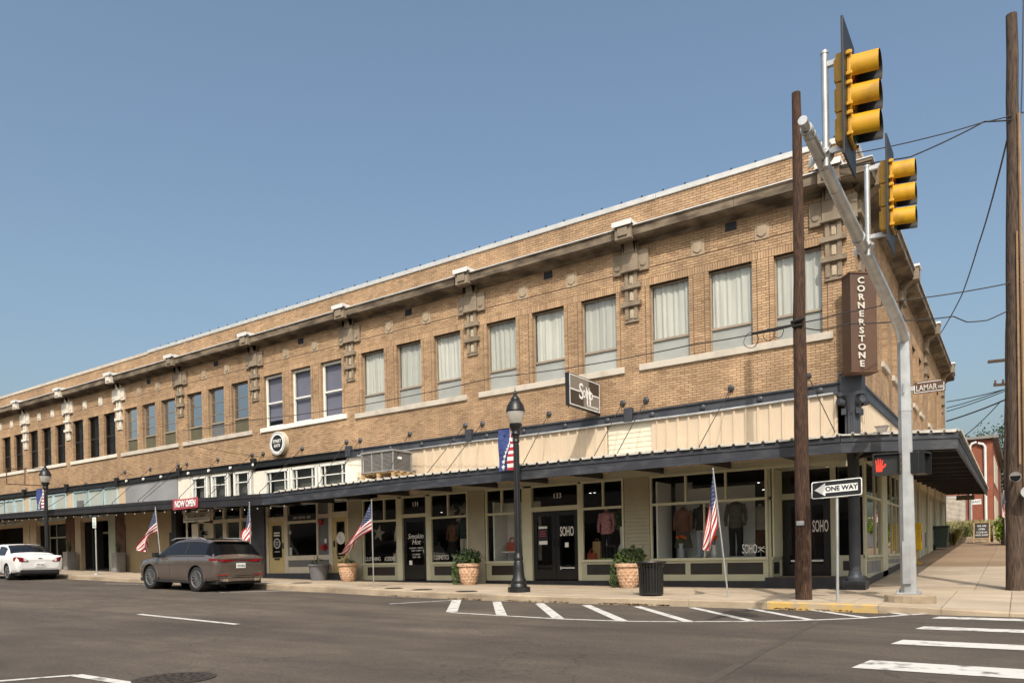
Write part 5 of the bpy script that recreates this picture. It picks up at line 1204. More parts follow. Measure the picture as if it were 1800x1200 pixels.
# ================================================================ STREET LAMPS
def lamp(x, y, z, H, label):
    t = local(thing('street_lamp', label, 'street lamp', (x, y, z)))
    s = H/5.22
    m = MB(); m.tube_z([(0, 0, .0), (0, 0, .12), (0, 0, .14)], [.31*s, .31*s, .26*s], 8, 0, True, .39)
    m.build('base_plate', M['black'], t)
    m = MB(); m.lathe([(.22, .13), (.20, .2), (.19, .22), (.205, .25), (.19, .31), (.155, .38), (.135, .6), (.12, .78), (.11, .8), (.125, .83), (.125, .88), (.10, .93), (.085, 1.0)], 16); m.build('base', M['black'], t, smooth=True, angle=40)
    m = MB(); m.lathe([(.082, .98), (.068, 4.0*s), (.09, 4.02*s), (.09, 4.08*s), (.075, 4.1*s), (.085, 4.2*s)], 14)
    for k in range(10): a = k*math.pi/5; m.tube([(.078*math.cos(a), .078*math.sin(a), 1.02), (.066*math.cos(a), .066*math.sin(a), 3.95*s)], .011, 4)
    m.build('post', M['black'], t, smooth=True, angle=40)
    m = MB(); m.lathe([(.085, 4.18*s), (.12, 4.24*s), (.10, 4.3*s), (.12, 4.38*s), (.165, 4.44*s), (.17, 4.5*s), (.15, 4.52*s)], 16); m.build('fitter', M['black'], t, smooth=True, angle=40)
    m = MB(); m.lathe([(.13, 4.48*s), (.18, 4.56*s), (.215, 4.68*s), (.232, 4.78*s), (.228, 4.85*s)], 20, caps=False); g = m.build('globe', M['globe'], t, smooth=True)
    m = MB(); m.lathe([(.05, 4.52*s), (.05, 4.72*s), (.02, 4.76*s)], 8); m.build('bulb_core', M['frost'], g)
    m = MB(); m.lathe([(.24, 4.83*s), (.25, 4.86*s), (.235, 4.90*s), (.222, 4.97*s), (.18, 5.06*s), (.14, 5.12*s), (.115, 5.14*s), (.12, 5.17*s), (.10, 5.21*s), (.06, 5.27*s), (.04, 5.29*s), (.05, 5.33*s), (.03, 5.38*s), (.008, 5.42*s), (.004, 5.50*s)], 20); m.build('hood', M['black'], t, smooth=True, angle=40)
    return t
lp = Vector((-7.5, -3.3, 0)); lpz = GS(lp.x, lp.y)
l1 = lamp(lp.x, lp.y, lpz, 4.98, 'black ornamental street lamp with clear globe in front of the double doors')
q = onG(91, 1010); l2x = Vector((-33.4, -3.0, 0)); l2z = GS(l2x.x, -3.0)
l2 = lamp(l2x.x, l2x.y, l2z, 4.75, 'black ornamental street lamp behind the white sedan at far end')
def banner(x, y, z0, z1, w, label):
    """printed banner left of a lamp post"""
    t = local(thing('lamp_banner', label, 'banner', (x, y, z0)))
    H = z1-z0; nu, nv = 24, 44
    def split(v): return .62-.34*(1-v)**1.2*1.0+.20*math.sin((v)*math.pi*1.05)*.55+ (.0)
    def f(u, v): return (-.09-w+w*u, -.02+.018*math.sin(v*7+u*3), H*v)
    def mf(i, j):
        u, v = (i+.5)/nu, (j+.5)/nv
        s = .25+.50/(1+math.exp(-(v-.42)*9))
        if u < s-.0: return 0
        if u < s+.055: return 1
        if u < s+.30*(1-v): return 2
        return 3 if int(v*13) % 2 == 0 else 1
    m = MB(); m.grid(f, nu, nv, mf=mf); m.build('cloth', [M['bannerblue'], M['flagwhite'], M['blue'], M['red']], t, smooth=True, angle=180)
    m = MB()
    for cx, cz, r_ in ((.34, .09, .055), (.36, .21, .05), (.43, .33, .042), (.52, .43, .034), (.60, .51, .026), (.66, .58, .02)):
        pts = [((r_*1.2 if k % 2 == 0 else r_*.5)*math.sin(k*math.pi/5), (r_*1.2 if k % 2 == 0 else r_*.5)*math.cos(k*math.pi/5)) for k in range(10)]
        m.prism(pts, lambda p, q, tt: (-.09-w+w*cx+p, tt, H*cz+q), -.05, -.046)
    m.build('stars', M['flagwhite'], t)
    m = MB(); rr = random.Random(4)
    for k in range(26):
        u, v = rr.random()*.5, .35+.62*rr.random()
        if u < .25+.5/(1+math.exp(-(v-.42)*9))-.08:
            pts = [((.03 if k2 % 2 == 0 else .013)*math.sin(k2*math.pi/5), (.03 if k2 % 2 == 0 else .013)*math.cos(k2*math.pi/5)) for k2 in range(10)]
            m.prism(pts, lambda p, q, tt: (-.09-w+w*(u+.03)+p, tt, H*v+q), -.044, -.041)
    m.build('faint_stars', M['bannerstar'], t)
    m = MB()
    for zz in (H+.0, -.0): m.tube([(-.06, 0, zz), (-.14-w, 0, zz)], .014, 6)
    m.build('banner_arms', M['black'], t)
M['bannerblue'] = mat('banner_blue', (.035, .06, .20), .7, var=.15, scale=9); M['bannerstar'] = mat('banner_star', (.075, .105, .28), .7, var=.1)
banner(lp.x+.02, lp.y, 2.23, 3.32, .47, 'red white and blue patriotic banner on the nearer street lamp')
b2 = aY(71, 880, -3.0)
banner(l2x.x-.0, -3.0, ZF(71, 895, -3.0), ZF(71, 859, -3.0), .75, 'red white and blue patriotic banner on the far street lamp')
# ================================================================ UTILITY POLES
def pole(name, label, top, base, r0, r1, m='wood', n=14):
    t = thing(name, label, 'utility pole', base)
    b_, tp = Vector(base)-Vector((0, 0, .3)), Vector(top); k = MB(); rr = random.Random(len(label)); pts = []; rs = []
    for j in range(15):
        u = j/14; p = b_.lerp(tp, u); pts.append((p.x+.02*(rr.random()-.5), p.y+.02*(rr.random()-.5), p.z)); rs.append(lerp(r0, r1, u)*(1+.05*(rr.random()-.5)))
    k.tube(pts, rs, n); o = k.build('pole', M[m], t, smooth=True, angle=60)
    return t
up = aY(1413, 1054, -3.45); ut = aY(1399.5, 164, -3.45)
pA = pole('utility_pole', 'brown weathered wooden pole standing alone at kerb before SOHO corner door', ut, (up.x, up.y, GS(up.x, up.y)), .165, .085)
m = MB(); z = .55; m.box(up.x-.08, up.x+.07, up.y-.172, up.y-.165, z-.03, z+.06); m.build('pole_tag', M['galv'], pA)
m = MB(); hp = aY(1404, 568, -3.45); m.tube([hp+Vector((-.12, -.14, 0)), hp+Vector((.14, -.14, .03))], .035, 6); m.tube([hp+Vector((-.1, -.12, -.08)), hp+Vector((.1, -.12, -.08))], .03, 6); m.build('clamp', M['black'], pA)
rp = Vector((3.07, .3, GS(3, .3))); rt = aY(1778.5, 26, .3)
pB = pole('utility_pole', 'tall grey wooden utility pole with conduit and lamp at right edge', rt, rp, .19, .105, 'greywood')
m = MB(); a_, b_ = rp+Vector((.19, -.1, 2.2)), rt+Vector((.10, -.1, -2.2)); m.tube([a_, b_], .035, 8); m.tube([rp+Vector((.10, -.2, 2.7)), rp.lerp(rt, .62)+Vector((.06, -.15, 0))], .022, 6); m.build('conduit', M['pvc'] if 'pvc' in M else M['lumber'], pB)
lh = aY(1785, 838, -.1); m = MB(); m.tube([(lh.x, -.1, lh.z), (lh.x, -.2, lh.z), (lh.x, -.26, lh.z-.01)], [.05, .10, .11], 16); m.tube([(lh.x, .1, lh.z), (lh.x, -.1, lh.z)], .03, 6); m.build('lamp_head', M['conpot'], pB)
m = MB(); disc(m, (lh.x, -.262, lh.z), .095, 18, (1, 0, 0), (0, 0, 1)); m.build('lamp_lens', M['carglass'], pB)
mh = aY(1802, 865, 0.0); m = MB(); m.tube([(mh.x+.04, .1, mh.z), (mh.x+.04, -.16, mh.z)], .12, 14); m.build('meter', M['galv'], pB)
# far pole with cross arms
fb_ = Vector((2.95, 22.0, GS(2.9, 22))); ftp = aY(1773, 560, 22.0); fbx = aY(1771, 930, 22)
pC = pole('utility_pole', 'far wooden utility pole with two cross arms beyond the building end', (ftp.x, 22, ftp.z), (fbx.x, 22, fb_.z), .2, .12, 'greywood')
m = MB(); c1 = aY(1736, 636, 22); c2 = aY(1800, 630, 22); m.bar(c1, c2+Vector((.5, 0, 0)), .1, .13); m.build('cross_arm', M['greywood'], pC)
m = MB(); c1 = aY(1746, 677, 22); c2 = aY(1771, 675, 22); m.bar(c1, c2, .09, .11); m.build('cross_arm', M['greywood'], pC)
m = MB()
for dx in (0, .3):
    m.lathe([(.05, 0), (.06, .05), (.03, .1), (.05, .16)], 8, (c1.x+.08+dx, 22, c1.z+.05))
m.build('insulators', M['rust'], pC)
# ================================================================ TRAFFIC SIGNAL
mb_ = Vector((1.40, -3.32, GS(1.40, -3.32)))
T = thing('traffic_signal_mast', 'galvanised traffic signal mast with long arm over the street on concrete footing', 'traffic signal', mb_)
m = MB()
pts = [(math.cos(2*math.pi*k/18)*.44, math.sin(2*math.pi*k/18)*.40) for k in range(18)]
m.prism(pts, lambda p, q, t: (mb_.x+.02+p, mb_.y+q, t), mb_.z-.15, mb_.z+.15); m.build('concrete_footing', M['kerb'], T, bevel=.03)
zb = mb_.z+.15
m = MB(); m.tube_z([(mb_.x, mb_.y, zb+.03), (mb_.x-.03, mb_.y, 4.0)], [.145, .108], 8, 0, True, .39); m.tube_z([(mb_.x-.03, mb_.y, 3.95), (mb_.x-.03, mb_.y, 4.08)], [.116, .116], 8, 0, True, .39); m.tube_z([(mb_.x-.02, mb_.y, 2.6), (mb_.x-.02, mb_.y, 2.66)], [.125, .125], 8, 0, True, .39)
m.build('mast', M['galv'], T)
m = MB(); m.box(mb_.x-.2, mb_.x+.2, mb_.y-.2, mb_.y+.2, zb, zb+.035)
for sx in (-1, 1):
    for sy in (-1, 1): m.tube([(mb_.x+sx*.17, mb_.y+sy*.17, zb-.03), (mb_.x+sx*.17, mb_.y+sy*.17, zb+.09)], .022, 6)
m.build('base_plate', M['galv'], T, bevel=.004)
m = MB(); xx = mb_.x; m.box(xx-.08, xx+.06, mb_.y-.18, mb_.y-.15, zb+.2, zb+1.0); m.build('access_door', M['galv'], T)
AX = 1.37
arm = [Vector((AX, mb_.y, 3.95)), Vector((AX, mb_.y-.35, 4.08)), Vector((AX, mb_.y-.8, 4.13)), Vector((AX, -6.2, 4.22)), Vector((AX, -8.6, 4.31)), Vector((AX, -11.05, 4.40))]
m = MB(); m.tube(arm, [.105, .105, .10, .088, .077, .062], 14); m.build('arm', M['galv'], T, smooth=True, angle=50)
m = MB(); m.tube([(AX, -11.05, 4.40), (AX, -11.20, 4.41)], .048, 12); m.build('arm_cap', M['galv'], T, smooth=True, angle=40)
m = MB(); m.tube([(AX, -7.5, 4.14), (AX, -7.5, 4.42)], .125, 10) if False else m.tube([(AX, -7.95, 4.285), (AX, -8.05, 4.29)], .092, 14); m.build('arm_collar', M['galv'], T)
for yb in (-11.0, -10.9, -10.2, -9.6): 
    m = MB(); zz = interp(-yb, [6.2, 8.6, 11.05], [4.22, 4.31, 4.40]); m.tube([(AX, yb-.012, zz), (AX, yb+.012, zz)], interp(-yb, [8.6, 11.05], [.080, .066]), 12); m.build('arm_band', M['galv'], T)
m = MB(); m.tube([(AX-.02, -10.95, 4.46), (AX-.03, -10.6, 4.50), (AX-.02, -10.3, 4.60)], .012, 5); m.tube([(AX-.05, -8.1, 4.37), (AX-.04, -7.8, 4.40), (AX, -7.62, 4.5)], .012, 5); m.build('signal_wire', M['wire'], T)
def signal(y, label):
    z = interp(-y, [6.2, 8.6, 11.05], [4.22, 4.31, 4.40])
    t = thing('traffic_signal', label, 'traffic signal', (AX, y, z), 'yellow signal heads hung on the mast arm')
    m = MB(); m.tube([(AX+.06, y, z-.12), (AX+.06, y, z+1.12)], .038, 10)
    m.tube([(AX+.06, y, z+1.12), (AX+.06, y, z+1.15)], .044, 10); m.build('bracket_tube', M['galv'], t, smooth=True, angle=40)
    m = MB(); hz0, hz1 = 4.41, 5.37
    for zz in (hz1+.0, hz0+.0): m.bar((AX+.06, y, zz), (AX+.30, y, zz), .05, .055)
    m.tube([(AX-.02, y-.06, z+.02), (AX+.1, y+.06, z+.02)], .07, 8); m.build('bracket_arms', M['galv'], t)
    m = MB()
    for k in range(5): m.bar((AX-.12, y-.06+.03*k, z-.10+.05*k), (AX+.1, y-.05+.03*k, z+.04+.03*k), .03, .02)
    m.build('clamp', M['galv'], t)
    bx_ = AX+(.30 if y < -9 else .35)
    m = MB(); m.box(bx_-.012, bx_+.012, y-.33, y+.33, hz0-.22, hz1+.27); m.build('back_plate', M['visorin'], t, bevel=.004)
    sh = (hz1-hz0)/3
    for k in range(3):
        a, b = hz0+k*sh, hz0+(k+1)*sh
        m = MB(); m.box(bx_-.10, bx_-.012, y-.155, y+.155, a+.005, b-.005); m.box(bx_-.125, bx_-.10, y-.12, y+.12, a+.04, b-.04)
        m.box(bx_+.012, bx_+.05, y-.155, y+.155, a+.005, b-.005)
        for s in (-1, 1):
            for q_ in (a+.05, b-.05): m.box(bx_-.03, bx_+.07, y+s*.165, y+s*.185, q_-.02, q_+.02)
        sec = m.build('housing_section', M['signal'], t, bevel=.008)
        cz = (a+b)/2; n = 24; L = .27; v = MB(); w_ = MB()
        # tunnel visor, cut away below at the mouth
        def ring(rad, mbx, mi=0, inner=False):
            N = n
            def f(u, vv):
                th = math.radians(-48+276*u)
                low = (1-math.cos(2*math.pi*u))/2      # 0 at the bottom, 1 at the top
                end = .05+L
                x = bx_+lerp(.05, end, vv); return (x, y+rad*math.cos(th), cz+rad*math.sin(th)-.03*vv)
            mbx.grid(f, N, 4)
        ring(.150, v); ring(.144, w_)
        vis = v.build('visor', M['signal'], sec, smooth=True, angle=180); w_.build('visor_lining', M['visorin'], vis, smooth=True, angle=180)
        l_ = MB(); l_.tube([(bx_+.05, y, cz), (bx_+.075, y, cz)], .14, 16); l_.build('lens', M[('lens_g', 'lens_a', 'lens_r')[k]], sec)
    return t
M['lens_g'] = mat('green_lens', (.01, .06, .04), .2); M['lens_a'] = mat('amber_lens', (.2, .09, .01), .2); M['lens_r'] = mat('red_lens', (.16, .012, .01), .2)
signal(-10.38, 'larger upper yellow three-light signal head at tip of mast arm'); signal(-7.62, 'smaller lower yellow three-light signal head midway along mast arm')
# pedestrian signals
def pedbox(x, y, z, ry, label, hand):
    t = local(thing('pedestrian_signal', label, 'pedestrian signal', (x, y, z), None, ry))
    m = MB(); m.box(-.235, .235, -.0, .17, -.205, .205); m.build('case', M['signblack'], t, bevel=.015)
    m = MB(); m.box(-.235, .235, -.08, .0, .18, .205); m.box(-.235, -.215, -.08, 0, -.205, .18); m.box(.215, .235, -.08, 0, -.205, .18); m.box(-.215, .215, -.03, 0, -.205, -.185); m.build('hood', M['signblack'], t)
    if hand:
        h = MB(); cx, cz, yy = -.12, -.03, -.006
        def cap(p0, p1, w):
            h.bar((p0[0], yy, p0[1]), (p1[0], yy, p1[1]), .006, w, 0, (0, 0, 1) if abs(p1[0]-p0[0]) > abs(p1[1]-p0[1]) else (1, 0, 0))
        h.prism([(-.055, -.11), (.05, -.11), (.06, -.02), (.055, .02), (-.06, .02), (-.062, -.04)], lambda p, q, tt: (cx+p, tt, cz+q), yy-.003, yy+.003)
        for dx, L, tl in ((-.047, .10, -.012), (-.017, .135, -.004), (.014, .125, .006), (.043, .095, .014)):
            h.prism([(dx-.0125, .018), (dx+.0125, .018), (dx+.011+tl, .02+L*.9), (dx+tl, .02+L), (dx-.011+tl, .02+L*.9)], lambda p, q, tt: (cx+p, tt, cz+q), yy-.003, yy+.003)
        h.prism([(.05, -.06), (.062, -.005), (.105, .045), (.12, .035), (.10, -.02)], lambda p, q, tt: (cx+p, tt, cz+q), yy-.003, yy+.003)
        h.build('hand_symbol', M['hand'], t)
    m = MB(); m.box(.236, .32, .03, .15, -.15, .17)
    for q_ in (-.1, .0, .12): m.box(.236, .33, .0, .04, q_-.012, q_+.012)
    m.build('mount', M['signal'], t)
    return t
pc = aY(1558, 815.5, -3.45)
pedbox(pc.x, pc.y, pc.z, math.radians(9), 'black pedestrian signal showing a red hand on the mast', True)
pedbox(1.66, -3.2, 1.62, math.radians(80), 'dark pedestrian signal seen from behind right of the mast', False)
# street name blade
a, b = aY(1605, 681, -3.3), aY(1662, 677, -3.3)
t = thing('street_name_sign', 'brown street name blade reading LAMAR with white border on the mast', 'sign', (a.x, -3.3, a.z))
cx = (a.x+b.x)/2; cz = aY(1634, 679, -3.3).z; hw = (b.x-a.x)/2
m = MB(); m.prism([(-hw, -.11), (hw, -.11), (hw, .07), (hw-.05, .11), (-hw+.05, .11), (-hw, .07)], lambda p, q, tt: (cx+p, tt, cz+q), -3.31, -3.296); m.build('blade', M['brownsign'], t)
m = MB()
for q in ((-hw+.02, hw-.02, -.095, -.085), (-hw+.07, hw-.07, .085, .095), (-hw+.02, -hw+.03, -.085, .05), (hw-.03, hw-.02, -.085, .05)): m.box(cx+q[0], cx+q[1], -3.314, -3.3105, cz+q[2], cz+q[3])
m.build('border', M['white'], t)
text('lettering', 'LAMAR', .15, M['signcream'], t, southward(cx-.045, -3.314, cz-.015), .72, off=.002); text('lettering', '100', .07, M['white'], t, southward(cx+hw-.085, -3.314, cz-.03), .8)
m = MB(); m.box(a.x-.1, a.x+.02, -3.33, -3.29, cz-.04, cz+.04); m.tube([(mb_.x-.02, mb_.y-.14, cz-.09), (mb_.x-.02, mb_.y-.14, cz+.09)], .02, 5); m.build('mount', M['galv'], t)
# ONE WAY sign
p = aY(1473.5, 1058, -3.85); px, py = .23, -3.85; pz = GS(px, py)
t = thing('one_way_sign', 'black and white ONE WAY arrow sign on a thin steel post', 'sign', (px, py, pz))
tp = aY(1470.5, 858, -3.85)
m = MB(); m.tube([(px, py+.03, pz-.1), (tp.x, py+.03, tp.z+.12)], .028, 8); m.build('post', M['galv'], t)
sl = math.radians(4.5); rgt = Vector((math.cos(sl*.3), 0, math.sin(sl*.5))); upv = Vector((0, 0, 1)); cc = Vector((tp.x, py-.012, tp.z)); W_, H_ = .455, .165
def rr(w, h, r_, n=5):
    P = []
    for cx_, cz_, a0 in ((w-r_, h-r_, 0), (-w+r_, h-r_, 90), (-w+r_, -h+r_, 180), (w-r_, -h+r_, 270)):
        for k in range(n+1): a = math.radians(a0+90*k/n); P.append((cx_+r_*math.cos(a), cz_+r_*math.sin(a)))
    return P
def plate(name, poly, off, m_): b = MB(); b.prism(poly, lambda p, q, tt: tuple(cc+rgt*p+upv*q+Vector((0, tt, 0))), off-.002, off+.002); return b.build(name, M[m_], t)
plate('panel', rr(W_, H_, .04), 0.0, 'white'); plate('black_field', rr(W_-.018, H_-.018, .03), -.0045, 'signblack')
plate('arrow', [(-.40, 0), (-.20, .125), (-.20, .07), (.38, .07), (.38, -.07), (-.20, -.07), (-.20, -.125)], -.009, 'white')
text('lettering', 'ONE WAY', .125, M['signblack'], t, face_mw(cc+rgt*.09+Vector((0, -.014, 0)), rgt, upv), .98, off=.004)
# small regulatory sign at left
q_ = onG(170, 1009); px, py = q_.x, q_.y; tz = ZF(168, 918, py)
t = thing('parking_sign', 'small white and green parking sign on a galvanised post by the left kerb', 'sign', (px, py, GS(px, py)))
m = MB(); m.tube([(px, py, GS(px, py)-.1), (px, py, tz+.2)], .03, 8); m.build('post', M['galv'], t)
h = .22; m = MB(); m.prism(rr(.15, .23, .03), lambda p, q, tt: (px-.03+p, tt, tz+q), py-.04, py-.034); m.build('panel', M['white'], t)
M['signgreen'] = mat('sign_green', (.03, .22, .12), .5)
text('lettering', '2', .17, M['signgreen'], t, southward(px-.03, py-.043, tz+.11), 1, off=.004); text('lettering', 'HOUR', .08, M['signgreen'], t, southward(px-.03, py-.043, tz-.02), .9); text('lettering', 'PARKING', .055, M['signgreen'], t, southward(px-.03, py-.043, tz-.1), .9)
m = MB(); m.box(px-.15, px+.09, py-.043, py-.04, tz-.19, tz-.15); m.build('arrow_bar', M['signgreen'], t)
m = MB(); m.lathe([(.12, .0), (.1, .03), (.04, .05)], 10, (px, py, GS(px, py))); m.build('foot', M['galv'], t)
# ================================================================ FLAGS
def flag(label, base_px, top_px, top, bot, Y=None, stripes=13, base=None):
    b_ = onG(*base_px) if base is None else base; Y = b_.y
    tp = aY(top_px[0], top_px[1], Y-.12); bz = GS(b_.x, b_.y)
    t = thing('flag', label, 'flag', (b_.x, b_.y, bz), 'american flags on poles along the kerb')
    m = MB(); m.tube([(b_.x, b_.y, bz-.1), tp], [.017, .016], 8); m.lathe([(.0, 0), (.026, .015), (.026, .035), (0, .05)], 8, tuple(tp)); m.build('pole', M['silver'], t, smooth=True, angle=40)
    T_ = [aY(x, y, Y-.10) for x, y in top]; B_ = [aY(x, y, Y-.06) for x, y in bot]
    def cr(P, u):
        n = len(P)-1; s = min(n-1, int(u*n)); f = u*n-s
        p0, p1, p2, p3 = P[max(0, s-1)], P[s], P[s+1], P[min(n, s+2)]
        return .5*((2*p1)+(p2-p0)*f+(2*p0-5*p1+4*p2-p3)*f*f+(3*p1-p0-3*p2+p3)*f**3)
    nu, nv = 30, stripes*2
    def f(u, v):
        p = cr(B_, u).lerp(cr(T_, u), v); w = (cr(T_, u)-cr(B_, u)).length
        amp = .02+.11*u
        return (p.x+.02*math.sin(v*9+u*5)*u, p.y+amp*math.sin(u*7+v*5.0)+.05*u*math.sin(v*13+u*3), p.z)
    canton = lambda i, j: i < nu*.40 and j >= nv*6/13
    m = MB(); m.grid(f, nu, nv, mf=lambda i, j: 2 if canton(i, j) else (0 if (j//2) % 2 == 0 else 1))
    m.build('cloth', [M['red'], M['flagwhite'], M['blue']], t, smooth=True, angle=180)
    s = MB()
    for r_ in range(9):
        for c_ in range(6 if r_ % 2 == 0 else 5):
            u = (.40*(c_*2+1+(0 if r_ % 2 == 0 else 1))/12); v = 6/13+(7/13)*(r_+.6)/9.3
            p, pu, pv = Vector(f(u, v)), Vector(f(u+.012, v)), Vector(f(u, v+.018))
            a_, b2_ = (pu-p), (pv-p)
            for off in (-.006, .006):
                n_ = a_.cross(b2_).normalized()*off
                pts = [p+n_+(a_*math.sin(k*math.pi/5)+b2_*math.cos(k*math.pi/5))*(1 if k % 2 == 0 else .42) for k in range(10)]
                s.add(pts, [tuple(range(10))])
    s.build('stars', M['flagwhite'], t)
    return t
Z1 = lambda P: [(1120+x/4.286, 800+y/4.286) for x, y in P]
Z2 = lambda P: [(440+x/5, 820+y/5) for x, y in P]
Z3 = lambda P: [(240+x/6, 860+y/6) for x, y in P]
flag('american flag hanging limp on leaning pole before the corner display window', (1281, 1049), (1253.5, 826), Z1([(574, 150), (552, 280), (530, 420), (512, 570), (503, 690)]), Z1([(608, 425), (600, 500), (592, 570), (572, 655), (529, 738)]))
flag('american flag blown out wide to the left before the yellow doors', (657, 1034), (653, 880), Z2([(1060, 325), (1005, 425), (940, 530), (872, 660), (818, 765)]), Z2([(1068, 558), (1020, 572), (968, 615), (900, 690), (824, 768)]))
flag('american flag streaming left above the bonnet of the brown car', (287, 1021), (273, 893), Z3([(200, 215), (150, 330), (100, 430), (55, 540), (12, 615)]), Z3([(222, 440), (175, 455), (135, 490), (112, 600), (95, 682)]))
flag('american flag folded around its pole above the brown car roof', (442, 1024), (438.5, 884), Z3([(1190, 155), (1162, 310), (1128, 400), (1122, 450), (1136, 560)]), Z3([(1206, 420), (1200, 470), (1196, 520), (1190, 555), (1165, 575)]))
fp = Vector((2.55, 21.0, 0)); 
flag('distant american flag by the planter at far right', (0, 0), (1764, 863), [(1764.5, 866), (1763, 880), (1762, 895), (1761, 908)], [(1769, 890), (1773, 897), (1774, 903), (1770, 911)], base=aY(1768, 925, 21.0) if False else Vector((aY(1768, 925, 21.0).x, 21.0, 0)))
# ================================================================ PLANTERS AND BIN
def leaves(n, c, r, m, parent, size=.06, name='foliage', seed=1, up=.2, hemi=True):
    rr_ = random.Random(seed); b = MB()
    for k in range(n):
        while True:
            d = Vector((rr_.uniform(-1, 1), rr_.uniform(-1, 1), rr_.uniform(-.2 if hemi else -1, 1)))
            if .25 < d.length < 1: break
        if rr_.random() < .14: d *= rr_.uniform(1.05, 1.4)
        p = Vector(c)+Vector((d.x*r[0], d.y*r[1], d.z*r[2]))
        a = Vector((rr_.uniform(-1, 1), rr_.uniform(-1, 1), rr_.uniform(-1, 1)+up)).normalized(); e = a.cross(Vector((rr_.uniform(-1, 1), rr_.uniform(-1, 1), rr_.uniform(-1, 1)))).normalized()
        s = size*rr_.uniform(.6, 1.4)
        b.add([p-a*s, p+e*s*.45, p+a*s, p-e*s*.45], [(0, 1, 2, 3)])
    o = b.build(name, m, parent); o['kind'] = 'stuff'; return o
def terracotta(x, y, h, label):
    z = GS(x, y); t = local(thing('planter', label, 'planter', (x, y, z), 'terracotta pots by the shop fronts'))
    m = MB(); m.lathe([(.20, 0), (.235, .06), (.30, h*.45), (.325, h*.78), (.31, h*.84), (.37, h*.86), (.375, h*.97), (.34, h), (.31, h*.97), (.29, h*.8)], 24, caps=True); pot = m.build('pot', M['terracotta'], t, smooth=True, angle=35)
    k = MB()                                   # raised basket-weave diamonds
    for j in range(5):
        for a in range(14):
            th = 2*math.pi*(a+.5*(j % 2))/14; zz = .1+j*h*.13; rad = interp(zz, [0.06, h*.45, h*.78], [.235, .30, .325]); w = .05
            o_, tng = Vector((math.cos(th), math.sin(th), 0)), Vector((-math.sin(th), math.cos(th), 0)); cpt = o_*rad+Vector((0, 0, zz))
            k.add([cpt-tng*w*.8, cpt-Vector((0, 0, w*.8)), cpt+tng*w*.8, cpt+Vector((0, 0, w*.8)), cpt+o_*.02], [(0, 1, 4), (1, 2, 4), (2, 3, 4), (3, 0, 4)])
    o = k.build('relief', M['terracotta'], pot); o['kind'] = 'stuff'
    m = MB(); m.lathe([(.30, h*.86), (.30, h*.9)], 16); m.build('soil', M['soil'], t)
    return t
pt = aY(613, 1021, -.6); t = terracotta(pt.x, -.62, .64, 'terracotta basket-weave pot with dry tufts beside the right yellow door'); leaves(60, (0, 0, .62), (.28, .28, .22), M['dry'], t, .09, seed=3); leaves(50, (0, 0, .6), (.3, .3, .18), M['leafdark'], t, .06, seed=4)
pt = aY(826, 1029, -.75); t = terracotta(pt.x, -.8, .66, 'terracotta pot with bushy dark plant and trailing greenery between shop windows'); leaves(340, (0, 0, .82), (.44, .38, .29), M['leafdark'], t, .07, seed=5, hemi=False); leaves(120, (.05, -.1, .80), (.40, .36, .2), M['leaf'], t, .06, seed=6, hemi=False); leaves(260, (-.3, -.24, .38), (.16, .14, .42), M['leaf'], t, .045, 'trailing_foliage', 7, -.5, False)
pt = aY(1105, 1031, -.75); t = terracotta(pt.x, -.75, .66, 'terracotta pot with leafy plant and long trailing vine beside the litter bin'); leaves(300, (.02, 0, .80), (.40, .38, .28), M['leaf'], t, .065, seed=8, hemi=False); leaves(120, (.1, .1, .85), (.36, .36, .28), M['leafdark'], t, .07, seed=9); leaves(300, (-.37, -.12, .28), (.10, .12, .42), M['leaf'], t, .042, 'trailing_foliage', 10, -.5, False)
pt = aY(561, 1019, -.55); z = GS(pt.x, -.55)
t = local(thing('planter', 'round grey tub planter with sparse twigs between the yellow doors', 'planter', (pt.x, -.55, z)))
m = MB(); m.lathe([(.28, 0), (.37, .52), (.41, .53), (.41, .60), (.37, .60), (.35, .5)], 22); m.build('pot', M['greypot'], t, smooth=True, angle=35); leaves(40, (0, 0, .62), (.3, .3, .2), M['leafdark'], t, .05, seed=11)
m = MB()
for k in range(7): a = k*.9; m.tube([(.1*math.cos(a), .1*math.sin(a), .55), (.18*math.cos(a), .18*math.sin(a), .75+.03*k)], .006, 4)
m.build('twigs', M['dry'], t)
def boxplanter(x0, x1, yb, Y, label, h, seed):
    a, b = XF(x0, yb, Y), XF(x1, yb, Y); cx = (a+b)/2; w = .23; z = GS(cx, Y)
    t = local(thing('planter', label, 'planter', (cx, Y, z)))
    m = MB(); m.prism([(-w*.9, 0), (w*.9, 0), (w, h), (-w, h)], lambda p, q, tt: (p, tt, q), -w, w); m.build('pot', M['conpot'], t, bevel=.02)
    m = MB(); rr_ = random.Random(seed)
    for k in range(26):
        a_ = rr_.uniform(0, 6.28); L = rr_.uniform(.3, .7); m.add([(.05*math.cos(a_), .05*math.sin(a_), h), (.05*math.cos(a_+1), .05*math.sin(a_+1), h), (.35*L*math.cos(a_), .35*L*math.sin(a_), h+L)], [(0, 1, 2)])
    m.build('blades', M['leafdark'], t)
boxplanter(196, 222, 1000, -.5, 'tapered concrete planter with spiky leaves beside the beige wall', .92, 1); boxplanter(112, 134, 997, -.5, 'tapered concrete planter with spiky leaves behind the white sedan', .92, 2)
bl_ = onG(1145, 1046); z = GS(bl_.x, bl_.y)
t = local(thing('litter_bin', 'black slatted steel litter bin standing on the sidewalk near kerb', 'bin', (bl_.x, bl_.y, z)))
H = .76
m = MB(); m.lathe([(.21, .03), (.24, H-.06)], 20); m.build('liner', M['signblack'], t)
m = MB()
for k in range(3): m.lathe([(.235+.012*k, .04+.02*k), (.238, .06)], 4) if False else None
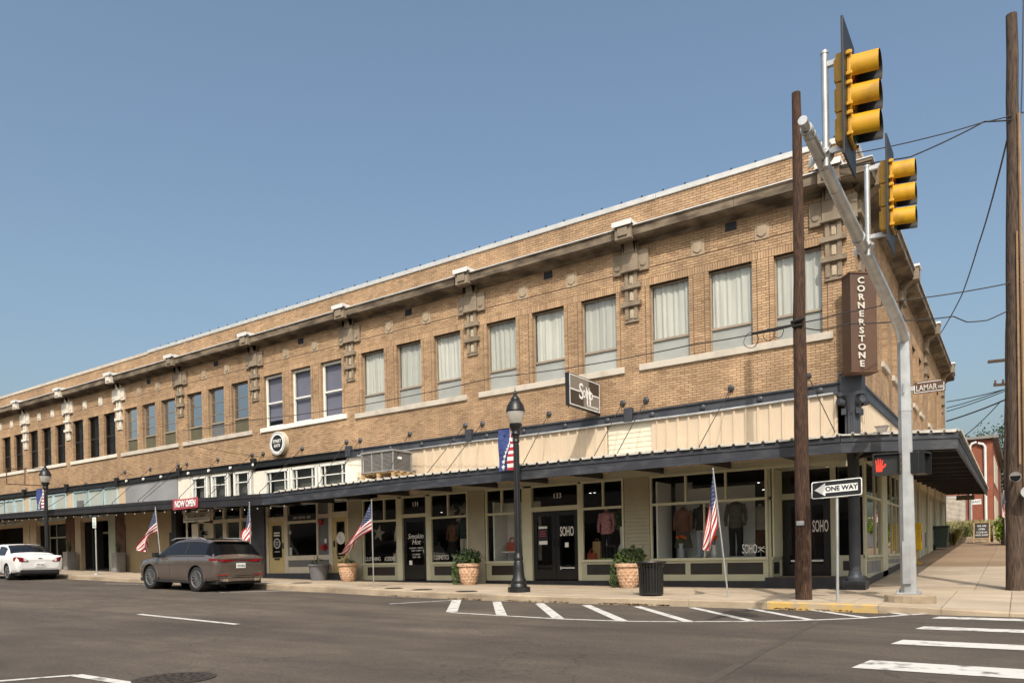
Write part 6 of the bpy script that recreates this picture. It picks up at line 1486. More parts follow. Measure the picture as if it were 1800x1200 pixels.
m.lathe([(.255, .02), (.27, .03), (.27, .07), (.255, .08)], 24); m.lathe([(.27, H-.10), (.285, H-.09), (.285, H-.06), (.27, H-.05)], 24); m.build('hoops', M['black'], t, smooth=True, angle=40)
for k in range(26):
    a = 2*math.pi*k/26; o_, tn = Vector((math.cos(a), math.sin(a), 0)), Vector((-math.sin(a), math.cos(a), 0)); m = MB()
    P_ = [o_*.272+Vector((0, 0, .03)), o_*.280+Vector((0, 0, H*.6)), o_*.288+Vector((0, 0, H-.12)), o_*.335+Vector((0, 0, H-.01))]
    for p0, p1 in zip(P_[:-1], P_[1:]): m.add([p0-tn*.02, p0+tn*.02, p1+tn*.02, p1-tn*.02, p0-tn*.02-o_*.008, p0+tn*.02-o_*.008, p1+tn*.02-o_*.008, p1-tn*.02-o_*.008], [(0, 1, 2, 3), (4, 7, 6, 5), (0, 3, 7, 4), (1, 5, 6, 2)])
    m.build('slat', M['glossblack'], t)
m = MB(); m.tube([(.34*math.cos(a*.2618), .34*math.sin(a*.2618), H) for a in range(25)], .022, 6); m.lathe([(.30, H-.03), (.31, H+.005), (.22, H+.01), (.21, H-.02)], 24, caps=False); m.build('rim', M['black'], t, smooth=True, angle=50)
m = MB(); m.lathe([(.12, 0), (.1, .03)], 10); m.build('foot', M['black'], t)
# ================================================================ THINGS IN THE WINDOWS
def headless(x, y, z, top, bottom, label, skirt=False, s=1.0):
    """a dressed headless shop dummy"""
    t = local(thing('mannequin', label, 'mannequin', (x, y, z)))
    m = MB(); m.lathe([(.16, 0), (.16, .02)], 14); m.tube([(0, 0, .02), (0, 0, .85)], .012, 6); m.build('stand', M['silver'], t)
    def ell(prof, mb): # (z, rx, ry)
        n = 16; o = len(mb.v)
        for z_, rx, ry in prof: mb.v += [(rx*math.cos(2*math.pi*k/n)*s, ry*math.sin(2*math.pi*k/n)*s, z_*s) for k in range(n)]
        for i in range(len(prof)-1):
            for k in range(n): mb.f.append((o+i*n+k, o+i*n+(k+1) % n, o+(i+1)*n+(k+1) % n, o+(i+1)*n+k)); mb.m.append(0)
        mb.f.append(tuple(o+(len(prof)-1)*n+k for k in range(n))); mb.m.append(0)
    m = MB(); ell([(.78, .20, .14), (.92, .185, .125), (1.02, .17, .115), (1.15, .185, .125), (1.28, .20, .13), (1.38, .20, .11), (1.43, .14, .085), (1.46, .06, .06), (1.52, .055, .055)], m)
    for sg in (-1, 1):
        m.tube([(sg*.18*s, 0, 1.40*s), (sg*.245*s, .01, 1.2*s), (sg*.26*s, -.02, 1.02*s), (sg*.24*s, -.06, .84*s)], [.065*s, .055*s, .05*s, .042*s], 8)
    m.build('top', top, t, smooth=True)
    m = MB()
    if skirt: ell([(.32, .27, .2), (.5, .24, .18), (.75, .19, .135), (.85, .17, .12)], m)
    else:
        ell([(.72, .185, .13), (.82, .19, .13), (.88, .17, .12)], m)
        for sg in (-1, 1): m.tube([(sg*.09*s, 0, .82*s), (sg*.1*s, 0, .5*s), (sg*.10*s, .01, .25*s), (sg*.10*s, 0, .05*s)], [.10*s, .085*s, .075*s, .085*s], 10)
    m.build('trousers' if not skirt else 'skirt', bottom, t, smooth=True)
    return t
dk = ZSI-.02
W3 = lambda z: XF(1120+z/4.286, 900, .55)
headless(W3(338), .62, dk, M['cloth6'], M['cloth1'], 'shop dummy in a brown patterned dress at left of corner window', True, .95)
headless(W3(475), .7, dk, M['cloth2'], M['cloth5'], 'shop dummy in black top and pale wide trousers in corner window', False, .98)
headless(W3(742), .55, dk, M['cloth1'], M['cloth2'], 'shop dummy in dark knit top and black trousers in corner window', False, 1.02)
headless(W3(865), 1.3, dk, M['cloth3'], M['cloth6'], 'shop dummy in a pale printed dress behind the black trousers dummy', True, .95)
headless(-12.25, .62, dk, M['cloth4'], M['cloth3'], 'shop dummy in green top and cream wide trousers in middle window', False, 1.0)
headless(-11.9, .75, dk, M['cloth3'], M['cloth6'], 'shop dummy in a cream dress beside the cream trousers dummy', True, .9)
headless(-12.95, .85, dk, M['cloth6'], M['cloth2'], 'shop dummy in dark brown wrap at the left of middle window', True, .9)
headless(-15.25, .75, dk, M['cloth3'], M['cloth6'], 'shop dummy in pale striped top behind the flag', True, .95)
headless(-6.95, .6, dk, M['pinkp'], M['cloth2'], 'shop dummy in pink floral top and black trousers by white vase', False, .98)
headless(-9.62, .6, dk, M['cloth6'], M['cloth5'], 'shop dummy in rust top and blue trousers behind the lamp post', False, .98)
def flowers(x, y, z, h, fm, vm, label, r=.12, tall=False):
    t = local(thing('flower_vase', label, 'vase', (x, y, z)))
    m = MB()
    m.lathe([(.07, 0), (.085, h*.2), (.08, h*.5), (.05, h*.75), (.065, h)] if not tall else [(.07, 0), (.13, h*.12), (.145, h*.25), (.10, h*.42), (.055, h*.5), (.06, h*.7), (.075, h)], 16, caps=True); m.build('vase', vm, t, smooth=True, angle=60)
    m = MB(); rr_ = random.Random(int(abs(x)*100))
    fl = MB()
    for k in range(5):
        a = k*1.3; p = (r*math.cos(a), r*.6*math.sin(a), h+.12+.09*rr_.random()); m.tube([(0, 0, h*.8), p], .006, 4)
        for q in range(7): b_ = q*.9; fl.add([p, (p[0]+.055*math.cos(b_), p[1]+.055*math.sin(b_), p[2]+.03), (p[0]+.05*math.cos(b_+.5), p[1]+.05*math.sin(b_+.5), p[2]+.05), (p[0]+.055*math.cos(b_+.9), p[1]+.055*math.sin(b_+.9), p[2]+.03)], [(0, 1, 2, 3)])
        fl.lathe([(.0, -.04), (.05, 0), (.03, .04), (0, .05)], 7, p)
    m.build('stems', M['leaf'], t); fl.build('flowers', fm, t)
    return t
flowers(W3(352), .3, dk, .42, M['orange'], M['cloth5'], 'patterned vase with orange flowers in the corner window', .11)
flowers(W3(598), .3, dk, .36, M['orange'], M['ceramic'], 'plain white cylinder vase with red orange flowers in corner window', .06)
t = flowers(-6.32, .35, dk, .95, M['leaf'], M['ceramic'], 'tall white bottle vase with green bouquet beside clapboard pier', .16, True); leaves(120, (0, 0, 1.15), (.26, .2, .28), M['leaf'], t, .06, seed=21, hemi=False)
def handbag(x, y, z, s, m_, label):
    t = local(thing('handbag', label, 'handbag', (x, y, z)))
    b = MB(); b.prism([(-.20*s, 0), (.20*s, 0), (.17*s, .27*s), (-.17*s, .27*s)], lambda p, q, tt: (p, tt, q), -.07*s, .07*s); b.build('body', m_, t, bevel=.015)
    b = MB(); b.tube([(.10*s*math.cos(a), -.04, .26*s+.16*s*math.sin(a)) for a in [math.pi*k/8 for k in range(9)]], .012*s, 6); b.tube([(.10*s*math.cos(a), .04, .26*s+.16*s*math.sin(a)) for a in [math.pi*k/8 for k in range(9)]], .012*s, 6); b.build('handle', m_, t)
handbag(-10.22, .45, .18, 1.05, M['bag'], 'rust red leather handbag on a shelf in the white display')
handbag(-15.0, .4, dk, 1.3, M['cloth3'], 'cream tote bag on the window deck left of door 131')
handbag(-7.35, .42, dk, .8, M['bag'], 'small red bag standing against paper bag in window')
b = MB(); b.box(-10.5, -9.95, .25, .7, .15, .18); o = b.build('display_shelf', M['display']); tag(o, 'narrow white shelf carrying the rust red handbag', 'shelf')
t = local(thing('paper_bag', 'tall brown paper bag beside the red bag in window', 'bag', (-7.22, .5, dk)))
b = MB(); b.box(-.12, .12, -.06, .06, 0, .55); b.build('body', M['lumber'], t)
b = MB(); b.tube([(-.05, 0, .55), (-.05, 0, .63), (.05, 0, .63), (.05, 0, .55)], .006, 4); b.build('handle', M['lumber'], t)
t = local(thing('stool', 'small dark stool in the window beside the white vase', 'stool', (-6.7, .5, dk)))
b = MB(); b.box(-.17, .17, -.15, .15, .38, .42); b.build('seat', M['darkframe'], t)
for sx in (-1, 1):
    for sy in (-1, 1): b = MB(); b.box(sx*.14-.012, sx*.14+.012, sy*.12-.012, sy*.12+.012, 0, .38); b.build('leg', M['darkframe'], t)
def star(x, y, z, r, label):
    t = local(thing('paper_star', label, 'star', (x, y, z), 'white paper stars hanging in the windows'))
    b = MB(); pts = [((r if k % 2 == 0 else r*.42)*math.sin(k*math.pi/5+.2), (r if k % 2 == 0 else r*.42)*math.cos(k*math.pi/5+.2)) for k in range(10)]
    b.add([(p, 0, q) for p, q in pts]+[(0, -.09, 0), (0, .09, 0)], [(k, (k+1) % 10, 10) for k in range(10)]+[((k+1) % 10, k, 11) for k in range(10)]); b.build('points', M['paperstar'], t)
    b = MB(); b.tube([(0, 0, r), (0, 0, 2.2-z)], .004, 3); b.build('string', M['wire'], t)
M['paperstar'] = mat('paper_star', (.34, .32, .28), .8)
for x, y, z, r, l in ((-12.2, .5, 1.62, .27, 'largest white paper star hanging at right of the middle window'), (-11.85, .4, 1.85, .24, 'white paper star beside the largest one, near clapboard'), (-12.85, .7, 1.6, .26, 'dim paper star in the left transom of middle window'), (-15.1, .5, 1.45, .24, 'paper star low over the pale striped top'), (-16.0, .4, .95, .32, 'paper star hanging behind the wide blown flag'), (-12.3, .35, 1.3, .15, 'smallest paper star at the transom bar')): star(x, y, z, r, l)
t = thing('shoe_pair', 'yellow shoes on the deck by white vase', 'shoes', (-6.85, .25, dk))
for k in range(2): b = MB(); b.obox((-6.9+.2*k, .25, dk+.03), (.08, 0, 0), (0, .04, 0), (0, 0, .03)); b.build('shoe', M['leaflime'], t, bevel=.015)
def spot(x, y, z, label):
    t = local(thing('ceiling_spot_lamp', label, 'lamp', (x, y, z)))
    b = MB(); b.lathe([(.05, 0), (.055, .1), (.02, .12), (.02, .2)], 10); b.build('can', M['black'], t); b = MB(); b.lathe([(.034, -.004), (.034, 0)], 10); b.build('lens', M['spot'], t)
for x, y, z, l in ((-14.25, 1.2, 1.62, 'left one of two lit ceiling spots above door 131'), (-13.72, 1.2, 1.62, 'right one of two lit ceiling spots above door 131'), (-7.95, 1.5, 1.95, 'left one of two lit spots above the double doors'), (-7.8, 1.5, 1.95, 'right one of two lit spots above the double doors'), (-2.75, 1.5, 1.9, 'upper lit spot inside the right pane of corner window'), (-2.62, 1.5, 1.7, 'lower lit spot inside the right pane of corner window'), (-19.5, 1.0, 1.97, 'single lit spot behind the street eats transom')): spot(x, y, z, l)
# ================================================================ STRING LIGHTS UNDER THE CANOPY
t = thing('string_lights', 'string of small bulbs hung along the black canopy edge', 'string lights', (-30, -2.4, 2))
m = MB(); prev = None; xs_ = [-17.6-k*.72 for k in range(36)]
P_ = []
for k, x in enumerate(xs_): P_.append(Vector((x, CY+.12, fb(x)-.06-.03*(k % 2))))
m.tube(P_, .007, 4); m.build('cord', M['wire'], t)
bm0 = MB(); bm0.lathe([(.0, -.06), (.02, -.045), (.018, -.02), (.0, 0)], 8); proto_b = None
for p in P_:
    if proto_b is None: proto_b = bm0.build('bulb', M['bulb'], t, prep=False); ob = proto_b
    else: ob = proto_b.copy(); COL.objects.link(ob)
    ob.location = p-t.location
# ================================================================ CABLES
def cable(label, pts, r=.012, group=None):
    out = []
    for a, b in zip(pts[:-1], pts[1:]):
        a, b = Vector(a), Vector(b); L = (b-a).length
        for k in range(10): u = k/10; q = a.lerp(b, u); out.append(q-Vector((0, 0, .012*L*4*u*(1-u))))
    out.append(Vector(pts[-1]))
    m = MB(); m.tube(out, r, 5); o = m.build('overhead_cable', M['wire']); tag(o, label, 'cable', 'overhead cables strung between the poles')
    return o
PA = aY(1402, 570, -3.45); 
cable('cable running left along the facade from the lone pole', [PA, aY(1225, 604, -2.6), aY(870, 663, -1.8), aY(440, 738, -1.0), aY(320, 756, -.4)], .013)
m = MB(); A, B = aY(1322, 586, -3.0), aY(1400, 570, -3.42); m.tube([A, A.lerp(B, .5)-Vector((0, 0, .01)), B], [.02, .04, .025], 6)
for cxp, cyp, rr_ in ((1320, 598, 13), (1352, 588, 10), (1368, 584, 9)):
    q = aY(cxp, cyp, -3.1); rad = rr_/62*.75; m.tube([(q.x+rad*math.cos(a*.35), -3.1+.03*math.sin(a), q.z+rad*math.sin(a*.35)) for a in range(19)], .008, 4)
tag(m.build('cable_splice', M['wire']), 'thick taped cable splice with loops hanging left of lone pole', 'cable')
PB1, PB2 = aY(1778, 497, .2), aY(1772, 546, .2)
cable('upper cable from the lone pole past the corner sign to right pole', [PA+Vector((.1, 0, .02)), aY(1481, 550, -2.2), aY(1585, 528, -1.0), PB1, aY(1830, 492, .2)], .013)
cable('lower cable with a sag from the lone pole to right pole', [PA+Vector((.1, 0, -.08)), aY(1440, 580, -2.6), aY(1492, 569, -1.9), aY(1597, 563, -.9), aY(1676, 556, -.2), aY(1700, 566, 0), aY(1735, 563, .1), PB2, aY(1830, 540, .2)], .013)
K1 = aY(1780, 203, .2)
cable('upper cable from parapet corner across behind the signals', [(-.4, .1, 9.2), aY(1500, 270, -.5), aY(1640, 240, -.3), aY(1725, 216, 0), K1, aY(1830, 188, .3)], .013)
cable('lower twisted cable from parapet corner to right pole', [(-.9, -.46, 9.0), aY(1560, 282, -.6), aY(1600, 276, -.5), aY(1680, 240, -.2), aY(1730, 214, 0), K1+Vector((0, 0, -.1))], .016)
cable('thin cable dropping from the right pole to the end wall', [K1, aY(1752, 320, 3), aY(1720, 430, 8), aY(1690, 520, 13), aY(1645, 598, 19.5)], .02)
cable('vertical cable beside the top of right pole', [aY(1799, -20, .3), aY(1797, 125, .3), aY(1795, 200, .3)], .012)
for k, (a, b) in enumerate((((1664, 706), (1766, 684)), ((1664, 717), (1766, 684)), ((1664, 723), (1766, 687)), ((1664, 740), (1768, 702)), ((1690, 770), (1760, 704)), ((1744, 768), (1766, 765)), ((1745, 778), (1770, 762)))):
    far = 25.2 if k < 4 else 30
    cable(('topmost thin', 'second thin', 'third thin', 'thicker lowest', 'slanting', 'upper short', 'lower short')[k]+' cable from the far pole to '+('the end of brick wall' if k < 4 else 'red brick building'), [aY(*a, far), aY(*b, 22)], .022 if k != 3 else .035)
# ================================================================ VEHICLES
def cmr(P, u):
    n = len(P)-1; s = min(n-1, max(0, int(u))); f = u-s
    p0, p1, p2, p3 = P[max(0, s-1)], P[s], P[s+1], P[min(n, s+2)]
    return [.5*((2*b)+(c-a)*f+(2*a-5*b+4*c-d)*f*f+(3*b-a-3*c+d)*f**3) for a, b, c, d in zip(p0, p1, p2, p3)]
class Car:
    def __init__(s, st, wheelx, wr, W):
        s.st = st; s.wx = wheelx; s.wr = wr; s.W = W
    def P(s, u, v):     # u: station index, v: 0 (bottom centre) .. 8 (roof centre)
        x, zl, zb, zt, w = cmr(s.st, u); g = max(0, zt-zb)
        zm = lerp(zl, zb, .5)
        wr = w*(.95-.24*min(1, g/.55))
        prof = [(0, zl), (.80*w, zl), (.965*w, zl+.10), (1.0*w, zm), (.995*w, zb-.12), (.95*w, zb), (wr, max(zb+.004, zt-.05-.03*min(1, g))), (wr*.72, zt), (0, zt+.025)]
        y, z = cmr(prof, v); return Vector((x, y, z))
    def N(s, u, v):
        e = .02; du = s.P(u+e, v)-s.P(u-e, v); dv = s.P(u, min(8, v+e))-s.P(u, max(0, v-e)); n = dv.cross(du)
        if n.length < 1e-9: return Vector((0, 0, 1))
        n.normalize(); c = s.P(u, v); 
        if n.dot(Vector((0, c.y, c.z-.7))) < 0: n = -n
        return n
    def body(s, nu=110, nv=46):
        m = MB()
        for sg in (1, -1):
            def f(a, b): p = s.P(a*(len(s.st)-1), b*8); return (p.x, sg*p.y, p.z)
            m.grid(f, nu, nv)
        for u in (0, len(s.st)-1):             # close the two ends
            A = [s.P(u, 8*j/nv) for j in range(nv+1)]
            for p, q in zip(A[:-1], A[1:]): m.add([(p.x, p.y, p.z), (q.x, q.y, q.z), (q.x, -q.y, q.z), (p.x, -p.y, p.z)], [(0, 1, 2, 3)])
        keep = []
        for f_ in m.f:
            c = sum((Vector(m.v[i]) for i in f_), Vector())/4
            if any((c.x-wx)**2+(c.z-s.wr)**2 < (s.wr+.055)**2 and abs(c.y) > .45*s.W/2 for wx in s.wx): continue
            keep.append(f_)
        # pull the cut edge onto the circle so that the arch is clean
        m.f = keep; m.m = [0]*len(keep)
        cnt = {}
        for f_ in keep:
            for i in range(4):
                e = tuple(sorted((f_[i], f_[(i+1) % 4]))); cnt[e] = cnt.get(e, 0)+1
        bv = {i for e, c in cnt.items() if c == 1 for i in e}
        for i in bv:
            v = Vector(m.v[i])
            for wx in s.wx:
                d = math.hypot(v.x-wx, v.z-s.wr)
                if s.wr-.1 < d < s.wr+.16 and abs(v.y) > .45*s.W/2 and v.z > s.st[5][1]-.05:
                    k = (s.wr+.055)/d; m.v[i] = (wx+(v.x-wx)*k, v.y, s.wr+(v.z-s.wr)*k)
        return m
    def patch(s, u0, u1, v0, v1, off, nu=14, nv=6, sides=(1, -1), trim=None):
        m = MB()
        for sg in sides:
            def f(a, b):
                u, v = lerp(u0, u1, a), lerp(v0, v1, b)
                if trim: u, v = trim(a, b)
                p = s.P(u, v)+s.N(u, v)*off; return (p.x, sg*p.y, p.z)
            m.grid(f, nu, nv)
        return m
def wheel(parent, x, y, r, w, sg, rimm, spokes, double):
    t = MB(); n = 28
    prof = [(r*.68, -w/2), (r*.9, -w/2), (r*.98, -w/2+.03), (r, -w/2+.06), (r, w/2-.06), (r*.98, w/2-.03), (r*.9, w/2), (r*.68, w/2)]
    o = 0
    for rr_, yy in prof: t.v += [(x+rr_*math.cos(2*math.pi*k/n), y+yy*sg, r+rr_*math.sin(2*math.pi*k/n)) for k in range(n)]
    for i in range(len(prof)-1):
        for k in range(n): t.f.append((i*n+k, i*n+(k+1) % n, (i+1)*n+(k+1) % n, (i+1)*n+k)); t.m.append(0)
    wh = t.build('wheel', M['tyre'], parent, smooth=True, angle=40)
    m = MB(); ring = [(x+r*.67*math.cos(2*math.pi*k/24), y+sg*(w/2-.015), r+r*.67*math.sin(2*math.pi*k/24)) for k in range(25)]; m.tube(ring, .022, 6, caps=False)
    for k in range(spokes):
        a = 2*math.pi*k/spokes
        for da in ((-.10, .10) if double else (0,)):
            m.bar((x+.07*math.cos(a), y+sg*(w/2-.03), r+.07*math.sin(a)), (x+r*.66*math.cos(a+da), y+sg*(w/2-.02), r+r*.66*math.sin(a+da)), .02, .03 if double else .05, 0, (0, 1, 0))
    m.tube([(x, y+sg*(w/2-.05), r), (x, y+sg*(w/2-.01), r)], .06, 12); m.build('rim', rimm, wh)
    m = MB(); m.tube([(x, y-sg*.02, r), (x, y+sg*.01, r)], r*.66, 20); m.build('brake_disc', M['rimdark'], wh)
SUVS = [(0.0, .52, .80, .83, .72), (.05, .38, .99, 1.02, .865), (.13, .33, 1.06, 1.11, .91), (.50, .30, 1.075, 1.53, .94), (.75, .28, 1.075, 1.60, .945), (1.3, .27, 1.065, 1.635, .945), (1.95, .27, 1.055, 1.625, .945), (2.45, .27, 1.045, 1.575, .945), (2.85, .27, 1.035, 1.43, .94), (3.35, .27, 1.02, 1.13, .935), (3.6, .27, .995, 1.02, .93), (4.05, .27, .95, .98, .92), (4.36, .28, .86, .89, .87), (4.53, .34, .74, .77, .78), (4.59, .42, .62, .64, .66)]
SEDS = [(0.0, .50, .80, .83, .70), (.05, .36, .95, .98, .83), (.12, .31, .99, 1.02, .865), (.50, .27, .985, 1.035, .885), (.80, .26, .965, 1.08, .89), (1.30, .25, .955, 1.34, .893), (1.75, .24, .95, 1.44, .893), (2.35, .24, .945, 1.455, .893), (2.80, .24, .935, 1.40, .89), (3.30, .24, .92, 1.15, .885), (3.62, .24, .905, .96, .88), (4.2, .25, .85, .88, .86), (4.6, .28, .75, .78, .80), (4.80, .34, .65, .68, .70), (4.87, .42, .58, .60, .58)]
def dress(car, t, paint, kind):
    suv = kind == 'suv'
    b = car.body().build('body', paint, t, smooth=True, angle=40)
    ww = .24 if suv else .21
    liner = MB()
    for wx in car.wx:
        for sg in (1, -1): liner.tube([(wx, sg*.35, car.wr+.01), (wx, sg*(car.W/2-.03), car.wr+.01)], car.wr+.05, 20, caps=False); 
        liner.box(wx-.4, wx+.4, -.36, .36, .25, .75)
    liner.build('wheel_well', M['plastic'], b)
    for wx in car.wx:
        for sg in (1, -1):
            wheel(t, wx, sg*(car.W/2-ww/2-.02), car.wr, ww, sg, M['rimsmoke' if suv else 'rim'], 12 if suv else 7, suv)
            a = MB(); R_ = car.wr+.06; pts = []
            for k in range(15):
                th = math.radians(-8+196*k/14); pts.append((wx+R_*math.cos(th), sg*(car.W/2-.012), car.wr+R_*math.sin(th)))
            a.tube(pts, .018, 5); a.build('arch_trim', paint, b)
    # glazing
    if suv:
        def tr(a, v):
            u = lerp(3.12, 9.15, a); vv = lerp(5.16, 5.93, v)
            return (u-(1-v)*0-.0, vv)
        g = car.patch(3.1, 9.1, 5.16, 5.9, .006, 40, 5, trim=tr).build('side_glass', M['carglass'], t, smooth=True, angle=180)
        car.patch(2.3, 3.2, 5.2, 6.15, .007, 8, 6).build('quarter_glass', M['privacy'], t, smooth=True, angle=180)
        car.patch(2.10, 3.05, 6.12, 8.0, .008, 10, 8).build('rear_window', M['privacy'], t, smooth=True, angle=180)
        car.patch(7.3, 9.6, 6.1, 8.0, .006, 12, 8).build('windscreen', M['carglass'], t, smooth=True, angle=180)
        car.patch(4.0, 6.6, 7.1, 8.0, .008, 10, 4).build('roof_glass', M['carglass'], t, smooth=True, angle=180)
        q = MB()
        for sg in (1, -1):
            q.tube([car.P(u, 5.08)*1+Vector((0, .008, .0)) if sg > 0 else Vector((car.P(u, 5.08).x, -car.P(u, 5.08).y-.008, car.P(u, 5.08).z)) for u in [3.2+k*.3 for k in range(20)]], .012, 5)
        q.build('belt_trim', M['suvchrome'], b)
        q = MB()
        for sg in (1, -1): q.tube([(lerp(.75, 2.6, k/8), sg*.70, 1.66-.02*((k/8-.4)*2)**2+ (-.05 if k in (0, 8) else 0)) for k in range(9)], .018, 6)
        q.build('roof_rail', M['acframe'], b)
        for u, v0, v1 in ((5.55, 5.18, 5.92), (7.35, 5.18, 5.9)):
            car.patch(u-.06, u+.06, v0, v1, .011, 2, 6).build('window_pillar', M['plastic'], b)
    else:
        for u0, u1 in ((5.05, 6.75), (6.9, 9.0)):
            car.patch(u0, u1, 5.14, 5.9, .006, 20, 5).build('side_glass', M['carglass'], t, smooth=True, angle=180)
        car.patch(4.15, 5.6, 6.1, 8.0, .008, 10, 8).build('rear_window', M['carglass'], t, smooth=True, angle=180)
        car.patch(8.0, 9.7, 6.1, 8.0, .006, 12, 8).build('windscreen', M['carglass'], t, smooth=True, angle=180)
    # door seams, handles, sill
    s_ = MB(); zc = .62
    cuts = (1.35, 2.35, 3.3) if suv else (1.5, 2.45, 3.45)
    for x in cuts:
        for sg in (1, -1):
            u = next(k+(x-car.st[k][0])/(car.st[k+1][0]-car.st[k][0]) for k in range(len(car.st)-1) if car.st[k][0] <= x <= car.st[k+1][0])
            pts = [car.P(u, v) for v in (2.2, 2.8, 3.4, 4.0, 4.6, 4.98)]
            s_.tube([(p.x, sg*(p.y+.001), p.z) for p in pts], .006, 4)
    s_.build('door_seam', M['plastic'], b)
    h = MB()
    for x in ((1.62, 2.62) if suv else (1.75, 2.72)):
        for sg in (1, -1): h.box(x-.1, x+.1, sg*(car.W/2-.02)-.02, sg*(car.W/2-.02)+.02, (.90 if suv else .80)-.015, (.90 if suv else .80)+.015)
    h.build('door_handle', M['suvchrome'] if suv else paint, b, bevel=.006)
    for sg in (1, -1):
        q = MB(); mx_ = 2.98 if suv else 3.12
        q.obox((mx_, sg*(car.W/2+.10), 1.12 if suv else 1.0), (.07, 0, 0), (0, .09, 0), (0, 0, .075)); q.bar((mx_+.05, sg*(car.W/2-.08), 1.05 if suv else .95), (mx_, sg*(car.W/2+.06), 1.1 if suv else .98), .05, .04); q.build('wing_mirror', M['plastic'] if suv else paint, t, bevel=.02)
    q = MB()
    if suv:
        q.box(.06, 4.3, -.80, .80, .24, .36)
        for sg in (1, -1): q.box(1.3, 3.35, sg*.90-.03, sg*.90+.03, .24, .31)
    else: q.box(.1, 4.5, -.75, .75, .2, .34); q.box(.02, .2, -.68, .68, .25, .44)
    q.build('underbody', M['plastic'], t, bevel=.02)
# --- SUV: rear towards +X, so heading is turned half round
SUVS = [(x*.95,)+tuple(q) for x, *q in SUVS]
suv = Car(SUVS, (.95, 3.50), .385, 1.88)
sx, sy = -16.98, -4.72
z0, z1 = GR(sx-.98, sy), GR(sx-3.7, sy)
t = local(thing('parked_car', 'metallic brown sport utility car parked at the kerb, rear towards us', 'car', (sx, sy, GR(sx, sy)-.0), None, math.radians(180)))
t.rotation_euler = (0, -math.atan2(z1-z0, 2.71), math.radians(180))
t.location.z = z0-(z1-z0)/2.71*.98
dress(suv, t, M['suv'], 'suv')
m = MB()
def rear_strip(car, v0, v1, y0, y1, off, nu=4, sides=(1, -1), u0=.0, u1=2.0, n=16):
    """strip on the tail following the body, between two heights"""
    mb = MB()
    def at(y, z):
        best = None
        for k in range(60):
            u = k/60*2.2
            for j in range(30):
                v = 2+j/30*3.0; p = car.P(u, v); d = (p.y-y)**2+(p.z-z)**2
                if best is None or d < best[0]: best = (d, p)
        return best[1]
    for sg in sides:
        P0 = [at(lerp(y0, y1, k/n), v0) for k in range(n+1)]; P1 = [at(lerp(y0, y1, k/n), v1) for k in range(n+1)]
        mb.grid(lambda a, b: (lambda p: (p.x-off, sg*p.y*(1+.004), p.z))(P0[round(a*n)].lerp(P1[round(a*n)], b)), n, 2)
    return mb
tl = MB()
for sg in (1, -1):
    tl.add([(.045, sg*.30, .93), (.03, sg*.62, .935), (.10, sg*.875, .95), (.30, sg*.935, .965), (.30, sg*.94, 1.02), (.10, sg*.885, 1.03), (.045, sg*.62, 1.01), (.06, sg*.30, .995)], [(0, 1, 6, 7), (1, 2, 5, 6), (2, 3, 4, 5)])
    tl.v[-8:] = [(x-.035, y*1.012, z) for x, y, z in tl.v[-8:]]
tl.build('tail_lamp', M['taillight'], t)
m = MB(); m.box(.01, .03, -.34, .34, .965, .98); m.build('tail_bar', M['taillight'], t)
m = MB(); m.box(.01, .05, -.80, .80, 1.005, 1.02); m.build('tail_chrome', M['suvchrome'], t)
m = MB()
for sg in (1, -1): m.add([(-.02, sg*.45, .50), (.0, sg*.82, .51), (.02, sg*.82, .55), (-.02, sg*.45, .535)], [(0, 1, 2, 3)])
m.build('bumper_reflector', M['taillight'], t)
m = MB(); m.box(-.03, .02, -.74, .74, .455, .48); m.build('bumper_strip', M['suvchrome'], t, bevel=.008)
m = MB(); m.box(-.012, .1, -.72, .72, .32, .44); m.build('bumper_lower', M['suv'], t, bevel=.02)
m = MB()
for sg in (1, -1): m.tube([(-.03, sg*.52, .37), (.1, sg*.52, .37)], .055, 12); m.tube([(-.03, sg*.62, .37), (.1, sg*.62, .37)], .05, 12)
m.build('exhaust', M['suvchrome'], t)
pl_ = MB(); pl_.box(-.015, .02, -.16, .16, .73, .885); pl = pl_.build('number_plate', M['white'], t)
text('plate_lettering', 'MLV 0533', .075, M['signblack'], t, face_mw((-.02, 0, .80), (0, -1, 0), (0, 0, 1)), .85)
m = MB(); m.box(.36, .52, -.62, .62, 1.545, 1.575); m.build('spoiler', M['suv'], t, bevel=.012)
m = MB(); m.prism([(0, 0), (.16, 0), (.02, .09), (0, .09)], lambda p, q, tt: (.95+p, tt, 1.64+q), -.015, .015); m.build('antenna_fin', M['plastic'], t)
# --- white sedan
sed = Car(SEDS, (1.02, 3.87), .325, 1.78)
q0 = onG(26, 1015, GR)
sx, sy = -30.1, -4.75
z0, z1 = GR(sx-1.0, sy), GR(sx-3.85, sy)
t = local(thing('parked_car', 'white four door sedan parked at the kerb at far left', 'car', (sx, sy, 0)))
t.rotation_euler = (0, -math.atan2(z1-z0, 2.85), math.radians(180-4)); t.location.z = z0-(z1-z0)/2.85*1.0
dress(sed, t, M['whitecar'], 'sedan')
tl = MB()
for sg in (1, -1):
    tl.add([(-.005, sg*.42, .77), (.0, sg*.70, .755), (.10, sg*.845, .76), (.26, sg*.892, .80), (.24, sg*.89, .93), (.09, sg*.85, .955), (.01, sg*.70, .94), (.0, sg*.52, .88)], [(0, 1, 6, 7), (1, 2, 5, 6), (2, 3, 4, 5)])
    tl.v[-8:] = [(x-.012, y*1.008, z) for x, y, z in tl.v[-8:]]
tl.build('tail_lamp', M['taillight'], t)
m = MB()
for sg in (1, -1): m.tube([(-.03, sg*.55, .835), (.0, sg*.55, .835)], .06, 12)
m.build('reverse_lamp', M['lampwhite'], t)
m = MB(); m.box(-.02, .02, -.19, .19, .56, .70); m.build('number_plate', M['white'], t)
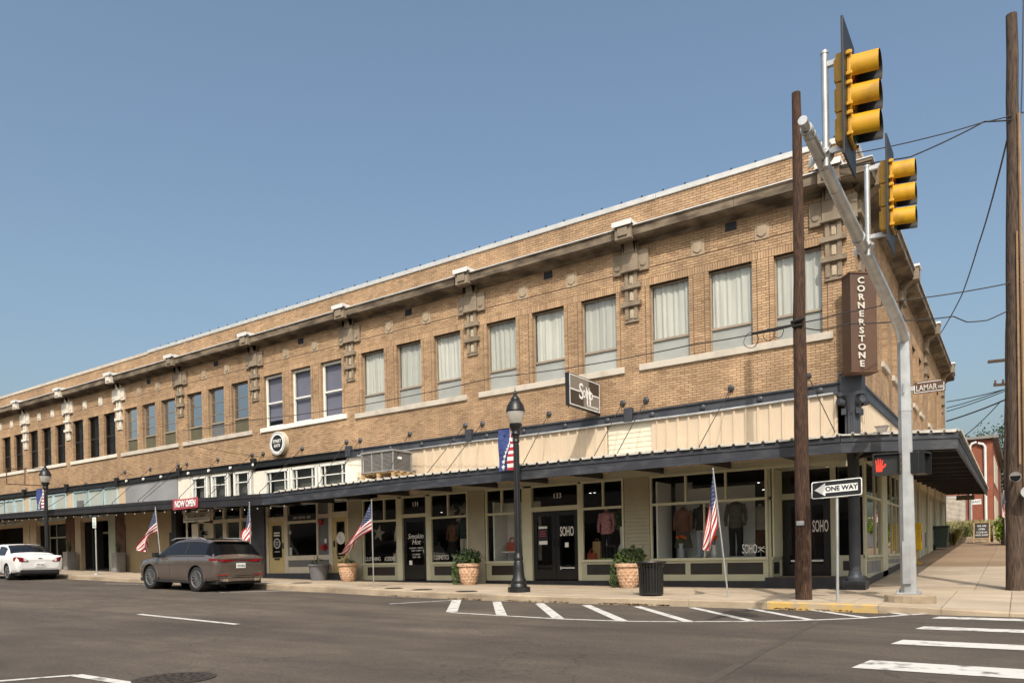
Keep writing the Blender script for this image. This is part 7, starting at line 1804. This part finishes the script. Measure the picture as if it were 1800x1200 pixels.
text('plate_lettering', 'CVM 5280', .075, M['brownsign'], t, face_mw((-.024, 0, .63), (0, -1, 0), (0, 0, 1)), .85)
m = MB(); m.box(-.012, .02, -.07, .07, .885, .91); m.build('badge', M['suvchrome'], t)
m = MB(); m.box(-.0, .2, -.72, .72, .27, .42); m.build('bumper_lower', M['plastic'], t, bevel=.02)
m = MB(); m.tube([(1.62, 0, 1.46), (1.58, 0, 1.53)], .012, 5); m.build('antenna', M['plastic'], t)
# ================================================================ BEYOND THE CORNER
# red brick building
Yr = 33.0
c0 = aY(1693, 775, Yr); c1 = aY(1744.5, 768, Yr); zb_ = GS(2, 26.3)-.2; ztp = aY(1720, 772, Yr).z
xr = c1.x
rb = thing('red_brick_building', 'red brick building with white downpipes and shuttered window beyond the sidewalk', 'building', (xr-6, Yr, zb_))
m = MB(); m.box(-14, xr, Yr, Yr+22, zb_-.5, ztp); m.build('wall', M['redmortar'], rb)
v = []; f = []; tint = []; rr_ = random.Random(9)
zz = zb_+.5; k = 0
while zz < ztp-.1:
    x = xr-4.2-(.1 if k % 2 else 0)
    while x < xr-.01:
        a, b = x, min(x+.2, xr); o = len(v); p = Yr-.012
        v += [(a, p, zz), (b, p, zz), (b, p, zz+.058), (a, p, zz+.058), (a, Yr+.02, zz), (b, Yr+.02, zz), (b, Yr+.02, zz+.058), (a, Yr+.02, zz+.058)]; f += [(o, o+1, o+2, o+3), (o, o+4, o+5, o+1), (o+1, o+5, o+6, o+2), (o+2, o+6, o+7, o+3), (o+3, o+7, o+4, o)]; x += .212
    y = Yr
    while y < Yr+21:
        o = len(v); p = xr+.012
        v += [(p, y, zz), (p, y+.2, zz), (p, y+.2, zz+.058), (p, y, zz+.058)]; f += [(o, o+1, o+2, o+3)]; y += .212
    zz += .0677; k += 1
me = bpy.data.meshes.new('brickwork'); me.from_pydata(v, [], f); me.materials.append(M['redbrick']); o = bpy.data.objects.new('brickwork', me); COL.objects.link(o); o.parent = rb; o.location = -rb.location; o['kind'] = 'stuff'
m = MB(); m.box(-14, xr+.3, Yr-.25, Yr+22, ztp, ztp+.16); m.build('roof_edge', M['conpot'], rb)
m = MB(); m.box(-14, xr+.05, Yr-.06, Yr+.0, zb_-.2, ZF(1720, 922, Yr)); m.build('stone_base', M['sill'], rb)
sh = [XF(1664-12, 900, Yr), XF(1696, 900, Yr)]
m = MB(); m.box(sh[0], sh[1]+.06, Yr-.06, Yr, ZF(1690, 920.5, Yr)-.05, ZF(1690, 870, Yr)); shut = m.build('shutter', M['greyboard'], rb)
z0, z1 = ZF(1690, 920, Yr), ZF(1690, 872, Yr); n = 22
for k in range(n):
    m = MB(); a = lerp(z0, z1, k/n); m.prism([(0, 0), (-.05, .01), (-.02, (z1-z0)/n*.92), (0, (z1-z0)/n*.92)], lambda p, q, tt: (tt, Yr-.06+p, a+q), sh[0], sh[1]); m.build('slat', M['sill'], shut)
dp = MB()
def pipe(xp, ytop, ybot, bend):
    x = XF(xp, 850, Yr); zt_, zb2 = ZF(xp, ytop, Yr), ZF(xp, ybot, Yr)
    pts = [(x, Yr-.12, zb2), (x, Yr-.12, zt_-.25), (x+bend*.1, Yr-.12, zt_-.08), (x+bend*.35, Yr-.12, zt_)]; dp.tube(pts, .075, 8)
pipe(1706, 778, 921, 1); pipe(1732.5, 778, 928, -1)
dp.build('downpipe', M['flash'], rb)
m = MB()
for a0, a1, za, zb3 in ((4, 13, 832, 786+10), (4, 13, 900, 870)):
    pass
m.box(xr, xr+.05, Yr+1.5, Yr+9, lerp(zb_, ztp, .60), lerp(zb_, ztp, .86)); m.box(xr, xr+.05, Yr+1.5, Yr+9, lerp(zb_, ztp, .2), lerp(zb_, ztp, .48)); m.build('side_window', M['cream'], rb)
a, b = aY(1709, 880, 31.0), aY(1725, 884, 31.0)
t = thing('street_name_sign', 'small white street name sign on a post before red brick wall', 'sign', (a.x, 31, zb_))
m = MB(); px_ = XF(1707, 900, 31); m.tube([(px_, 31, zb_), (px_, 31, ZF(1707, 872, 31))], .05, 8); m.build('post', M['galv'], t)
m = MB(); m.box(a.x, b.x, 30.96, 31.0, ZF(1715, 886, 31), ZF(1715, 877, 31)); m.build('blade', M['white'], t)
text('lettering', 'EAST', .2, M['signblack'], t, southward((a.x+b.x)/2, 30.95, ZF(1716, 881.5, 31)), .95)
# hanging sign at the far canopy end
a, b = aY(1681, 875, 25.0), aY(1713, 874, 25.0)
t = thing('hanging_sign', 'weathered wooden sign hanging from the far end of canopy', 'sign', (a.x, 25, a.z))
m = MB(); m.box(a.x, b.x, 24.97, 25.03, ZF(1697, 878.5, 25), ZF(1697, 870, 25)); m.build('board', M['taupe'], t)
m = MB(); m.tube([(a.x+.1, 25, a.z+.1), (a.x+.1, 25, zb2+.2)], .012, 4); m.tube([(b.x-.1, 25, a.z+.1), (b.x-.1, 25, 2.9)], .012, 4); m.build('chain', M['wire'], t)
# raised bed with grasses, stone wall
Yb = 26.4
zw = GS(1, Yb)
m = MB(); rr_ = random.Random(2)
t = thing('bed_wall', 'low tan stone retaining wall of the grass bed', 'wall', (1.5, Yb, zw))
x = -.6; lay = 0
for lay in range(2):
    x = -.6-.2*lay
    while x < 2.4:
        L = rr_.uniform(.35, .6); m = MB(); h = .17; m.box(x+.006, min(x+L, 2.5)-.006, Yb-rr_.uniform(.0, .03), Yb+.3, zw-.05+lay*h, zw-.05+(lay+1)*h-.008); m.build('stone', M['stone2'], t, bevel=.015); x += L
for j in range(5):
    x = 2.0
    while x < 2.75: L = rr_.uniform(.25, .4); m = MB(); m.box(x+.005, x+L-.005, Yb-.35-rr_.uniform(0, .03), Yb, zw-.05+j*.17, zw-.05+(j+1)*.17-.008); m.build('stone', M['stone2'], t, bevel=.015); x += L
m = MB(); m.add([(-3, Yb+.25, zw+.28), (3.4, Yb+.25, zw+.28), (3.4, Yr, zw+.75), (-3, Yr, zw+.75)], [(0, 1, 2, 3)]); struct(m.build('planting_bed', M['dirt']))
def grass(n, x0, x1, y0, y1, hmin, hmax, m_, name, seed, label):
    rr_ = random.Random(seed); b = MB()
    for k in range(n):
        x, y = rr_.uniform(x0, x1), rr_.uniform(y0, y1); z = zw+.28+.075*(y-Yb); h = rr_.uniform(hmin, hmax); dx, dy = rr_.gauss(0, .35)*h, rr_.gauss(0, .3)*h; w = .02
        b.add([(x-w, y, z), (x+w, y, z), (x+dx*.5+w*.7, y+dy*.5, z+h*.7), (x+dx*.5-w*.7, y+dy*.5, z+h*.7), (x+dx, y+dy, z+h*.95)], [(0, 1, 2, 3), (3, 2, 4)])
    o = b.build(name, m_); tag(o, label, 'grass', kind='stuff')
grass(2600, -.8, 2.0, Yb+.3, Yb+4, .35, .85, M['dry'], 'ornamental_grass', 1, 'tan feathery ornamental grass filling the raised bed')
grass(1200, .6, 2.2, Yb+.3, Yb+3, .3, .75, M['leaf'], 'ornamental_grass', 2, 'greener grass growing among the tan grass in bed')
# grass tuft by the bin
tf_ = Vector((.45, 22.5, GS(.45, 22.5))); b = MB()
for k in range(140):
    a = R()*6.28; L = rr_.uniform(.5, 1.0); r0 = .08; b.add([(tf_.x+r0*math.cos(a)-.02, tf_.y+r0*math.sin(a), tf_.z), (tf_.x+r0*math.cos(a)+.02, tf_.y+r0*math.sin(a), tf_.z), (tf_.x+.3*L*math.cos(a), tf_.y+.3*L*math.sin(a), tf_.z+L*.8), (tf_.x+.55*L*math.cos(a), tf_.y+.55*L*math.sin(a), tf_.z+L*.75)], [(0, 1, 2), (1, 3, 2)])
tag(b.build('grass_tuft', M['dry']), 'yellowish grass tuft at the sidewalk edge beside the dark wheeled bin', 'grass')
# wheeled bin
wb = Vector((.27, 18.6, GS(.27, 18.6))); t = thing('wheeled_bin', 'dark green wheeled refuse bin against the side wall', 'bin', wb)
m = MB(); m.prism([(-.24, .1), (.24, .1), (.3, .98), (-.3, .98)], lambda p, q, tt: (wb.x+p, wb.y+tt, wb.z+q), -.28, .28); m.build('body', M['greenbin'], t, bevel=.02)
m = MB(); m.box(wb.x-.33, wb.x+.33, wb.y-.33, wb.y+.33, wb.z+.98, wb.z+1.05); m.build('lid', M['greenbin'], t, bevel=.02)
for s in (-1, 1): m = MB(); m.tube([(wb.x-.25, wb.y+s*.2, wb.z+.12), (wb.x-.31, wb.y+s*.2, wb.z+.12)], .12, 12); m.build('wheel', M['tyre'], t)
# yellow newspaper box
nb = Vector((.2, 9.3, GS(.2, 9.3))); t = thing('newspaper_box', 'yellow newspaper vending box behind the signal mast', 'newspaper box', nb)
m = MB(); m.box(nb.x-.22, nb.x+.22, nb.y-.2, nb.y+.2, nb.z+.45, nb.z+1.15); m.prism([(-.2, 1.15), (.2, 1.15), (.2, 1.3), (-.1, 1.38)], lambda p, q, tt: (nb.x+tt, nb.y+p, nb.z+q), -.22, .22); m.build('cabinet', M['newsbox'], t, bevel=.02)
m = MB(); m.box(nb.x+.221, nb.x+.232, nb.y-.15, nb.y+.15, nb.z+.75, nb.z+1.1); m.build('window', M['carglass'], t)
m = MB(); m.box(nb.x-.06, nb.x+.06, nb.y-.06, nb.y+.06, nb.z, nb.z+.45); m.box(nb.x-.2, nb.x+.2, nb.y-.2, nb.y+.2, nb.z-.01, nb.z+.04); m.build('pedestal', M['newsbox'], t)
# A board
ab = Vector((1.55, 25.3, GS(1.55, 25.3))); t = thing('sandwich_board', 'wooden framed chalk sandwich board standing before the grass bed', 'sandwich board', ab)
hw, hh = .33, 1.05
for s in (-1, 1):
    m = MB()
    for x in (-hw, hw): m.bar((ab.x+x, ab.y+s*.3, ab.z), (ab.x+x, ab.y+s*.02, ab.z+hh), .05, .03)
    m.bar((ab.x-hw, ab.y+s*.03, ab.z+hh-.03), (ab.x+hw, ab.y+s*.03, ab.z+hh-.03), .05, .05); m.bar((ab.x-hw, ab.y+s*.24, ab.z+.22), (ab.x+hw, ab.y+s*.24, ab.z+.22), .05, .05); fr_ = m.build('frame', M['lumber'], t)
    m = MB(); m.add([(ab.x-hw+.02, ab.y+s*.235, ab.z+.24), (ab.x+hw-.02, ab.y+s*.235, ab.z+.24), (ab.x+hw-.02, ab.y+s*.03, ab.z+hh-.04), (ab.x-hw+.02, ab.y+s*.03, ab.z+hh-.04)], [(0, 1, 2, 3)]); m.build('chalk_panel', M['chalk'], t)
for k, (s_, z) in enumerate((('WE ARE', .84), ('OPEN', .68), ('COME IN', .52), ('AND SHOP', .38))):
    text('chalk_lettering', s_, .13, M['flagwhite'], t, face_mw((ab.x, ab.y-.27+ (z-.24)*.26+.0, ab.z+z), (1, 0, 0), (0, .26, 1)), .85)
# dark square planter with lime shrub
dp_ = Vector((2.85, 22.6, GS(2.85, 22.6))); t = local(thing('planter', 'dark square planter with bright lime shrub partly behind the right pole', 'planter', dp_))
m = MB(); m.box(-.45, .45, -.4, .4, 0, .72); m.build('pot', M['greypot'], t, bevel=.02)
leaves(420, (-.15, -.1, .95), (.6, .5, .5), M['leaflime'], t, .085, seed=31, hemi=False); leaves(260, (-.45, -.3, .55), (.25, .2, .45), M['leaflime'], t, .08, 'trailing_foliage', 32, -.4, False); leaves(120, (0, .1, .8), (.5, .4, .4), M['leaf'], t, .09, seed=33)
# dark trees behind
def tree(x, y, z, H, r, label, seed, m_='leafdark'):
    rr_ = random.Random(seed); t = local(thing('tree', label, 'tree', (x, y, z)))
    b = MB(); b.tube([(0, 0, -.2), (.1, 0, H*.3), (0, .1, H*.6), (.05, 0, H*.9)], [.25, .2, .13, .04], 8)
    for k in range(6): a = rr_.uniform(0, 6.28); h0 = H*rr_.uniform(.3, .6); b.tube([(0, 0, h0), (r*.5*math.cos(a), r*.5*math.sin(a), h0+H*.15), (r*.85*math.cos(a), r*.85*math.sin(a), h0+H*.25)], [.09, .05, .02], 5)
    b.build('trunk', M['bark'], t)
    b = MB()
    cl = [(rr_.gauss(0, r*.45), rr_.gauss(0, r*.45), H*rr_.uniform(.38, 1.0)) for _ in range(26)]
    for k in range(3800):
        c = rr_.choice(cl); p = Vector((c[0]+rr_.gauss(0, r*.16), c[1]+rr_.gauss(0, r*.16), c[2]+rr_.gauss(0, H*.055))); a = Vector((rr_.gauss(0, 1), rr_.gauss(0, 1), rr_.gauss(0, 1))).normalized(); e = a.cross(Vector((rr_.gauss(0, 1), rr_.gauss(0, 1), 1))).normalized(); s = rr_.uniform(.08, .2)
        b.add([p-a*s, p+e*s*.5, p+a*s, p-e*s*.5], [(0, 1, 2, 3)])
    o = b.build('crown', M[m_], t)
tree(2.2, 66, 2.6, 8.6, 2.6, 'dark green tree rising behind the red brick building', 1)
tree(4.6, 60, 2.6, 8.0, 2.8, 'broad dark tree at the far right behind the poles', 2)
tree(5.0, 48, 2.0, 5.2, 2.2, 'lower dark shrub tree behind the lime planter', 3)
# litter, weeds and leaves in the gutter
b = MB(); rr_ = random.Random(6)
for x0, x1, n in ((-7.2, -5.5, 60), (-4.6, -3.0, 130), (-.8, .6, 70), (-9.2, -8.0, 60), (-11.5, -10, 30)):
    for k in range(n):
        x = rr_.uniform(x0, x1); y = KY(x)-rr_.random()**2*.25; z = GR(x, y)+.012; a = rr_.uniform(0, 6.28); s = rr_.uniform(.02, .05)
        b.add([(x-s*math.cos(a), y-s*math.sin(a), z), (x-.5*s*math.sin(a), y+.5*s*math.cos(a), z+s*.5), (x+s*math.cos(a), y+s*math.sin(a), z+.3*s), (x+.5*s*math.sin(a), y-.5*s*math.cos(a), z)], [(0, 1, 2, 3)])
M['litter'] = mat('dead_leaves', (.16, .10, .045), .9, var=.5, scale=20)
tag(b.build('fallen_leaves', M['litter']), 'dead leaves gathered in the gutter along the kerb', 'leaves', kind='stuff')
# ================================================================ OPPOSITE SIDE OF THE STREET (seen only in reflections)
op = thing('opposite_row', 'plain low row of buildings across the street, mirrored in shop windows', 'building', (-10, -31, -1))
m = MB(); m.box(-60, 30, -42, -30.5, -1.3, 5.4); m.build('wall', M['stone2'], op)
for k in range(14):
    m = MB(); x = -57+k*6.2; m.box(x, x+4.2, -30.5, -30.42, -.9, 2.0); m.build('window', M['carglass'], op)
    m = MB(); m.box(x-.2, x+4.4, -30.5, -29.2, 2.2, 2.35); m.build('awning', M['beam'], op)
# lettering becomes plain meshes
dg = bpy.context.evaluated_depsgraph_get()
for o in [o for o in bpy.data.objects if o.type == 'FONT']:
    nm, par, mb4, mt = o.name, o.parent, o.matrix_local.copy(), o.data.materials[0]
    me = bpy.data.meshes.new_from_object(o.evaluated_get(dg))
    bpy.data.objects.remove(o)
    n = bpy.data.objects.new(nm, me); COL.objects.link(n); n.parent = par; n.matrix_local = mb4
    if not me.materials: me.materials.append(mt)

# pieces modelled together but separate in the photograph become objects of their own
def islands(me):
    p = list(range(len(me.vertices)))
    def f(i):
        while p[i] != i: p[i] = p[p[i]]; i = p[i]
        return i
    for q in me.polygons:
        v = q.vertices; a = f(v[0])
        for w in v[1:]: p[f(w)] = a
    out = {}
    for q in me.polygons: out.setdefault(f(q.vertices[0]), []).append(q.index)
    return list(out.values())
APART = {'side_glass', 'quarter_glass', 'tail_lamp', 'reverse_lamp', 'roof_rail', 'exhaust', 'wheel_well', 'bracket_arms', 'door_handle', 'bumper_reflector', 'window_pillar', 'banner_arms', 'display_wall', 'display_deck', 'chain', 'insulators', 'inner_wall', 'tan_pier', 'painted_brick_pier', 'grey_infill', 'upper_panel', 'downpipe', 'louvres_', 'side_window', 'backing_wall', 'cap_flashing_', 'roundel_squiggle', 'letter_stem', 'poster_strip', 'door_sticker', 'window_notice', 'door_seam', 'bracket', 'faint_stars', 'mount'}
for o in [o for o in bpy.data.objects if o.type == 'MESH' and o.name.split('.')[0] in APART]:
    isl = islands(o.data)
    if len(isl) < 2 or len(isl) > 24: continue
    src = o.data; base = o.name.split('.')[0]
    sm = [q.use_smooth for q in src.polygons]
    for k, faces in enumerate(isl):
        vs = sorted({v for i in faces for v in src.polygons[i].vertices}); ix = {v: j for j, v in enumerate(vs)}
        me = bpy.data.meshes.new(base); me.from_pydata([src.vertices[v].co[:] for v in vs], [], [[ix[v] for v in src.polygons[i].vertices] for i in faces])
        for m in src.materials: me.materials.append(m)
        me.polygons.foreach_set('material_index', [src.polygons[i].material_index for i in faces]); me.polygons.foreach_set('use_smooth', [sm[i] for i in faces]); me.update()
        if k == 0: o.data = me
        else:
            n = o.copy(); n.data = me; COL.objects.link(n)
GROUPS = {'parked_car': 'cars parked along the kerb', 'street_lamp': 'black street lamps along the sidewalk', 'lamp_banner': 'patriotic banners on the street lamps', 'utility_pole': 'wooden utility poles around the corner', 'pedestrian_signal': 'pedestrian signals on the signal mast', 'mannequin': 'dressed dummies in the shop windows', 'ceiling_spot_lamp': 'lit ceiling spots inside the shops', 'utility_cover': 'small covers in the sidewalk', 'handbag': 'bags in the shop windows', 'flower_vase': 'vases in the shop windows', 'tree': 'trees beyond the side street', 'hanging_sign': 'wooden signs hung under the canopy', 'planter': 'planters by the shop fronts', 'street_name_sign': 'street name signs'}
for o in bpy.data.objects:
    k = o.name.split('.')[0]
    if o.parent is None and k in GROUPS and 'category' in o: o['group'] = GROUPS[k]
# ================================================================ tidy
for o in bpy.data.objects:
    if '_org' in o: del o['_org']
